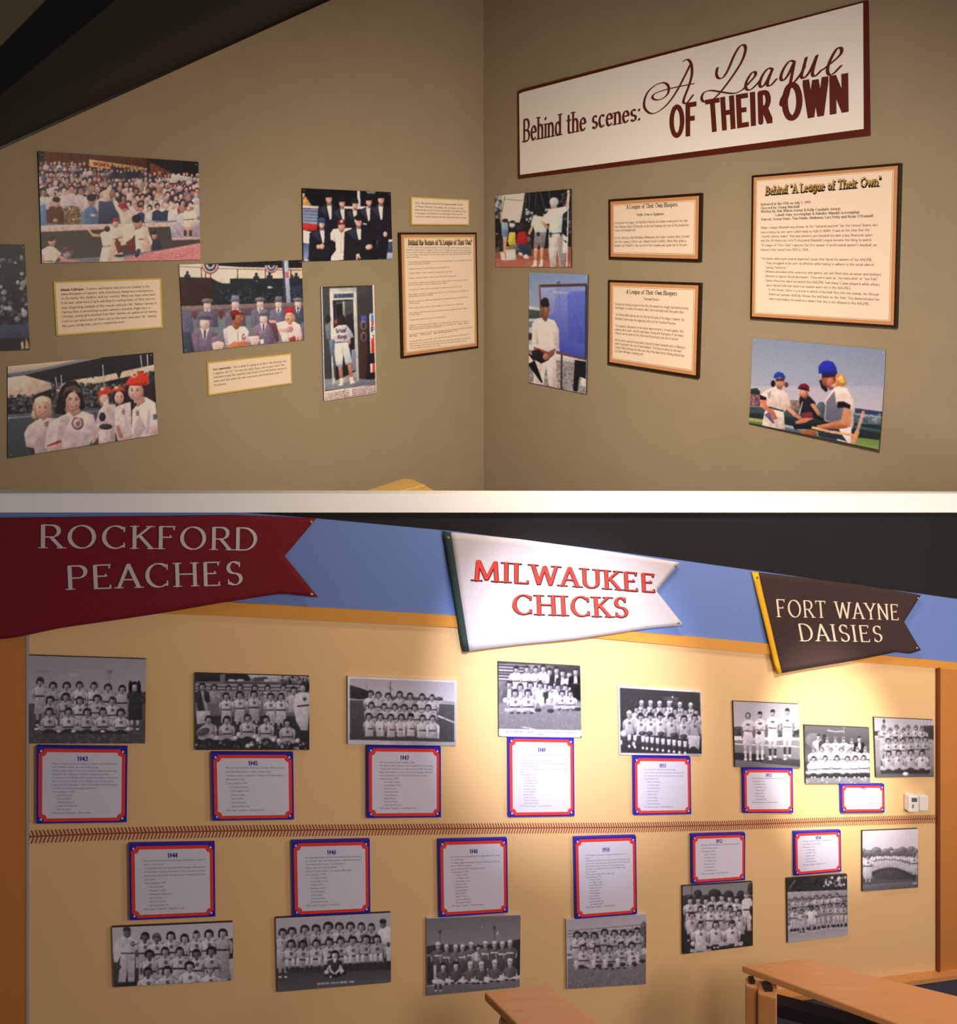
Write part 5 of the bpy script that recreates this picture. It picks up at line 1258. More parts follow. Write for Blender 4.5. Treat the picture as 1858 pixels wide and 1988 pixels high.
def draw_crew(p):
    p.P((26, 26, 30), 100, 50, 740, 50, 740, 720, 100, 720)
    p.P((150, 150, 150), 126, 125, 190, 118, 190, 300, 128, 300); p.dots(40, (126, 125, 180, 300), 12, [(60, 56, 56), (190, 180, 170), (40, 40, 44)])
    p.P((238, 226, 196), 186, 118, 362, 100, 345, 200, 330, 300, 318, 335, 176, 320); p.P((250, 242, 218), 200, 170, 335, 165, 320, 330, 185, 310)
    p.L((110, 84, 66), 6, 190, 150, 345, 162); p.L((110, 84, 66), 7, 205, 125, 172, 300); p.L((80, 64, 54), 8, 362, 105, 338, 300)
    for a in ((375, 105, 360, 300), (450, 100, 440, 220), (480, 95, 522, 250), (548, 85, 555, 150), (395, 100, 395, 230)):
        p.L((120, 116, 116), 3, *a)
    p.dots(60, (370, 230, 560, 330), 12, [(200, 196, 200), (90, 84, 90), (40, 38, 44), (70, 66, 76)]); p.dots(50, (640, 100, 718, 420), 10, [(70, 64, 62), (40, 38, 42), (110, 96, 90)])
    p.P((150, 78, 60), 130, 560, 730, 520, 730, 700, 130, 700, sp=.05); p.P((170, 96, 78), 130, 610, 730, 640, 730, 700, 130, 700, sp=.05)
    p.dots(60, (132, 420, 420, 570), 18, [(60, 50, 46), (38, 34, 38), (96, 74, 62), (130, 116, 106)])
    # bending figure in shorts
    p.P((150, 164, 176), 176, 330, 225, 318, 232, 390, 182, 410); p.P((104, 124, 150), 178, 395, 232, 385, 226, 455, 182, 440); p.E((46, 36, 36), 208, 318, 24, 16); p.P((206, 150, 120), 188, 440, 222, 450, 206, 600, 182, 610, 196, 520); p.P((234, 220, 206), 170, 560, 200, 575, 212, 630, 176, 620)
    p.P((196, 150, 120), 170, 250, 186, 250, 180, 340, 168, 330)
    # sitting figures
    p.P((210, 182, 70), 226, 480, 240, 410, 285, 408, 290, 500, 240, 510); p.E((40, 32, 34), 272, 380, 26, 30); p.E((210, 206, 200), 262, 350, 24, 24); p.E((40, 36, 40), 265, 328, 22, 12)
    p.P((168, 34, 38), 296, 470, 310, 410, 360, 400, 385, 450, 380, 500, 300, 505); p.E((44, 36, 36), 340, 365, 30, 36); p.E((50, 42, 46), 320, 380, 30, 30)
    p.P((44, 50, 70), 300, 505, 390, 500, 420, 590, 345, 590, 330, 560); p.P((236, 226, 214), 345, 590, 375, 580, 395, 612, 360, 614); p.P((234, 220, 206), 312, 565, 340, 570, 342, 590, 318, 588)
    p.P((220, 214, 216), 210, 545, 288, 540, 292, 620, 214, 626); p.P((190, 184, 190), 210, 545, 288, 540, 288, 555, 210, 560); p.P((150, 110, 60), 215, 520, 280, 515, 284, 540, 215, 545)
    # woman in white shirt and grey shorts
    p.P((206, 150, 120), 382, 420, 420, 340, 435, 350, 400, 430)
    p.P((216, 218, 226), 405, 360, 425, 290, 455, 265, 505, 262, 530, 300, 528, 410, 440, 418, 425, 350); p.E((34, 28, 30), 472, 235, 36, 42); p.P((34, 28, 30), 445, 240, 500, 240, 508, 290, 450, 280)
    p.P((128, 116, 112), 436, 415, 528, 408, 512, 525, 478, 530, 472, 490, 462, 528, 428, 525); p.P((206, 148, 116), 430, 528, 460, 530, 452, 630, 434, 630); p.P((206, 148, 116), 480, 530, 506, 526, 498, 625, 482, 625)
    p.P((240, 230, 222), 430, 628, 452, 628, 454, 670, 412, 676, 430, 650); p.P((240, 230, 222), 480, 622, 500, 622, 500, 672, 466, 676, 480, 650); p.P((30, 28, 32), 450, 410, 476, 408, 474, 440, 455, 440)
    # white haired man with raised arm
    p.P((224, 226, 232), 490, 300, 560, 230, 640, 215, 682, 205, 690, 240, 655, 270, 645, 410, 548, 420, 550, 340, 520, 345); p.P((196, 200, 210), 610, 240, 655, 260, 645, 410, 600, 416)
    p.P((214, 150, 112), 676, 210, 690, 120, 710, 90, 708, 130, 698, 235); p.E((222, 160, 124), 699, 96, 12, 22)
    p.P((206, 140, 104), 488, 310, 520, 335, 548, 370, 545, 385, 520, 380, 485, 330); p.P((206, 150, 120), 556, 185, 612, 185, 610, 225, 565, 230); p.E((206, 206, 208), 588, 172, 36, 36); p.E((226, 226, 226), 582, 160, 26, 20)
    p.P((190, 172, 158), 546, 425, 645, 418, 680, 560, 672, 680, 632, 682, 610, 540, 600, 680, 560, 680, 545, 560); p.P((150, 134, 128), 612, 470, 645, 430, 680, 560, 672, 680, 640, 680); p.P((30, 28, 30), 552, 410, 568, 408, 566, 450, 556, 450); p.P((30, 28, 30), 634, 418, 648, 416, 646, 440, 636, 440)
    p.P((220, 210, 204), 650, 420, 690, 450, 695, 480, 660, 470); p.P((226, 220, 218), 655, 470, 690, 500, 680, 570, 655, 570)
    p.L((230, 222, 212), 8, 700, 110, 686, 676)

def draw_blueboard(p):
    p.GR((126, 138, 166), (160, 156, 166), 370, 700, 880, 700, 880, 1100, 370, 1100)
    p.P((60, 62, 72), 385, 1010, 480, 1000, 480, 1120, 385, 1120); p.P((190, 186, 190), 385, 990, 480, 1005, 480, 1030, 385, 1015); p.P((56, 70, 60), 385, 1030, 480, 1030, 480, 1090, 385, 1095)
    p.P((160, 160, 170), 385, 1090, 480, 1090, 480, 1400, 385, 1400); p.P((110, 112, 126), 385, 1110, 440, 1110, 440, 1160, 385, 1160); p.P((44, 40, 44), 385, 1200, 440, 1205, 440, 1260, 385, 1255); p.P((216, 206, 206), 385, 1290, 440, 1300, 440, 1340, 385, 1330)
    p.P((150, 134, 128), 385, 1330, 860, 1390, 860, 1700, 385, 1620, sp=.12)
    p.dots(260, (385, 1440, 850, 1670), 8, [(96, 84, 82), (176, 158, 150), (126, 110, 106)])
    p.P((200, 180, 166), 590, 1360, 850, 1400, 850, 1440, 590, 1410)
    p.GR((136, 142, 190), (62, 66, 148), 478, 832, 838, 828, 834, 1412, 600, 1358, 478, 1330)
    p.P((150, 150, 190), 478, 850, 600, 845, 600, 1020, 560, 1060, 478, 1090, a=.6); p.P((70, 72, 160), 690, 880, 838, 870, 836, 1300, 700, 1240, a=.55); p.L((100, 100, 176), 8, 625, 860, 635, 1270); p.E((170, 170, 206), 640, 885, 70, 10, .06, a=.7)
    p.P((74, 50, 46), 468, 822, 845, 812, 845, 834, 470, 842); p.P((110, 70, 60), 468, 822, 482, 822, 496, 1090, 482, 1090); p.P((44, 38, 44), 832, 830, 848, 826, 842, 1420, 830, 1415); p.P((100, 62, 50), 600, 1345, 838, 1400, 838, 1416, 600, 1362); p.L((40, 32, 32), 8, 612, 812, 622, 800, 632, 812)
    p.L((50, 42, 44), 14, 648, 1370, 645, 1640); p.P((20, 18, 24), 748, 1410, 838, 1425, 836, 1560, 785, 1540, 770, 1655, 735, 1645)
    p.P((216, 190, 180), 800, 1545, 838, 1560, 836, 1620, 800, 1610)
    WH, WD = (244, 214, 198), (206, 176, 168)
    p.P(WH, 428, 1590, 440, 1420, 440, 1330, 600, 1340, 610, 1622, 548, 1612, 525, 1450, 505, 1600); p.P(WD, 560, 1440, 600, 1380, 608, 1610, 580, 1614); p.P(WD, 440, 1430, 500, 1440, 470, 1590, 440, 1580)
    p.P(WH, 415, 1330, 420, 1130, 450, 1090, 520, 1082, 590, 1105, 625, 1180, 628, 1345, 575, 1330, 560, 1370, 470, 1360, 440, 1300); p.P(WD, 560, 1150, 600, 1120, 626, 1190, 624, 1340, 590, 1300); p.P(WD, 440, 1150, 452, 1150, 470, 1290, 445, 1290); p.L(WD, 4, 520, 1100, 518, 1350)
    p.P((130, 70, 54), 430, 1310, 470, 1320, 540, 1350, 600, 1320, 590, 1370, 530, 1420, 440, 1360); p.P((28, 24, 28), 415, 1340, 470, 1330, 530, 1380, 550, 1410, 490, 1440, 420, 1400); p.E((176, 110, 84), 525, 1385, 26, 28)
    p.P((16, 14, 20), 395, 1360, 430, 1390, 500, 1580, 490, 1590, 390, 1450); p.P((230, 210, 206), 390, 1370, 430, 1420, 390, 1440)
    p.P((120, 66, 52), 492, 1040, 545, 1040, 536, 1100, 522, 1118, 498, 1095); p.E((164, 96, 74), 518, 1015, 34, 66); p.E((110, 62, 52), 500, 1020, 14, 54, a=.7)
    p.P((26, 24, 30), 484, 990, 486, 945, 510, 924, 540, 930, 552, 980, 548, 998, 500, 1000)

def draw_batters(p):
    p.GR((136, 140, 156), (170, 164, 174), 140, 60, 1620, 60, 1620, 640, 140, 640)
    p.GR((170, 164, 174), (216, 182, 180), 140, 600, 1620, 600, 1620, 880, 140, 860)
    p.P((40, 50, 44), 148, 630, 220, 620, 255, 660, 250, 690, 148, 690); p.P((124, 74, 76), 145, 685, 255, 690, 255, 815, 145, 810); p.dots(30, (150, 700, 250, 800), 9, [(170, 150, 150), (80, 50, 56)])
    p.P((130, 96, 90), 565, 745, 680, 750, 680, 860, 560, 860); p.dots(40, (570, 760, 680, 860), 9, [(90, 80, 70), (160, 130, 120)]); p.E((74, 92, 88), 890, 830, 50, 66)
    p.P((50, 54, 84), 1250, 830, 1550, 870, 1548, 930, 1250, 900)
    p.GR((96, 112, 116), (36, 44, 48), 142, 815, 300, 820, 950, 880, 1550, 900, 1540, 1180, 142, 930)
    p.P((64, 78, 86), 142, 850, 1545, 900, 1545, 930, 142, 875); p.dots(60, (1300, 890, 1540, 990), 16, [(150, 146, 150), (60, 74, 80), (96, 104, 110)]); p.P((150, 150, 156), 1250, 880, 1540, 920, 1540, 940, 1250, 900)
    p.P((36, 44, 46), 142, 880, 950, 960, 1540, 1010, 1540, 1175, 142, 950)
    p.P((60, 80, 82), 1250, 1010, 1540, 1060, 1540, 1090, 1250, 1040)
    p.P((170, 150, 96), 140, 930, 300, 950, 300, 1010, 140, 985); p.P((96, 120, 60), 140, 960, 290, 985, 290, 1015, 140, 990); p.GR((106, 130, 66), (130, 146, 76), 1240, 1130, 1540, 1165, 1535, 1275, 1230, 1220)
    p.P((150, 150, 154), 510, 1000, 620, 1020, 800, 1080, 620, 1090, 510, 1050); p.P((90, 92, 100), 520, 1030, 900, 1090, 1240, 1150, 1240, 1225, 520, 1070)
    SH, SD = (228, 194, 176), (150, 132, 140)
    # first player
    p.P(SH, 280, 1010, 300, 880, 320, 840, 500, 860, 520, 1050, 400, 1040); p.P((96, 84, 116), 330, 880, 350, 870, 410, 985, 390, 990, 300, 900)
    p.P(SH, 255, 690, 300, 650, 400, 605, 480, 640, 530, 680, 575, 800, 540, 830, 510, 870, 310, 845, 330, 740); p.P((26, 22, 26), 248, 690, 320, 720, 316, 750, 255, 740); p.P(SD, 330, 680, 370, 640, 340, 740)
    p.P((196, 110, 78), 248, 745, 312, 745, 330, 810, 400, 860, 440, 940, 400, 955, 360, 890, 270, 820); p.L((34, 28, 32), 14, 345, 820, 500, 862); p.L((200, 160, 140), 6, 455, 680, 462, 830)
    p.P((214, 136, 100), 520, 830, 560, 820, 640, 890, 740, 960, 720, 980, 600, 910)
    p.E((30, 24, 28), 385, 575, 24, 36); p.E((100, 54, 36), 522, 585, 20, 28); p.P((150, 84, 66), 420, 590, 480, 590, 475, 640, 430, 630); p.E((206, 132, 100), 460, 560, 44, 54); p.P((90, 54, 50), 410, 520, 505, 510, 500, 548, 415, 552)
    p.P((34, 58, 150), 388, 510, 400, 470, 440, 445, 490, 465, 512, 505, 510, 520, 450, 505, 410, 520)
    # second player
    p.P((32, 28, 34), 660, 760, 700, 720, 760, 700, 830, 770, 850, 900, 960, 960, 940, 975, 820, 940, 700, 945, 680, 890); p.P((196, 160, 140), 690, 760, 700, 760, 670, 900, 655, 890); p.P((120, 46, 54), 690, 880, 800, 870, 810, 940, 700, 945)
    p.P((206, 128, 96), 775, 790, 815, 780, 890, 890, 860, 910); p.E((150, 84, 64), 708, 690, 46, 44); p.E((206, 128, 100), 706, 675, 40, 44); p.E((40, 30, 34), 680, 735, 22, 26); p.P((116, 22, 40), 640, 620, 670, 580, 720, 570, 760, 600, 765, 660, 700, 640); p.P((40, 20, 30), 640, 620, 720, 618, 745, 645, 660, 635)
    p.P((206, 120, 84), 620, 970, 730, 930, 820, 935, 730, 980, 640, 995); p.P((30, 28, 34), 600, 1010, 800, 990, 960, 980, 850, 1040, 620, 1050); p.P((170, 90, 46), 680, 1060, 830, 1060, 850, 1090, 820, 1110, 690, 1090)
    # tall player with bat
    p.P((200, 120, 60), 1030, 600, 1050, 470, 1110, 470, 1165, 560, 1120, 610); p.P((236, 180, 100), 1060, 520, 1100, 480, 1150, 560, 1100, 570); p.P((30, 24, 30), 865, 540, 900, 530, 960, 640, 940, 665, 890, 620)
    p.P(SH, 930, 960, 940, 740, 1000, 640, 1070, 600, 1160, 620, 1230, 740, 1245, 1000, 1230, 1050, 1060, 1000); p.GR((120, 112, 124), (96, 92, 106), 935, 950, 945, 760, 1030, 650, 1050, 780, 1130, 830, 1120, 950, 1020, 990)
    p.P((28, 20, 24), 1060, 765, 1130, 760, 1205, 800, 1200, 838, 1130, 825, 1065, 830); p.P((214, 136, 94), 1130, 830, 1200, 838, 1220, 960, 1205, 1020, 1120, 1045, 860, 1040, 850, 1010, 960, 990, 1110, 950); p.P((170, 88, 56), 860, 1040, 1110, 1000, 1205, 1020, 1120, 1050)
    p.P((150, 80, 62), 950, 590, 1030, 590, 1010, 640, 970, 640); p.E((150, 78, 64), 965, 530, 76, 88); p.E((190, 104, 84), 985, 560, 44, 56); p.P((236, 170, 140), 985, 600, 1040, 560, 1045, 590, 1010, 606); p.P((56, 28, 32), 890, 470, 1045, 460, 1040, 500, 900, 515)
    p.P((38, 44, 150), 860, 470, 858, 390, 900, 342, 950, 328, 1010, 345, 1045, 400, 1058, 462, 960, 452); p.P((26, 30, 110), 880, 462, 960, 448, 1062, 460, 1050, 474, 900, 478)
    p.P((250, 220, 206), 1090, 1050, 1220, 1030, 1230, 1200, 1180, 1190); p.P((40, 48, 60), 850, 1050, 1090, 1060, 1190, 1190, 880, 1120)
    p.L((232, 160, 110), 26, 800, 1030, 1000, 1075, 1260, 1115); p.L((226, 146, 90), 50, 1240, 1200, 1290, 1070); p.L((200, 150, 130), 34, 1285, 1080, 1340, 880); p.E((206, 150, 120), 1342, 876, 20, 16)
    p.L((190, 130, 60), 12, 860, 1075, 872, 1130); p.P((226, 200, 190), 1070, 1150, 1160, 1170, 1190, 1190, 1080, 1165)

# ---- black and white team photographs
def bw(p, y_sky, sky0, sky1, g0, g1, x0=-200, x1=2000, top=0, bot=2100):
    p.GR(sky0, sky1, x0, top, x1, top, x1, y_sky, x0, y_sky)
    p.GR(g0, g1, x0, y_sky, x1, y_sky, x1, bot, x0, bot)
def grass(p, box, n, r=9, base=(70, 96, 130)):
    p.dots(n, box, r, list(base), a=.5)
def draw43(p):
    bw(p, 600, 158, 178, 96, 78, top=40, bot=1060)
    grass(p, (140, 900, 1440, 1040), 260, 12, (84, 110, 130)); p.E(130, 300, 250, 100, 14, a=.4); p.E(190, 650, 290, 60, 20, a=.5)
    p.L(110, 6, 1030, 260, 1033, 400); p.L(110, 14, 1005, 245, 1062, 245); p.L(110, 10, 1005, 268, 1062, 268)
    p.P(70, 1390, 480, 1440, 470, 1440, 600, 1390, 600)
    p.team([(275, 362, dict(s=88, h=4.0, legs=1.4, cap=60, belt=1, w=.95))], 80)
    p.team([(415, 410), (565, 410), (708, 405), (865, 412), (1020, 430), (1175, 445)], 84, h=3.6, belt=1)
    p.player(1312, 415, 95, shirt=62, hair=40, skin=190, h=3.9, w=.85, legs=1.0); p.P(60, 1245, 470, 1390, 460, 1395, 780, 1240, 780)
    p.E(35, 1265, 420, 22, 70); p.E(35, 1358, 420, 22, 70)
    p.team([(385, 565), (555, 530), (710, 570), (900, 550), (1065, 575)], 86, h=2.9, belt=1, logo=1)
    p.P(64, 300, 880, 1240, 880, 1240, 935, 300, 930)
    p.team([(375, 695), (585, 695), (790, 700), (965, 695), (1160, 705)], 90, h=2.0, belt=1, logo=1, sit=1, w=1.0)
    for x in (235, 480, 640, 960, 1240):
        p.E(235, x, 880 if x in (235, 1240) else 905, 26, 14)
def draw45(p):
    bw(p, 620, 120, 110, 62, 50, top=80, bot=1060)
    p.P(50, 110, 100, 760, 118, 780, 200, 110, 210); p.P(180, 740, 120, 1500, 140, 1500, 200, 800, 175); p.P(80, 820, 160, 980, 150, 1010, 200, 820, 205); p.dots(70, (1140, 140, 1490, 260), 18, [60, 90, 150, 40])
    for y in (235, 275, 315):
        p.P(160, 120, y, 1500, y + 20, 1500, y + 44, 120, y + 22); p.P(70, 120, y + 24, 1500, y + 44, 1500, y + 56, 120, y + 36)
    for x in (560, 665, 990, 1080):
        p.E(190, x, 195, 50, 18)
    p.P(60, 450, 210, 1500, 235, 1500, 248, 450, 226); p.P(120, 420, 120, 480, 120, 480, 240, 420, 240)
    p.team([(350, 280), (520, 290), (660, 280), (838, 285), (990, 285), (1180, 280)], 74, h=2.6, shirt=170)
    p.dots(60, (330, 350, 1300, 420), 14, [60, 90, 150, 180])
    p.team([(205, 270, dict(shirt=190, jacket=56, h=4.6, s=84, skirt=190))], 84)
    p.P(60, 130, 330, 190, 330, 240, 560, 150, 560)
    p.team([(1305, 315, dict(shirt=185))], 88, h=3.0)
    p.P(200, 1300, 500, 1330, 360, 1420, 330, 1495, 360, 1495, 540, 1470, 790, 1400, 800, 1330, 680); p.P(60, 1345, 495, 1490, 480, 1490, 500, 1345, 515); p.E(80, 1435, 418, 22, 22); p.E(50, 1440, 270, 62, 66); p.E(160, 1410, 295, 34, 44)
    p.team([(495, 385), (655, 370), (825, 360), (1025, 390), (1150, 390)], 88, h=3.6, belt=1, logo=1, legs=.7, w=.95)
    p.P(58, 120, 720, 700, 730, 1500, 800, 1500, 1030, 120, 1030)
    p.P(190, 140, 560, 300, 560, 310, 700, 140, 720); p.P(190, 1330, 640, 1480, 640, 1475, 790, 1390, 790)
    p.team([(285, 665), (500, 670), (750, 645), (970, 665), (1225, 705)], 92, h=2.4, belt=1, logo=1, sit=1, w=1.0)
    p.E(180, 250, 800, 120, 70, -.4); p.E(90, 220, 810, 80, 44, -.4)
    for x, y in ((380, 880), (600, 885), (640, 840), (875, 905), (838, 865), (1060, 905), (1125, 915), (1350, 915), (750, 980), (800, 955)):
        p.E(215, x, y, 28, 28)
    p.dots(60, (130, 930, 1490, 1020), 16, [90, 130, 180, 60])
def draw47(p):
    p.P(206, 60, 60, 1600, 60, 1600, 1020, 60, 1020)
    p.GR(176, 200, 130, 115, 1470, 165, 1470, 460, 130, 400)
    p.P(56, 130, 200, 250, 235, 360, 275, 380, 400, 130, 385)
    p.GR(88, 70, 130, 380, 1470, 450, 1468, 928, 128, 898); p.P(170, 130, 375, 320, 385, 320, 400, 130, 392); p.P(84, 660, 345, 1320, 365, 1320, 400, 660, 395); p.E(84, 1270, 378, 50, 26); p.P(150, 1300, 400, 1470, 420, 1470, 440, 1300, 430)
    p.L(220, 16, 1255, 595, 1470, 680); p.L(60, 9, 645, 150, 648, 350); p.L(60, 6, 620, 225, 680, 265); p.L(90, 5, 340, 190, 345, 260)
    grass(p, (130, 480, 1465, 900), 160, 14, (64, 84, 100))
    p.team([(395, 315), (495, 330), (620, 345), (765, 325), (900, 345), (1055, 355), (1180, 365, dict(legs=2.2, h=3.4, hl=.44))], 84, h=3.0, belt=1)
    p.team([(405, 460), (570, 478), (705, 480), (825, 490), (960, 492), (1130, 492)], 84, h=2.6, belt=1)
    p.team([(375, 605), (520, 605), (655, 615), (790, 612), (908, 605, dict(cap=40)), (1060, 625), (1190, 630)], 86, h=2.9, belt=1, w=.8)
    for x, y in ((345, 820), (480, 830), (540, 840), (620, 830), (740, 840), (820, 840), (880, 840), (1000, 860), (1120, 870), (1260, 880)):
        p.P(210, x - 16, y - 160, x + 16, y - 160, x + 12, y + 8, x - 10, y + 8)
def draw49(p):
    p.P(52, 60, 40, 1150, 80, 1150, 1000, 60, 1000)
    for k in range(7):
        y = 110 + k * 34
        p.P(120 + (k % 3) * 26, 110, y, 470, y + 18, 470, y + 34, 110, y + 16)
    p.P(96, 460, 120, 760, 135, 700, 260, 460, 250)
    for k in range(4):
        p.L(150, 8, 470, 140 + k * 30, 600, 150 + k * 30)
    p.P(56, 760, 120, 1100, 130, 1100, 540, 760, 400)
    p.P(96, 110, 310, 500, 320, 1080, 430, 1080, 700, 110, 700)
    p.GR(126, 112, 110, 570, 1090, 560, 1090, 900, 110, 880); grass(p, (120, 600, 1080, 870), 300, 9, (90, 112, 150, 136))
    p.team([(318, 175, dict(cap=50, h=3.6)), (440, 180), (542, 182), (632, 170), (705, 208), (785, 192, dict(jacket=40, shirt=200)), (855, 225, dict(jacket=44, shirt=200)), (932, 240, dict(hair=60)), (1005, 208, dict(jacket=26, shirt=190, hl=.4, h=4.2, skirt=30))], 78, h=3.4, belt=1, shirt=190, hl=.48)
    p.team([(235, 355, dict(jacket=84)), (365, 385, dict(jacket=90)), (482, 362), (595, 365), (710, 388, dict(jacket=50)), (800, 388), (885, 392)], 80, h=2.6, shirt=200)
    p.P(200, 560, 500, 640, 500, 640, 600, 600, 610)
    p.team([(305, 455), (455, 455), (850, 458, dict(s=72)), (945, 462, dict(s=72))], 88, h=2.3, belt=1, logo=1, sit=1, shirt=196)
    for x, y in ((190, 535), (690, 545), (580, 530), (780, 530)):
        p.E(210, x, y, 28, 30)
    for x, y in ((570, 650), (715, 660), (1030, 640)):
        p.E(56, x, y, 40, 22)
    p.P(226, 100, 872, 1090, 888, 1090, 1000, 100, 980); p.L(240, 6, 380, 845, 470, 860, 540, 880)
    p.T(130, 'Springfield Sallies', 180, 912, 26, 540, 918, .1); p.T(130, 'Kenosha Comets', 650, 915, 22, 1010, 922, .1); p.T(130, '1949', 545, 945, 22, 640, 948, .1)
    p.P(30, 108, 955, 180, 962, 160, 975, 108, 972); p.P(30, 1062, 960, 1080, 945, 1080, 990, 1060, 990)
def draw51(p):
    p.P(216, 100, 50, 1350, 50, 1350, 1080, 100, 1080)
    p.GR(58, 46, 165, 108, 1270, 178, 1285, 1015, 182, 1000)
    for k, y in enumerate((240, 265, 300, 325)):
        p.L(110, 6, 750 + k * 30, y, 980, y + 12)
    p.E(230, 895, 238, 10, 14); p.E(230, 885, 300, 10, 12); p.dots(40, (180, 200, 420, 400), 9, [64, 84, 40])
    p.team([(470, 330), (595, 330), (718, 338), (850, 335), (995, 352), (1140, 362)], 80, h=2.6, logo=1, cap=210, hl=.4)
    p.team([(400, 410), (518, 415), (645, 418), (780, 403), (932, 430), (1075, 440), (1215, 445)], 84, h=2.6, logo=1, hl=.46)
    p.P(52, 180, 750, 1290, 760, 1290, 1010, 180, 1000)
    p.team([(300, 480, dict(cap=205, hl=.4)), (460, 505, dict(cap=50)), (595, 500, dict(cap=46)), (728, 500, dict(cap=40)), (880, 515, dict(cap=50)), (1050, 540), (1195, 525, dict(shirt=150, h=4.0, hl=.5))], 98, h=2.7, logo=1, shirt=196, w=.88)
    for x, y in ((480, 735), (580, 735), (740, 740), (915, 755), (1045, 775)):
        p.E(60, x, y, 48, 30); p.E(90, x - 6, y - 4, 24, 14)
    for x in (300, 380, 490, 545, 615, 690, 765, 845, 915, 990, 1065):
        y = 690 + (x - 300) * .12
        p.P(196, x - 26, y + 60, x + 26, y + 60, x + 20, y + 140, x - 18, y + 140); p.P(58, x - 18, y + 140, x + 20, y + 140, x + 14, y + 205, x - 14, y + 205); p.E(226, x, y + 222, 16, 20)
    p.P(176, 1100, 760, 1270, 770, 1250, 960, 1180, 900, 1120, 950); p.E(200, 225, 735, 46, 46)
    p.P(206, 180, 830, 200, 830, 200, 890, 180, 890); p.P(206, 348, 855, 380, 855, 378, 910, 345, 905)
def draw53(p):
    bw(p, 395, 168, 190, 116, 96, top=60, bot=700)
    p.P(64, 60, 310, 100, 305, 200, 330, 420, 330, 480, 345, 612, 335, 612, 395, 60, 390); p.dots(60, (65, 310, 610, 390), 12, [50, 76, 90]); p.P(226, 66, 385, 612, 400, 612, 420, 66, 420)
    p.GR(130, 104, 66, 425, 614, 425, 620, 655, 74, 650); p.L(210, 8, 70, 450, 616, 475)
    p.P(46, 66, 520, 330, 540, 300, 600, 66, 580); p.P(66, 300, 560, 620, 580, 620, 640, 300, 610)
    for x, y, hr, b in ((183, 215, 60, 0), (283, 208, 0, 46), (388, 192, 0, 44), (510, 182, 0, 40)):
        k = 46
        p.E(196, x - 18, 575, 16, 10)
        for q in (-20, 20):
            p.P(176, x + q - 15, y + 220, x + q + 15, y + 220, x + q + 11, y + 300, x + q - 11, y + 300)
            p.P(50 if x > 300 else 190, x + q - 12, y + 295, x + q + 12, y + 295, x + q + 9, y + 358, x + q - 9, y + 358); p.E(230, x + q, y + 365, 14, 9)
        p.P(210, x - 44, y + 235, x - 34, y + 120, x + 34, y + 120, x + 46, y + 235); p.P(206, x - 56, y + 110, x - 46, y + 55, x - 14, y + 36, x + 14, y + 36, x + 46, y + 55, x + 56, y + 110, x + 36, y + 130, x - 36, y + 130)
        for q in (-1, 1):
            p.P(110, x + q * 42, y + 95, x + q * 58, y + 95, x + q * 54, y + 190, x + q * 42, y + 190)
        p.P(44, x - 34, y + 122, x + 34, y + 126, x + 34, y + 134, x - 34, y + 130); p.E(80, x, y + 74, 17, 8)
        if x == 283:
            p.L(150, 12, x - 34, y + 150, x + 30, y + 110)
            p.E(60, x - 8, y + 150, 18, 16)
        p.E(70 if hr else 60, x, y, 23 if hr else 17, 28); p.E(176, x, y + 4, 15, 21)
        if b:
            p.P(b, x - 19, y - 6, x - 17, y - 24, x, y - 32, x + 17, y - 24, x + 19, y - 6)
        for q in (-5, 5):
            p.E(70, x + q, y + 1, 3, 2)
def draw55(p):
    bw(p, 600, 70, 92, 60, 70, x0=600, x1=1300, top=270, bot=830)
    p.GR(96, 70, 660, 300, 1200, 320, 1200, 470, 660, 470); p.L(190, 6, 850, 338, 920, 350, 985, 346); p.L(140, 5, 985, 305, 990, 370); p.E(150, 735, 420, 70, 60, a=.4)
    p.GR(150, 120, 660, 720, 1210, 690, 1210, 800, 660, 800); p.P(56, 660, 690, 1210, 690, 1210, 730, 660, 735); p.dots(60, (670, 735, 1200, 785), 8, [120, 170, 200, 96])
    p.team([(775, 395), (825, 398, dict(shirt=60, hair=40, skin=60))], 44, h=3.4, shirt=170, hl=.42)
    p.team([(850, 420), (918, 418), (985, 418), (1053, 432)], 46, h=3.6, shirt=226, cap=110, hl=.42, logo=1)
    p.player(1115, 412, 46, shirt=200, jacket=30, h=4.0, w=1.0, hl=.4, skirt=40)
    p.team([(735, 502), (803, 494), (878, 500), (970, 495), (1043, 505), (1100, 500), (1165, 500)], 46, h=3.8, shirt=236, cap=120, belt=1, hl=.44, w=1.0)
    p.P(238, 690, 660, 1200, 655, 1200, 690, 690, 690)
    p.team([(735, 578), (833, 572), (930, 570), (1018, 575), (1085, 572), (1150, 568)], 48, h=2.4, shirt=242, belt=1, sit=1, hl=.5)
    for x in (720, 745, 810, 850, 905, 950, 1005, 1075, 1110, 1165):
        p.E(46, x, 715, 13, 12); p.E(235, x, 728, 8, 6)
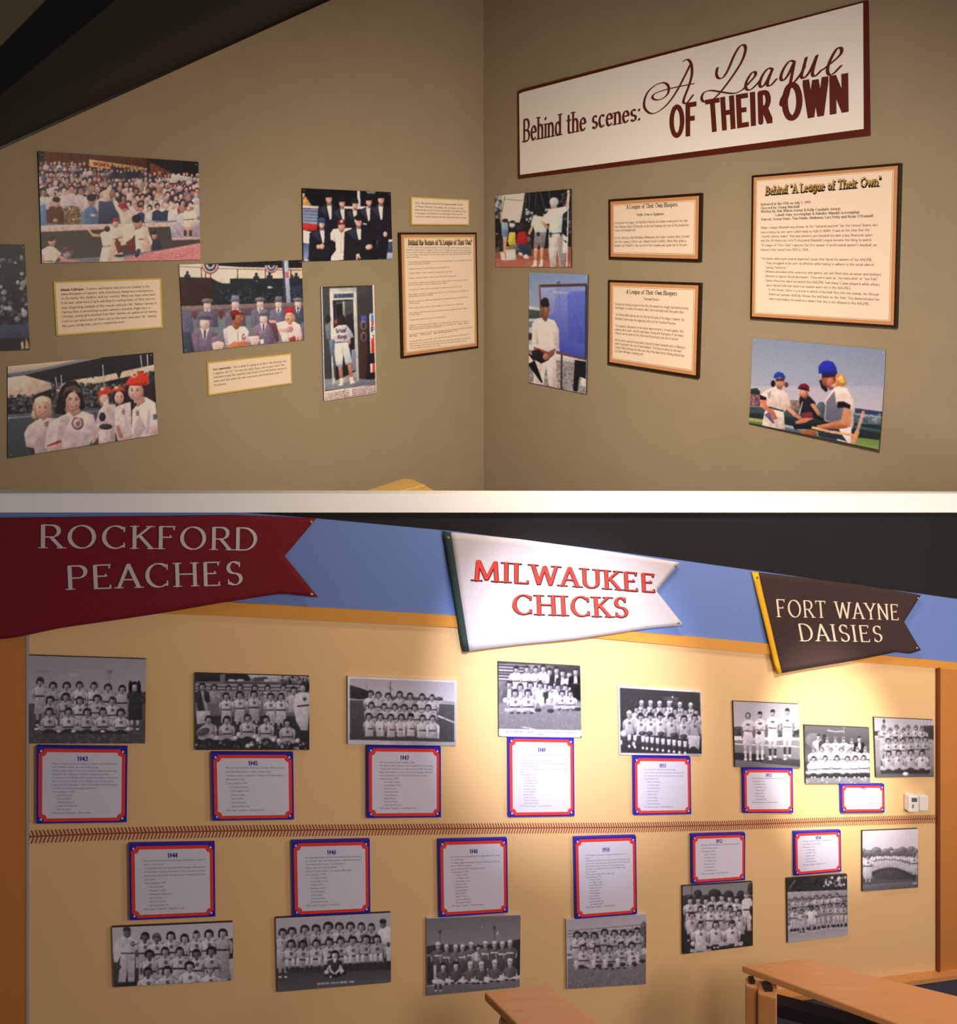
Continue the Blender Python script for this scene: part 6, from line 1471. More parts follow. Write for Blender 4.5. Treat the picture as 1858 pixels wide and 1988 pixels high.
def draw56(p):
    bw(p, 400, 176, 190, 150, 128, x0=1200, x1=1800, top=210, bot=780)
    p.P(170, 1240, 350, 1745, 350, 1745, 420, 1240, 420); p.P(64, 1625, 298, 1740, 300, 1740, 420, 1640, 400); p.L(80, 5, 1325, 232, 1325, 300); p.E(60, 1325, 262, 11, 14)
    for x in (1660, 1685, 1710):
        p.L(120, 3, x, 250, x, 300)
    p.P(60, 1245, 345, 1300, 345, 1300, 385, 1245, 385); p.GR(120, 90, 1250, 640, 1745, 640, 1745, 730, 1250, 730)
    p.P(70, 1300, 480, 1700, 480, 1700, 700, 1300, 700)
    p.team([(1322, 316, dict(h=5.0, legs=2.4, hl=.4)), (1378, 340), (1430, 315), (1490, 340), (1527, 318), (1590, 318), (1642, 325)], 44, h=3.4, shirt=186, cap=110, hl=.42, belt=1, logo=1)
    p.team([(1362, 428), (1422, 422), (1485, 426), (1550, 422), (1608, 416), (1668, 416, dict(legs=2))], 46, h=3.2, shirt=182, logo=1, hl=.52, belt=1)
    p.P(54, 1300, 660, 1700, 650, 1710, 690, 1300, 695)
    p.team([(1365, 535), (1448, 530), (1550, 525), (1642, 530)], 50, h=2.5, shirt=196, logo=1, sit=1)
    p.E(226, 1505, 700, 24, 16)
def draw44(p):
    p.GR(196, 206, 60, 1040, 1420, 1040, 1420, 1500, 60, 1500); p.P(200, 60, 1400, 1420, 1400, 1420, 1800, 60, 1800)
    p.P(70, 100, 1400, 380, 1400, 380, 1760, 100, 1760); p.P(64, 1320, 1240, 1392, 1220, 1395, 1440, 1320, 1450); p.P(60, 1335, 1590, 1360, 1590, 1360, 1680, 1335, 1680)
    p.P(206, 120, 1480, 110, 1370, 140, 1240, 215, 1200, 290, 1200, 360, 1260, 375, 1540, 350, 1540, 345, 1400, 340, 1400, 335, 1680, 270, 1690, 260, 1520, 240, 1690, 165, 1690, 190, 1400, 160, 1480)
    p.P(170, 240, 1400, 262, 1400, 262, 1530, 250, 1640); p.L(84, 16, 190, 1385, 340, 1385); p.E(96, 318, 1285, 24, 30); p.E(206, 318, 1285, 10, 12); p.E(90, 165, 1530, 30, 30); p.E(60, 210, 1715, 50, 16); p.E(60, 300, 1700, 50, 14)
    p.E(120, 258, 1165, 40, 56); p.E(90, 275, 1170, 20, 46, a=.6); p.P(70, 214, 1150, 216, 1112, 250, 1096, 290, 1110, 296, 1150)
    p.team([(445, 1212, dict(skin=110)), (570, 1222, dict(cap=110, skin=130)), (720, 1205), (868, 1230, dict(logo=0)), (993, 1195, dict(hl=.46)), (1128, 1185), (1280, 1175, dict(h=5.0, logo=0, shirt=195))], 96, h=3.0, shirt=205, logo=1, skin=186, belt=1)
    p.team([(495, 1400, dict(skin=110)), (660, 1370), (815, 1370), (995, 1392, dict(skin=120)), (1155, 1365, dict(skin=130))], 98, h=3.4, shirt=200, logo=1, skin=170, belt=1)
    p.team([(478, 1585, dict(skin=120)), (680, 1575), (922, 1525, dict(h=3.0)), (1145, 1560, dict(hl=.46, cap=160))], 102, h=2.4, shirt=214, logo=1, skin=184)
def draw46(p):
    bw(p, 1560, 184, 176, 64, 96, x0=40, x1=1500, top=960, bot=1930)
    p.P(70, 100, 1500, 1445, 1440, 1445, 1640, 100, 1690)
    p.team([(180, 1215, dict(h=4.2, belt=0, legs=1.0)), (288, 1200), (437, 1175), (570, 1170), (708, 1145, dict(s=112)), (840, 1145), (968, 1140), (1095, 1145, dict(hl=.46)), (1210, 1155, dict(hl=.5))], 98, h=2.8, shirt=186, logo=1, belt=1)
    p.P(216, 1290, 1200, 1330, 1150, 1430, 1140, 1440, 1480, 1430, 1560, 1390, 1560, 1370, 1330, 1290, 1280); p.E(120, 1345, 1110, 38, 52); p.E(56, 1345, 1080, 40, 30); p.E(90, 1405, 1350, 24, 30); p.P(46, 1380, 1540, 1430, 1540, 1430, 1600, 1390, 1600)
    p.team([(275, 1345), (415, 1350, dict(skin=120)), (570, 1340), (722, 1325), (855, 1312), (995, 1305), (1150, 1290), (1275, 1290)], 98, h=2.7, shirt=184, logo=1, belt=1)
    for x in (225, 300, 355, 465, 515, 610, 680, 910, 965, 1050, 1110, 1205, 1255, 1320):
        y = 1520 - (x - 225) * .06
        p.P(206, x - 20, y, x + 20, y - 4, x + 14, y + 92, x - 14, y + 92); p.P(56, x - 14, y + 88, x + 14, y + 88, x + 10, y + 140, x - 10, y + 140)
    p.P(50, 660, 1720, 690, 1620, 900, 1610, 920, 1690, 800, 1730); p.player(785, 1472, 100, shirt=66, hair=44, skin=206, h=2.0, w=.9); p.P(220, 765, 1510, 805, 1510, 800, 1560, 772, 1560)
    p.L(206, 24, 722, 1590, 735, 1650, 780, 1690); p.L(206, 24, 855, 1590, 840, 1640, 790, 1690); p.E(216, 690, 1670, 30, 24); p.E(216, 868, 1655, 28, 22); p.E(226, 737, 1720, 12, 14)
    p.T(216, 'KENOSHA  SOUTH BEND  1946', 580, 1815, 20, 1010, 1788, .12)
def draw48(p):
    bw(p, 1400, 116, 150, 62, 60, x0=60, x1=1200, top=920, bot=1880)
    p.P(60, 105, 1290, 260, 1270, 420, 1275, 640, 1290, 1000, 1240, 1140, 1210, 1140, 1420, 105, 1420); p.P(140, 105, 1385, 160, 1380, 160, 1410, 105, 1415)
    p.P(56, 105, 1400, 1140, 1380, 1140, 1690, 105, 1720); p.P(200, 105, 1718, 1140, 1625, 1140, 1640, 105, 1732); p.GR(120, 110, 105, 1730, 1140, 1640, 1140, 1750, 105, 1850); grass(p, (110, 1690, 1130, 1830), 160, 8, (90, 130, 160))
    for x, y in ((255, 1130), (853, 1085)):
        p.L(70, 7, x, y, x + 3, 1290); p.P(80, x - 14, y - 16, x + 16, y - 18, x + 14, y + 22, x - 12, y + 24)
    p.E(220, 722, 1084, 5, 12); p.E(240, 888, 1150, 7, 22)
    kw = dict(shirt=104, skirt=96, cap=220, hl=.42, logo=0, skin=180)
    p.team([(235, 1290, dict(s=78, legs=2.6)), (328, 1312), (428, 1315), (505, 1312), (600, 1285), (682, 1315, dict(shirt=214, cap=None, skirt=120)), (755, 1275, dict(shirt=120)), (855, 1275), (940, 1280), (1022, 1265)], 72, h=3.6, legs=1.5, **kw)
    for x, y in ((235, 1395), (328, 1415), (505, 1412), (600, 1392), (755, 1375), (855, 1362), (940, 1378), (1022, 1365)):
        p.P(216, x - 42, y - 6, x + 42, y - 8, x + 42, y + 8, x - 42, y + 8)
    k2 = dict(shirt=98, skirt=98, hl=.5, skin=206)
    p.team([(292, 1515), (432, 1505), (590, 1505, dict(cap=220)), (712, 1505, dict(cap=220)), (857, 1485, dict(cap=225)), (1022, 1470, dict(cap=225))], 82, h=2.0, sit=1, w=.95, **k2)
    p.P(206, 160, 1665, 260, 1650, 350, 1690, 250, 1705, 180, 1700); p.P(196, 185, 1500, 215, 1500, 210, 1650, 185, 1650)
def draw50(p):
    bw(p, 1500, 170, 192, 120, 110, x0=80, x1=1150, top=1000, bot=1960)
    for k in range(3):
        p.L(90, 7, 130, 1232 + 36 * k, 1010, 1155 + 44 * k)
    for x in (410, 495, 910, 1010):
        p.L(96, 7, x, 1195 - (x - 410) * .07, x, 1400)
    p.P(84, 1010, 1150, 1050, 1110, 1090, 1150, 1090, 1440, 1020, 1420); p.dots(40, (1015, 1130, 1085, 1430), 14, [60, 96, 120]); p.P(200, 130, 1540, 1090, 1490, 1090, 1515, 130, 1565)
    p.GR(126, 116, 120, 1560, 1090, 1510, 1090, 1870, 120, 1940)
    grass(p, (130, 1620, 1085, 1920), 420, 10, (84, 110, 150, 136))
    p.team([(250, 1280), (342, 1285), (448, 1290), (572, 1252), (690, 1262), (800, 1262), (888, 1268), (965, 1232)], 84, h=3.2, shirt=186, belt=1, logo=1, skin=150, legs=.9, w=.98)
    p.team([(320, 1435), (485, 1448), (632, 1448), (775, 1405, dict(h=2.9)), (903, 1408)], 84, h=2.5, shirt=186, belt=1, logo=1, skin=160, sit=1)
    for x, y in ((240, 1660), (440, 1650), (580, 1640), (730, 1630), (880, 1620), (970, 1590)):
        p.P(190, x - 30, y - 70, x + 20, y - 80, x + 30, y + 10, x - 10, y + 40); p.E(60, x + 60, y, 40, 24)
    p.P(196, 100, 1080, 128, 1090, 140, 1930, 122, 1930)
def draw52(p):
    bw(p, 1060, 128, 140, 52, 48, x0=150, x1=1230, top=800, bot=1900)
    for x, y, w, h in ((410, 1000, 60, 60), (650, 990, 90, 60), (850, 1010, 70, 60), (1020, 1010, 60, 60), (1160, 930, 50, 90), (280, 1060, 90, 50), (540, 1060, 120, 50)):
        p.E(60, x, y, w, h)
    p.P(56, 185, 1050, 1190, 1030, 1190, 1480, 185, 1480); p.L(60, 8, 318, 880, 320, 1040); p.dots(40, (190, 1030, 420, 1090), 12, [110, 60, 84])
    p.team([(298, 1095, dict(h=4.0)), (415, 1090), (525, 1100), (625, 1055), (750, 1052), (862, 1068), (962, 1085)], 92, h=3.2, shirt=186, belt=1, logo=1, skin=186, hl=.42)
    p.P(196, 1030, 1260, 1035, 1090, 1080, 1060, 1150, 1060, 1180, 1110, 1175, 1200, 1150, 1260, 1165, 1520, 1110, 1520, 1095, 1300, 1080, 1510, 1040, 1500); p.E(170, 1095, 1015, 36, 50); p.E(110, 1095, 985, 38, 24); p.P(44, 1050, 1215, 1180, 1215, 1180, 1235, 1050, 1235); p.E(50, 1160, 1230, 22, 60); p.E(200, 1150, 1340, 20, 40)
    p.team([(450, 1215), (597, 1205), (728, 1205), (870, 1215, dict(skin=130))], 96, h=3.4, shirt=190, belt=1, logo=1, hl=.5)
    p.team([(325, 1305, dict(h=2.6)), (992, 1270, dict(h=3.2))], 94, shirt=186, logo=1, hl=.52)
    for x, y in ((270, 1480), (320, 1560), (1000, 1470)):
        p.P(186, x - 26, y - 80, x + 26, y - 80, x + 20, y + 90, x - 14, y + 90)
    p.team([(450, 1445, dict(h=3.4)), (667, 1435), (897, 1425, dict(cap=60))], 108, h=2.6, shirt=206, logo=1, sit=1, hl=.48)
    p.P(190, 390, 1680, 470, 1680, 440, 1790, 410, 1790); p.E(206, 340, 1705, 36, 36)
    for x, y in ((650, 1760), (700, 1755), (945, 1730), (1020, 1720), (500, 1760), (275, 1660)):
        p.E(226, x, y, 18, 11)
def draw54(p):
    bw(p, 850, 50, 54, 130, 150, x0=60, x1=860, top=600, bot=1480)
    p.dots(120, (115, 650, 800, 840), 18, [40, 60, 50]); p.dots(46, (525, 660, 800, 780), 13, [206, 220, 150, 60]); p.L(110, 16, 130, 820, 210, 710)
    p.P(156, 120, 850, 800, 825, 800, 900, 120, 940)
    for k in range(12):
        y = 930 + k * 28
        p.P(126 if k % 2 else 72, 120, y + 6, 810, y - 40, 810, y - 26, 120, y + 20)
    p.P(156, 120, 1240, 815, 1200, 815, 1340, 120, 1400); p.GR(150, 170, 120, 1290, 815, 1240, 815, 1360, 120, 1430)
    p.team([(205, 935), (287, 930), (370, 935), (452, 910), (532, 905), (605, 898), (685, 885)], 52, h=3.2, shirt=176, belt=1, logo=1, hl=.44, cap=96)
    p.team([(195, 1055), (285, 1075), (360, 1035), (460, 1035), (535, 1015), (610, 1005), (690, 1005), (760, 1005)], 54, h=3.2, shirt=180, belt=1, logo=1, legs=1.6, hl=.5, skin=150)
    p.player(398, 1035, 56, shirt=226, h=3.4, legs=1.4, skin=100)
    for x in (160, 200, 240, 300, 360, 440, 480, 530, 590, 650, 700, 740, 790):
        y = 1290 - (x - 160) * .1
        p.P(186, x - 12, y - 110, x + 12, y - 110, x + 8, y - 30, x - 8, y - 30); p.E(46, x, y, 14, 18)
def draw57(p):
    p.GR(214, 206, 960, 100, 1660, 100, 1660, 400, 960, 400); p.GR(110, 84, 960, 400, 1660, 400, 1660, 860, 960, 860)
    for x, y, r in ((1000, 380, 40), (1060, 400, 50), (1150, 375, 60), (1260, 385, 50), (1315, 350, 26), (1380, 385, 50), (1450, 370, 56), (1550, 365, 56), (1610, 380, 40)):
        p.E(128, x, y, r, r * .8); p.E(100, x + 10, y + 10, r * .6, r * .4)
    p.P(90, 985, 400, 1632, 380, 1632, 500, 985, 500); p.P(150, 1590, 400, 1632, 390, 1632, 560, 1600, 560)
    for k in range(19):
        t = k / 18
        x = 1020 + t * 560
        e = abs(t - .52) / .52
        s = 34 + 34 * e * e
        y = 415 + 6 * math.sin(k * 2.1)
        yb = 560 + 100 * e * e
        p.P(62, x - .3 * s, yb - 10, x + .3 * s, yb - 10, x + .26 * s, yb + 1.0 * s, x - .26 * s, yb + 1.0 * s)
        p.player(x, y, s * .9, shirt=205, hair=60, skin=120, h=(yb - y) / (s * .9), belt=1, logo=1, hl=.44, cap=120)
    p.player(1050, 440, 60, shirt=215, h=4.2, legs=1.4, belt=1, logo=1, hl=.44, cap=110)
    p.P(70, 1140, 640, 1320, 570, 1560, 620, 1580, 700, 1120, 700, a=.6); p.P(104, 985, 760, 1632, 720, 1632, 830, 985, 850); p.T(220, 'AAGPBL', 1565, 756, 16, 1612, 750, .12)

# ------------------------------------------------------------------ things on the walls
def panel_place(wall, q, n):
    return lambda s, t: wall.pt(*quad_uz(q, s, t), n)
def panel_root(key, name, label, cat, group=None):
    wall, t, q = PANELS[key]
    u, z = quad_uz(q, .5, 1.0)
    return thing(name, label, cat, wall.pt(u, z, 0), group), wall, t, q

def pins(root, wall, q, n, which=(0, 1, 2, 3), r=.0035):
    for k in which:
        s, t = ((.018, .03), (.982, .03), (.982, .97), (.018, .97))[k]
        u, z = quad_uz(q, s, t)
        mb = MB(); c = wall.pt(u, z, n)
        top = wall.pt(u, z, n + r)
        ring = [c + wall.d * r * math.cos(a) + Vector((0, 0, r * math.sin(a))) for a in [i * math.pi / 4 for i in range(8)]]
        mb.add(ring + [top], [(i, (i + 1) % 8, 8) for i in range(8)])
        mb.build('pin', M_PIN, root)

def photo(key, label, draw, group, name='photograph_panel', board=None, pin=(0, 1, 2, 3), illum=None, bow=None, **fin):
    root, wall, t, q = panel_root(key, name, label, 'photograph', group)
    nx, ny = DOTS[key]
    pic = Pic(FRAMES[key], nx, ny, 120)
    draw(pic)
    mb = MB()
    if bow:
        K = 8
        for i in range(K):
            a, b = i / K, (i + 1) / K
            qq = [quad_uz(q, 0, a), quad_uz(q, 1, a), quad_uz(q, 1, b), quad_uz(q, 0, b)]
            w_ = wall
            fr = [w_.pt(*qq[0], t + bow(0, a)), w_.pt(*qq[1], t + bow(1, a)), w_.pt(*qq[2], t + bow(1, b)), w_.pt(*qq[3], t + bow(0, b))]
            mb.prism([p - w_.n * .004 for p in reversed(fr)], list(reversed(fr)))
    else:
        slab(mb, wall, q, .001, t)
    mb.build('backing_board', board or M_FOAM, root)
    print_mesh('print', wall, q, t + .0006, pic.finish(illum=illum, **fin), root, bow)
    pins(root, wall, q, t + .001 if not bow else t + .001, pin)
    return root

IL = (.70, .57, .45)          # light on the corner gallery walls, as the prints were photographed under it
ILLUM = {'batters': (1.0, .83, .70), 'crew': (.80, .64, .52), 'blueboard': (.82, .66, .53), 'crowd': (.74, .61, .47), 'women': (.84, .69, .54), 'men': (.86, .71, .55), 'tux': (.78, .64, .50), 'booth': (.84, .69, .54), 'partial': (.8, .66, .5)}
def still(key, label, draw, **kw):
    return photo(key, label, draw, 'film photographs in the corner gallery', illum=ILLUM.get(key, IL), **kw)
still('partial', 'dark photograph cut off by the picture edge, beside the stadium crowd photograph', draw_partial)
still('crowd', 'colour photograph of a leaping ball player before a packed stadium crowd', draw_crowd)
still('women', 'photograph of five women players in pale uniforms, three wearing red caps', draw_women)
still('men', 'photograph of hatted cut-out spectators behind a manager in a dark red cap', draw_men)
still('tux', 'photograph of men in tuxedos around one kneeling white uniformed ball player', draw_tux)
still('booth', 'tall photograph of a person in white standing in a telephone booth', draw_booth)
still('crew', 'photograph of a film crew with a white haired man raising one arm', draw_crew)
still('blueboard', 'tall photograph of a capped player standing before a blue board', draw_blueboard)
still('batters', 'photograph of three players in caps outdoors with a bat under grey sky', draw_batters, bow=lambda s, t: .035 * t ** 3 * (.4 + .6 * s))

def lettering(name, rows, place, m, parent, label=None):
    mb = MB(); small_text(mb, place, rows)
    o = mb.build(name, m, parent)
    if label:
        o['label'] = label
    return o

def note_card(key, label):
    root, wall, t, q = panel_root(key, 'caption_card', label, 'caption card', 'gold edged caption cards')
    w, h = quad_size(q)
    mb = MB(); slab(mb, wall, q, .001, t); mb.build('board', M_GOLDEDGE, root)
    mx = .012
    mb = MB(); slab(mb, wall, inset(q, mx / w, mx / h), t, t + .001); mb.build('sheet', M_CREAM, root)
    lettering('lettering', TEXT_ROWS[key], panel_place(wall, q, t + .0016), M_TEXT, root)
    pins(root, wall, q, t + .001, (2,))
note_card('t1', 'gold edged caption card beneath the stadium crowd photograph')
note_card('t2', 'small gold edged caption card beneath the cut-out spectators photograph')
note_card('t3', 'small gold edged caption card above the tall framed text panel')

def text_layer(mb, place, s, a, b, cap, thick, thin, slack=.06, serif=True, only=None):
    """serif line fitted between two baseline points of a sheet"""
    run = 0.0; lets = []
    for i, ch in enumerate(s):
        w, polys = glyph_polys(ch, thick, thin, serif, 40)
        if only is None or only[0] <= i < only[1]:
            lets.append((run, polys))
        run += w + slack
    for r0, polys in lets:
        for pl in polys:
            mb.add([place(a[0] + (b[0] - a[0]) * (r0 + x) / run, a[1] + (b[1] - a[1]) * (r0 + x) / run - y * cap) for x, y in pl], [tuple(range(len(pl)))])

def framed_text(key, label, title=None, drop=False):
    root, wall, t, q = panel_root(key, 'framed_text_panel', label, 'text panel', 'walnut edged text panels')
    w, h = quad_size(q)
    mb = MB(); slab(mb, wall, q, .001, t); mb.build('frame', M_FRAME, root, bevel=.002)
    def lay(name, d, m, n):
        mb = MB(); slab(mb, wall, inset(q, d / w, d / h), n - .001, n); return mb.build(name, m, root)
    u = w * {'f1': .021, 'f2': .024, 'f3': .024, 'f4': .0165}[key]
    lay('outer_mat', u, M_TAN, t + .001)
    lay('gold_line', u * 2.1, M_GOLD, t + .002)
    lay('inner_mat', u * 2.3, M_CREAM, t + .003)
    lay('brown_line', u * 2.55, M_GOLD, t + .004)
    lay('sheet', u * 2.75, M_CREAM, t + .005)
    place = panel_place(wall, q, t + .0056)
    rows = TEXT_ROWS[key]
    if title:
        s, a, b, cap = title
        i0 = 0
        for word in s.split(' '):
            rng = (i0, i0 + len(word)); i0 += len(word) + 1
            mb = MB(); text_layer(mb, panel_place(wall, q, t + .0068), s, a, b, cap, .085, .04, only=rng)
            o = mb.build('title_word', M_TITLE, root)
            mb = MB(); text_layer(mb, panel_place(wall, q, t + .0058), s, (a[0] + .004, a[1] + .012), (b[0] + .004, b[1] + .012), cap, .13, .085, only=rng)
            mb.build('title_shadow', M_TEXTDARK, o)
    head = [r for r in rows if r[6] >= .085]
    body = [r for r in rows if r[6] < .085]
    if head:
        for s, a0, a1, b0, b1, cap, wt in head:
            mb = MB(); text_layer(mb, place, s, (a0, a1), (b0, b1), cap, .085, .05)
            mb.build('heading', M_TEXTDARK, root)
    lettering('lettering', body, place, M_TEXT, root)
r = TEXT_ROWS['f1'].pop(0)
framed_text('f1', 'tall framed text panel with a gold headline, left of the corner', (r[0], (r[1], r[2]), (r[3], r[4]), r[5]))
framed_text('f2', 'wide framed text panel about visible crew or equipment', None)
framed_text('f3', 'framed text panel about factual errors, below the visible crew panel', None)
a = F4_TITLE
framed_text('f4', 'largest framed text panel with gold shadowed headline beneath the long sign', ('Behind "A League of Their Own"', (a[0], a[1]), (a[2], a[3]), a[4]))

# the long sign
root = thing('exhibit_sign', 'long ivory sign with oxblood edge and large film title lettering', 'sign', WALL_RIGHT.pt((SIGN_OUT[0][0] + SIGN_OUT[3][0]) / 2, SIGN_OUT[4][1], 0))
mb = MB(); slab(mb, WALL_RIGHT, SIGN_OUT, .001, .03); mb.build('edge_board', M_SIGNRED, root)
mb = MB(); slab(mb, WALL_RIGHT, SIGN_IN, .03, .0312); mb.build('face', M_SIGNWHITE, root)
def big_letters(words, wall, n_of, m, parent, thick, thin, serif, gap, rot=.25, edge=None, xs=1.0, name='letter'):
    """letters fitted into corner quads on a wall, each its own part"""
    for word, q in words.items():
        gl = []; run = 0.0
        for ch in word:
            w, polys = glyph_polys(ch, thick, thin, serif, 12, rot, xs)
            gl.append((ch, run, w, polys)); run += w + gap
        run -= gap
        for ch, r0, w, polys in gl:
            if ch == ' ':
                continue
            lo = -thin if serif else 0
            def put(poly, dn, ds=0, dt=0):
                out = []
                for x, y in poly:
                    uz = quad_uz(q, (r0 + x) / run, 1 - y)
                    out.append(wall.pt(uz[0] + ds, uz[1] + dt, n_of(*uz) + dn))
                return out
            e = None
            mb = MB()
            for i, pl in enumerate(polys):
                mb.add(put(pl, .0012 + .00003 * i), [tuple(range(len(pl)))])
            o = mb.build(name, m, parent)
            if edge:
                w2, polys2 = glyph_polys(ch, thick + .03, thin + .03, serif, 20, rot)
                mb = MB()
                for pl in polys2:
                    mb.add(put(pl, .0006, .001, -.003), [tuple(range(len(pl)))])
                e = mb.build('letter_edge', edge, o)
flat = lambda u, z: .0314
W_ = dict(SIGN_WORDS)
big_letters({'Behind the scenes:': W_['Behind the scenes:']}, WALL_RIGHT, flat, M_SIGNINK, root, .098, .036, True, .08)
big_letters({k: W_[k] for k in ('OF', 'THEIR', 'OWN')}, WALL_RIGHT, flat, M_SIGNINK, root, .215, .085, False, .30, rot=0, xs=1.3)
def smooth(pts, k=6):
    out = []
    P = [pts[0]] + list(pts) + [pts[-1]]
    for a, b, c, d in zip(P, P[1:], P[2:], P[3:]):
        for i in range(k):
            t = i / k
            out.append(tuple(.5 * (2 * b[j] + (c[j] - a[j]) * t + (2 * a[j] - 5 * b[j] + 4 * c[j] - d[j]) * t * t + (3 * b[j] - a[j] - 3 * c[j] + d[j]) * t ** 3) for j in (0, 1)))
    return out + [tuple(pts[-1])]
for ch, sts in SIGN_SCRIPT:
    mb = MB()
    for st in sts:
        pts = smooth(st)
        for kk, pl in enumerate(sweep(pts, SIGN_PEN[0], SIGN_PEN[1], .15, 10)):
            mb.add([WALL_RIGHT.pt(x, y, .0326 + .00001 * kk) for x, y in pl], [tuple(range(len(pl)))])
    mb.build('letter', M_SIGNINK, root)

# ------------------------------------------------------------------ the team wall
TEAM = [('p43', 'team photograph with a woman in dark coat at the right end, above the 1943 plaque', draw43, M_FOAM),
 ('p45', 'team photograph with crowd close behind the players, above the 1945 plaque', draw45, M_FOAM),
 ('p47', 'white bordered photograph of players with hands on knees, above the 1947 plaque', draw47, M_FOAMW),
 ('p49', 'brightly lit team photograph with bleachers and white caption strip, above the 1949 plaque', draw49, M_FOAM),
 ('p51', 'white bordered night photograph of a seated team, above the 1951 plaque', draw51, M_FOAMW),
 ('p53', 'photograph of four players standing in a row, above the 1953 plaque', draw53, M_FOAM),
 ('p55', 'dark walled team photograph with glowing white uniforms, above the 1955 plaque', draw55, M_FOAM),
 ('p56', 'team photograph in three rows hung above the white thermostat', draw56, M_FOAM),
 ('p44', 'wide photograph with a tall coach at its end, below the 1944 plaque', draw44, M_FOAM),
 ('p46', 'team photograph with one dark clad person sitting in front, below the 1946 plaque', draw46, M_FOAM),
 ('p48', 'photograph of a dark shirted team in white caps, below the 1948 plaque', draw48, M_FOAMW),
 ('p50', 'team photograph before a wire fence on grass, below the 1950 plaque', draw50, M_FOAMW),
 ('p52', 'photograph of a team before dark trees, below the 1952 plaque', draw52, M_FOAM),
 ('p54', 'photograph of a team on bleachers under dark leaves, below the 1954 plaque', draw54, M_FOAM),
 ('p57', 'photograph of players lined up in a V under wide white sky', draw57, M_FOAM)]
for key, label, fn, board in TEAM:
    photo(key, label, fn, 'black and white team photographs', name='team_photograph', board=board, pin=(), tint=(1.05, 1.03, 1.11), grain=.028)

def notched(q, d, r, wall, n, k=5, concave=True):
    """outline of a card inset by d metres with hollowed corners of radius r"""
    w, h = quad_size(q)
    pts = []
    corners = [(d, d, 0), (w - d, d, 1), (w - d, h - d, 2), (d, h - d, 3)]
    for cx, cy, c in corners:
        a0 = (90, 180, 270, 0)[c]
        for i in range(k + 1):
            a = math.radians(a0 - 90 * i / k)
            pts.append(((cx + r * math.cos(a)) / w, (cy + r * math.sin(a)) / h))
    return [wall.pt(*quad_uz(q, s, t), n) for s, t in pts]

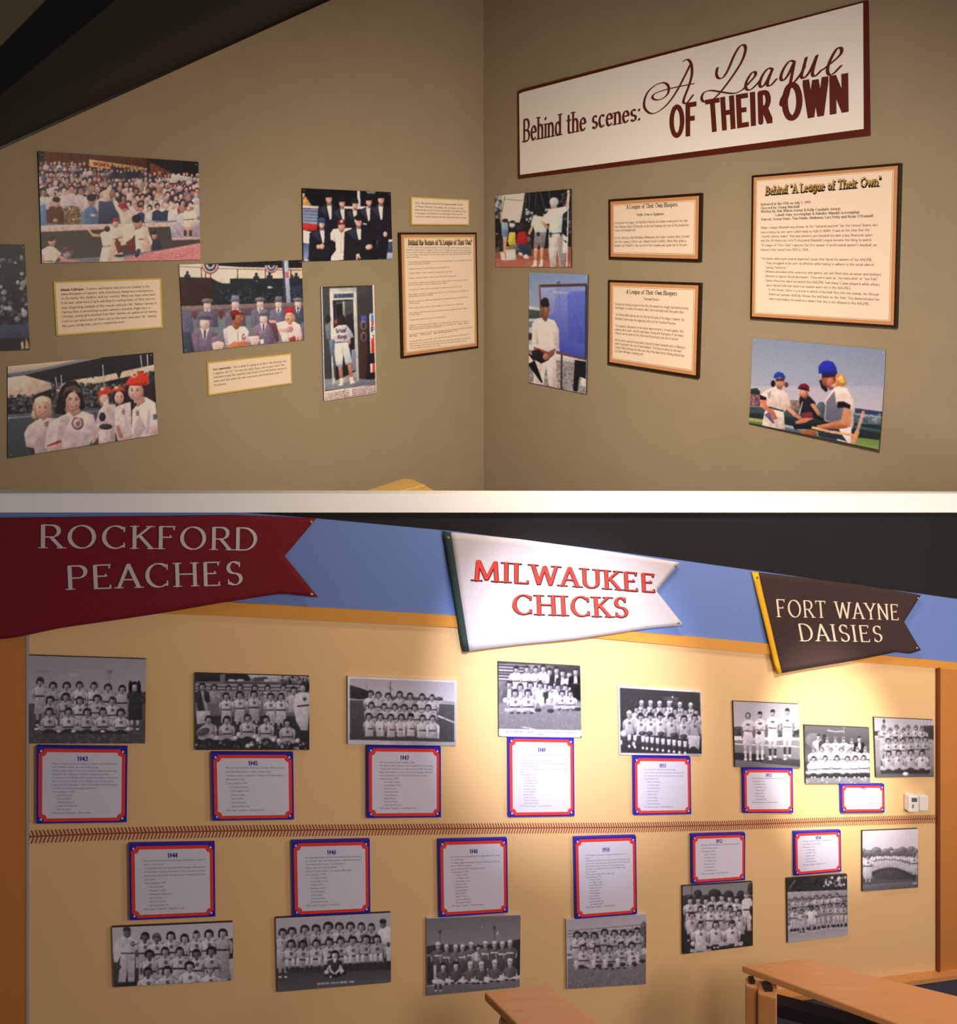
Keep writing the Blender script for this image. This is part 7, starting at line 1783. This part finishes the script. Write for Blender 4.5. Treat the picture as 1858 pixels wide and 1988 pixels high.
TEAMS = {
 '1943': (['Philip K. Wrigley announces plans to organize the All-American', 'Girls Softball League as a non-profit group.', "Wrigley's League combines rules of men's and women's game; the league name", '"Baseball" was replaced; "Softball" dropped mid season.', 'Try-outs were held at Wrigley Field in Chicago, where 60 were chosen, and', 'were assigned to teams in the midwest cities in the spring.', 'League play officially began on May 30, 1943 with South Bend playing', 'in Rockford and Kenosha playing in Racine.', 'Teams playing in 1943:'],
   ['Kenosha Comets', 'Racine Belles', 'Rockford Peaches', 'South Bend Blue Sox', 'All-Star game'], '1943 League Champions - Racine Belles'),
 '1944': (['First season with an expanded six team league; pitching distance lengthened', 'early in the season.', 'The championship between Kenosha and Milwaukee was played in Milwaukee, home', 'of the Brewers, through the summer; the Chicks won the series', 'when crowds stayed small, the club moved to Grand Rapids before', 'next season.', 'Teams playing in 1944:'],
   ['Kenosha Comets', 'Milwaukee Chicks', 'Minneapolis Millerettes', 'Racine Belles', 'Rockford Peaches', 'South Bend Blue Sox'], '1944 League Champions - Milwaukee Chicks'),
 '1945': (['Max Carey named president of the league; attendance climbs in every city', 'and teams play shows for soldiers at army camps.', 'The league expands its schedule to 110 games; Fort Wayne replaces', 'Minneapolis in 1945.', 'Teams playing in 1945:'],
   ['Fort Wayne Daisies', 'Grand Rapids Chicks', 'Kenosha Comets', 'Racine Belles', 'Rockford Peaches', 'South Bend Blue Sox'], '1945 League Champions - Rockford Peaches'),
 '1946': (['The league adds two teams and moves to a smaller ball; Peoria and Muskegon', 'join; the field is longer and sidearm pitching is allowed for the season.', 'The season begins to draw record attendance.', 'Players earn from 40 to 85 dollars.', 'Spring training is held in Pascagoula, Mississippi.', 'Teams playing in 1946:'],
   ['Fort Wayne Daisies', 'Grand Rapids Chicks', 'Kenosha Comets', 'Muskegon Lassies', 'Peoria Redwings', 'Racine Belles', 'Rockford Peaches', 'South Bend Blue Sox'], '1946 League Champions - Racine Belles'),
 '1947': (['Spring Training is held in Havana, Cuba.', 'The exhibition games draw more fans in Havana than the men playing', 'in town at the same time; the crowds are over 50,000. The league', 'signs Cuban players to come to the States and plays with great', 'success during tours of Central and South America later.', 'Teams playing in 1947:'],
   ['Fort Wayne Daisies', 'Grand Rapids Chicks', 'Kenosha Comets', 'Muskegon Lassies', 'Peoria Redwings', 'Racine Belles', 'Rockford Peaches', 'South Bend Blue Sox'], '1947 League Champions - Grand Rapids Chicks'),
 '1948': (['First year with a strictly overhand pitch; the league expands to ten teams', 'in two divisions.', 'The league peaked in attendance during the 1948 season; ten teams', 'attract 910,000 paid fans.', 'Spring training held in Opa-locka, Florida.', 'Teams playing in 1948:'],
   ['Chicago Colleens', 'Fort Wayne Daisies', 'Grand Rapids Chicks', 'Kenosha Comets', 'Muskegon Lassies', 'Peoria Redwings', 'Racine Belles', 'Rockford Peaches', 'South Bend Blue Sox', 'Springfield Sallies'], '1948 League Champions - Rockford Peaches'),
 '1949': (['The smaller livelier ball is introduced with many players hitting their', 'first home runs.', 'Spring training is held in Cape Girardeau.', 'Chicago and Springfield become rookie touring teams; they play games around', 'the south and east coast.', 'The AAGPBL touring teams become a training ground for new young', 'players.', 'Teams playing in 1949:'],
   ['Chicago Colleens', 'Fort Wayne Daisies', 'Grand Rapids Chicks', 'Kenosha Comets', 'Muskegon Lassies', 'Peoria Redwings', 'Racine Belles', 'Rockford Peaches', 'South Bend Blue Sox', 'Springfield Sallies'], '1949 League Champions - Rockford Peaches'),
 '1950': (['The Muskegon Lassies move to Kalamazoo halfway through the', 'season.', 'The Racine Belles play their last season at home; the attendance falls', 'and the owners decide to buy out the teams from the league and', 'operate the clubs by themselves for the coming season.', 'The league is renamed the American Girls Baseball League', 'for the season.', 'Teams play at night with a smaller ball.', 'Teams playing in 1950:'],
   ['Chicago Colleens', 'Fort Wayne Daisies', 'Grand Rapids Chicks', 'Kalamazoo Lassies', 'Kenosha Comets', 'Peoria Redwings', 'Racine Belles', 'Rockford Peaches', 'South Bend Blue Sox', 'Springfield Sallies'], '1950 League Champions - Rockford Peaches'),
 '1951': (['The league becomes independently owned by teams.', 'Television and major league games reduce attendance; teams drop the rookie', 'tours, and each club now runs and pays for its own scouting.', 'Teams playing in 1951:'],
   ['Battle Creek Belles', 'Fort Wayne Daisies', 'Grand Rapids Chicks', 'Kalamazoo Lassies', 'Kenosha Comets', 'Peoria Redwings', 'Rockford Peaches', 'South Bend Blue Sox'], '1951 League Champions - South Bend Blue Sox'),
 '1952': (['Major league teams are forbidden to sign women; the league plays on with', 'six teams and fewer games.', 'Teams playing in 1952:'],
   ['Battle Creek Belles', 'Fort Wayne Daisies', 'Grand Rapids Chicks', 'Kalamazoo Lassies', 'Rockford Peaches', 'South Bend Blue Sox'], '1952 League Champions - South Bend Blue Sox'),
 '1953': (['The pitching distance and base paths are lengthened again.', 'Teams playing in 1953:'],
   ['Fort Wayne Daisies', 'Grand Rapids Chicks', 'Kalamazoo Lassies', 'Muskegon Belles', 'Rockford Peaches', 'South Bend Blue Sox'], '1953 League Champions - Grand Rapids Chicks'),
 '1954': (['The league reduces to five teams; a regulation ball is', 'used and home runs rise in number.', 'Teams playing in 1954:'],
   ['Fort Wayne Daisies', 'Grand Rapids Chicks', 'Kalamazoo Lassies', 'Rockford Peaches', 'South Bend Blue Sox'], '1954 League Champions - Kalamazoo Lassies'),
 '1955': (['', 'The league ends.', 'Team owners vote to', 'suspend play for the 1955 season.'], [], '')}

def plaque(year, label):
    root, wall, t, q = panel_root('y' + year, 'year_plaque', label, 'plaque', 'red and blue bordered year plaques')
    w, h = quad_size(q)
    k = w / 1.0
    mb = MB(); slab(mb, wall, q, .001, t); mb.build('board', M_PBLUE, root)
    def sheet(name, d, r, n, m):
        mb = MB(); ring = notched(q, d, r, wall, n); back = [p - wall.n * .0008 for p in ring]
        mb.prism(list(reversed(back)), list(reversed(ring)))
        return mb.build(name, m, root)
    sheet('red_border', .022 * k, .058 * k, t + .0008, M_PRED)
    for s, tt in ((.05 * k, .05 * k), (w - .05 * k, .05 * k), (w - .05 * k, h - .05 * k), (.05 * k, h - .05 * k)):
        e = .011 * k
        c = [((s - e) / w, (tt - e) / h), ((s + e) / w, (tt - e) / h), ((s + e) / w, (tt + e) / h), ((s - e) / w, (tt + e) / h)]
        mb = MB(); slab(mb, wall, [quad_uz(q, *p) for p in c], t, t + .002); mb.build('corner_mark', M_PWHITE, root)
    sheet('card', .062 * k, .05 * k, t + .0017, M_PWHITE)
    place = panel_place(wall, q, t + .0023)
    lines, teams, champ = TEAMS[year]
    cap = .052 * k / h
    mb = MB(); text_layer(mb, place, year, (.44, .178), (.56, .178), cap, .10, .055, slack=.10, serif=False); mb.build('year', M_PYEAR, root)
    allr = [(x, 0) for x in lines] + [(x, 1) for x in teams] + ([(champ, 0)] if champ else [])
    t0, t1 = .225, .87
    step = min((t1 - t0) / max(1, len(allr) - 1), .052 * k / h * .92)
    rows = []
    ch = .021 * k / h
    for i, (x, ind) in enumerate(allr):
        if not x:
            continue
        s0 = .165 + .06 * ind
        ww = min(.72 if not ind else .3, len(x) * .0117)
        y = t0 + step * i
        if year == '1955':
            s0 = .62 if i != 2 else .57; ww = len(x) * .0105; y = .42 + i * .09; ch_ = ch
        rows.append((x, s0, y, min(s0 + ww, .93), y, ch, .046))
        if i == 0 or ind or (not ind and x[-1] != ',' and allr[i - 1][0][-1:] in '.:' ):
            rows.append(('*', s0 - .03, y, s0 - .018, y, ch, .1))
    lettering('lettering', rows, place, M_PINK_INK, root)
PL = [('1943', 'bordered plaque headed 1943, beneath the photograph with a dark coated woman'),
 ('1945', 'bordered plaque headed 1945, beneath the photograph with a crowd close behind the players'),
 ('1947', 'bordered plaque headed 1947, beneath the white bordered hands on knees photograph'),
 ('1949', 'bordered plaque headed 1949, brightly lit beneath the bleachers photograph'),
 ('1951', 'bordered plaque headed 1951, beneath the white bordered night photograph'),
 ('1953', 'bordered plaque headed 1953, beneath the four standing players'),
 ('1955', 'bordered plaque headed 1955, short and nearly blank, beside the thermostat'),
 ('1944', 'bordered plaque headed 1944, above the photograph with a tall coach'),
 ('1946', 'bordered plaque headed 1946, above the photograph with one dark clad person sitting in front'),
 ('1948', 'bordered plaque headed 1948, above the white capped team photograph'),
 ('1950', 'bordered plaque headed 1950, tall, above the wire fence photograph'),
 ('1952', 'bordered plaque headed 1952, above the dark trees photograph'),
 ('1954', 'bordered plaque headed 1954, above the bleachers photograph')]
for y, l in PL:
    plaque(y, l)

# the stitched baseball seam along the wall
def seam_z(u):
    for (a, za), (b, zb) in zip(SEAM, SEAM[1:]):
        if u <= b:
            break
    return za + (zb - za) * (u - a) / (b - a)
sa, sb = SEAM[0][0], SEAM[-2][0]
root = thing('baseball_seam', 'long line of brick red baseball stitches running along the yellow wall', 'wall decal', WALL_FRONT.pt((sa + sb) / 2, seam_z((sa + sb) / 2), 0))
mb = MB()
K = 60
us = [sa + (sb - sa) * i / K for i in range(K + 1)]
strip(mb, WALL_FRONT, [(u, seam_z(u) + .0022) for u in us], [(u, seam_z(u) - .0022) for u in us], .0006, .0016)
mb.build('seam_line', M_STITCH, root)
PITCH = .0114
def stitch_mb(u, sgn):
    mb = MB()
    z = seam_z(u) + sgn * .003
    h = .0175
    d = -.0065
    w = .0020
    slab(mb, WALL_FRONT, [(u + d - w, z + sgn * h), (u + d + w, z + sgn * h), (u + w, z), (u - w, z)], .0006, .0018)
    return mb
proto = {}
rest = MB()
count = 0
i = 0
u = sa + .004
while u < sb:
    for sgn in (1, -1):
        if count < 300:
            if sgn not in proto:
                o = stitch_mb(u, sgn).build('stitch', M_STITCH, root)
                proto[sgn] = (o, u, seam_z(u))
            else:
                o0, pu, pz = proto[sgn]
                o = o0.copy(); COL.objects.link(o); o.parent = root
                o.location = WALL_FRONT.d * (u - pu) + Vector((0, 0, seam_z(u) - pz))
            count += 1
        else:
            m1 = stitch_mb(u, sgn); rest.add(m1.v, m1.f)
    u += PITCH
o = rest.build('stitches', M_STITCH, root); o['kind'] = 'stuff'

# pennants: cloth hung from its sleeve, standing a little off the wall
def pennant(T, root, m, wall, base, sag, name='cloth', nx=40, ny=18):
    def poly(pts, t):
        L = [0]
        for a, b in zip(pts, pts[1:]):
            L.append(L[-1] + math.dist(a, b))
        d = t * L[-1]
        for i in range(len(pts) - 1):
            if d <= L[i + 1] + 1e-9:
                return lerp(pts[i], pts[i + 1], (d - L[i]) / (L[i + 1] - L[i]))
        return pts[-1]
    L, Rr, Tp, Bt = T['left'], T['right'], T['top'], T['bottom']
    zt = max(p[1] for p in Tp); zb = min(p[1] for p in Bt); ul = L[0][0]; ur = Rr[0][0]
    def off(u, z):
        v = min(1, max(0, (zt - z) / (zt - zb)))
        s = min(1, max(0, (u - ul) / (ur - ul)))
        return base + sag * v * v * (1 - .55 * s) + .006 * math.sin(7 * s + 4 * v) * v + .012 * v * max(0, s - .85) / .15
    grid = []
    half = ny // 2
    ts = [i / ny for i in range(ny + 1)]
    for j, t in enumerate(ts):
        row = []
        for i in range(nx + 1):
            s = i / nx
            # right edge follows the swallowtail: upper half to the notch, lower half from it
            rt = lerp(Rr[0], Rr[1], t * 2) if t <= .5 else lerp(Rr[1], Rr[2], t * 2 - 1)
            lt = poly(L, t)
            p = lerp(lt, rt, s)
            a = poly(Tp, s); b = lerp(Tp[0], Tp[-1], s)
            c = poly(Bt, s); d = lerp(Bt[0], Bt[-1], s)
            p = tuple(p[k] + (1 - t) * (a[k] - b[k]) + t * (c[k] - d[k]) for k in (0, 1))
            row.append(wall.pt(p[0], p[1], off(*p)))
        grid.append(row)
    vs = [p for r in grid for p in r]
    W1 = nx + 1
    fs = [(j * W1 + i, (j + 1) * W1 + i, (j + 1) * W1 + i + 1, j * W1 + i + 1) for j in range(ny) for i in range(nx)]
    mb = MB(); mb.add(vs, fs)
    o = mb.build(name, m, root, smooth=True)
    md = o.modifiers.new('cloth thickness', 'SOLIDIFY'); md.thickness = .003; md.offset = -1
    return off
def sleeve(q, off, m, root):
    mb = MB(); K = 10
    rows = []
    for j in range(K + 1):
        a, b = lerp(q[0], q[3], j / K), lerp(q[1], q[2], j / K)
        rows.append([WALL_FRONT.pt(*lerp(a, b, s), off(*b) + .006 * math.sin(math.pi * s) + .001) for s in (0, .25, .5, .75, 1)])
    vs = [p for r in rows for p in r]
    mb.add(vs, [(j * 5 + i, (j + 1) * 5 + i, (j + 1) * 5 + i + 1, j * 5 + i + 1) for j in range(K) for i in range(4)])
    o = mb.build('sleeve', m, root, smooth=True)
    md = o.modifiers.new('cloth thickness', 'SOLIDIFY'); md.thickness = .004; md.offset = -1
def grommets(root, pts, off):
    for u, z in pts:
        mb = MB(); c = WALL_FRONT.pt(u, z, off(u, z) + .002)
        ring = [c + WALL_FRONT.d * .006 * math.cos(a) + Vector((0, 0, .006 * math.sin(a))) for a in [i * math.pi / 5 for i in range(10)]]
        mb.add(ring + [c + WALL_FRONT.n * .003], [(i, (i + 1) % 10, 10) for i in range(10)])
        mb.build('grommet', M_GROMMET, root)
def banner(T, label, m, base, sag, words, lm, edge=None, thick=.066, sleeve_q=None, sleeve_m=None):
    u = (T['left'][0][0] + T['right'][0][0]) / 2
    root = thing('team_pennant', label, 'pennant', WALL_FRONT.pt(u, min(p[1] for p in T['bottom']), 0), 'swallowtail team pennants')
    off = pennant(T, root, m, WALL_FRONT, base, sag)
    if sleeve_q:
        sleeve(sleeve_q, off, sleeve_m, root)
        a, b = lerp(sleeve_q[0], sleeve_q[1], .5), lerp(sleeve_q[3], sleeve_q[2], .5)
        grommets(root, [lerp(a, b, .05)], lambda u, z: off(u, z) + .006)
    R3 = T['right']
    grommets(root, [lerp(R3[0], T['left'][0], .02)[:2] if False else (R3[0][0] - .02, R3[0][1] - .012), (R3[2][0] - .025, R3[2][1] + .014)], off)
    big_letters({w: WORDS[w] for w in words}, WALL_FRONT, lambda u, z: off(u, z) + .0015, lm, root, thick, .026, True, .16, edge=edge)
banner(BANNER_RED, 'maroon swallowtail pennant lettered ROCKFORD PEACHES', M_BRED, .012, .03, ['ROCKFORD', 'PEACHES'], M_LETTERGREY)
banner(BANNER_GREY, 'pale grey swallowtail pennant lettered MILWAUKEE CHICKS in scarlet, with dark green sleeve', M_BGREY, .012, .03, ['MILWAUKEE', 'CHICKS'], M_LETTERRED, edge=M_LETTEREDGE, sleeve_q=SLEEVE_GREEN, sleeve_m=M_GREEN)
banner(BANNER_BROWN, 'dark brown swallowtail pennant lettered FORT WAYNE DAISIES, with yellow sleeve', M_BBROWN, .012, .03, ['FORT WAYNE', 'DAISIES'], M_LETTERCREAM, sleeve_q=SLEEVE_YELLOW, sleeve_m=M_GYELLOW)

# thermostat and its blank neighbour
def wall_box(q, t, name, m, root, bevel=.004):
    mb = MB(); slab(mb, WALL_FRONT, q, .0005, t)
    return mb.build(name, m, root, bevel=bevel)
root = thing('thermostat', 'white wall thermostat with small grey display, beside a blank white box', 'thermostat', WALL_FRONT.pt(*THERMO[3], 0))
b = wall_box(THERMO, .03, 'housing', M_PLASTIC, root)
def sub(q, s0, t0, s1, t1):
    return [quad_uz(q, s0, t0), quad_uz(q, s1, t0), quad_uz(q, s1, t1), quad_uz(q, s0, t1)]
mb = MB(); slab(mb, WALL_FRONT, sub(THERMO, .25, .12, .78, .36), .029, .0312); mb.build('display', M_SCREEN, root)
for k in range(3):
    mb = MB(); slab(mb, WALL_FRONT, sub(THERMO, .3, .52 + .08 * k, .46, .57 + .08 * k), .029, .0316); mb.build('button', M_SCREEN, root)
root = thing('sensor_box', 'plain white plastic box beside the thermostat', 'wall box', WALL_FRONT.pt(*THERMO2[3], 0))
wall_box(THERMO2, .026, 'housing', M_PLASTIC, root)
mb = MB(); slab(mb, WALL_FRONT, sub(THERMO2, -.03, .03, .03, .97), .0005, .012); mb.build('base_plate', M_PLASTIC, root)

# ------------------------------------------------------------------ tables
def slab_top(mb, pts, z, th):
    mb.prism([Vector((x, y, z - th)) for x, y in pts], [Vector((x, y, z)) for x, y in pts])
def ramp_under(p):
    u = (Vector((p[0], p[1], 0)) - Vector((WALL_FRONT.o.x, WALL_FRONT.o.y, 0))).dot(WALL_FRONT.d)
    return floor_z(u)
def bar_table(label, pts, z, posts, beams, braces=()):
    cx = sum(p[0] for p in pts) / len(pts); cy = sum(p[1] for p in pts) / len(pts)
    root = thing('bar_table', label, 'table', (cx, cy, ramp_under((cx, cy))), 'maple tables by the team wall')
    mb = MB(); slab_top(mb, pts, z, .028); mb.build('table_top', M_WOOD, root, bevel=.004)
    for x, y, w in posts:
        zf = ramp_under((x, y)) - .006; zt = z - .044
        mb = MB(); mb.box((x, y, (zf + zt) / 2), w, w, zt - zf, Vector((.94, -.34, 0)), Vector((.34, .94, 0)))
        lg = mb.build('leg', M_WOOD, root, bevel=.006)
    for a, b, w in beams:
        a = Vector(a); b = Vector(b); d = (b - a).normalized(); s = d.cross(Vector((0, 0, 1))).normalized()
        mb = MB(); mb.box((a + b) / 2, (b - a).length, w, w, d, s, s.cross(d)); mb.build('steel_beam', M_STEEL, root)
    for x, y, w in posts:
        mb = MB(); mb.box((x, y, z - .036), w * .45, w * .45, .017); mb.build('steel_foot', M_STEEL, root)
    return root
P1, P2, Z1, Z2 = TABLE_ONE_POSTS, TABLE_TWO_POSTS, TABLE_Z[0], TABLE_Z[1]
bar_table('maple bar table with paired square posts standing under the lower photographs', TABLE_ONE, Z1,
          [P1[0] + (.046,), P1[1] + (.07,), P1[2] + (.06,), P1[3] + (.06,)], [(P1[1] + (Z1 - .10,), P1[2] + (Z1 - .10,), .05)])
bar_table('second maple bar table, its corner showing beneath the white capped team photograph', TABLE_TWO, Z2,
          [P2[0] + (.06,), P2[1] + (.06,)], [(P2[0] + (Z2 - .10,), P2[1] + (Z2 - .10,), .04)])
root = thing('pine_bench', 'yellow pine bench whose boards show in the gallery corner above the white coping', 'bench', (BENCH_ONE[2][0], BENCH_ONE[2][1], -.35))
b1 = BENCH_ONE; b2 = BENCH_TWO
mb = MB(); slab_top(mb, b1, .45, .04); mb.build('board', M_PINE, root, bevel=.004)
mb = MB(); slab_top(mb, b2, .448, .04); mb.build('board', M_PINE, root, bevel=.004)
for x, y in BENCH_LEGS:
    mb = MB(); mb.box((x, y, .03), .06, .06, .76); mb.build('leg', M_PINE, root)
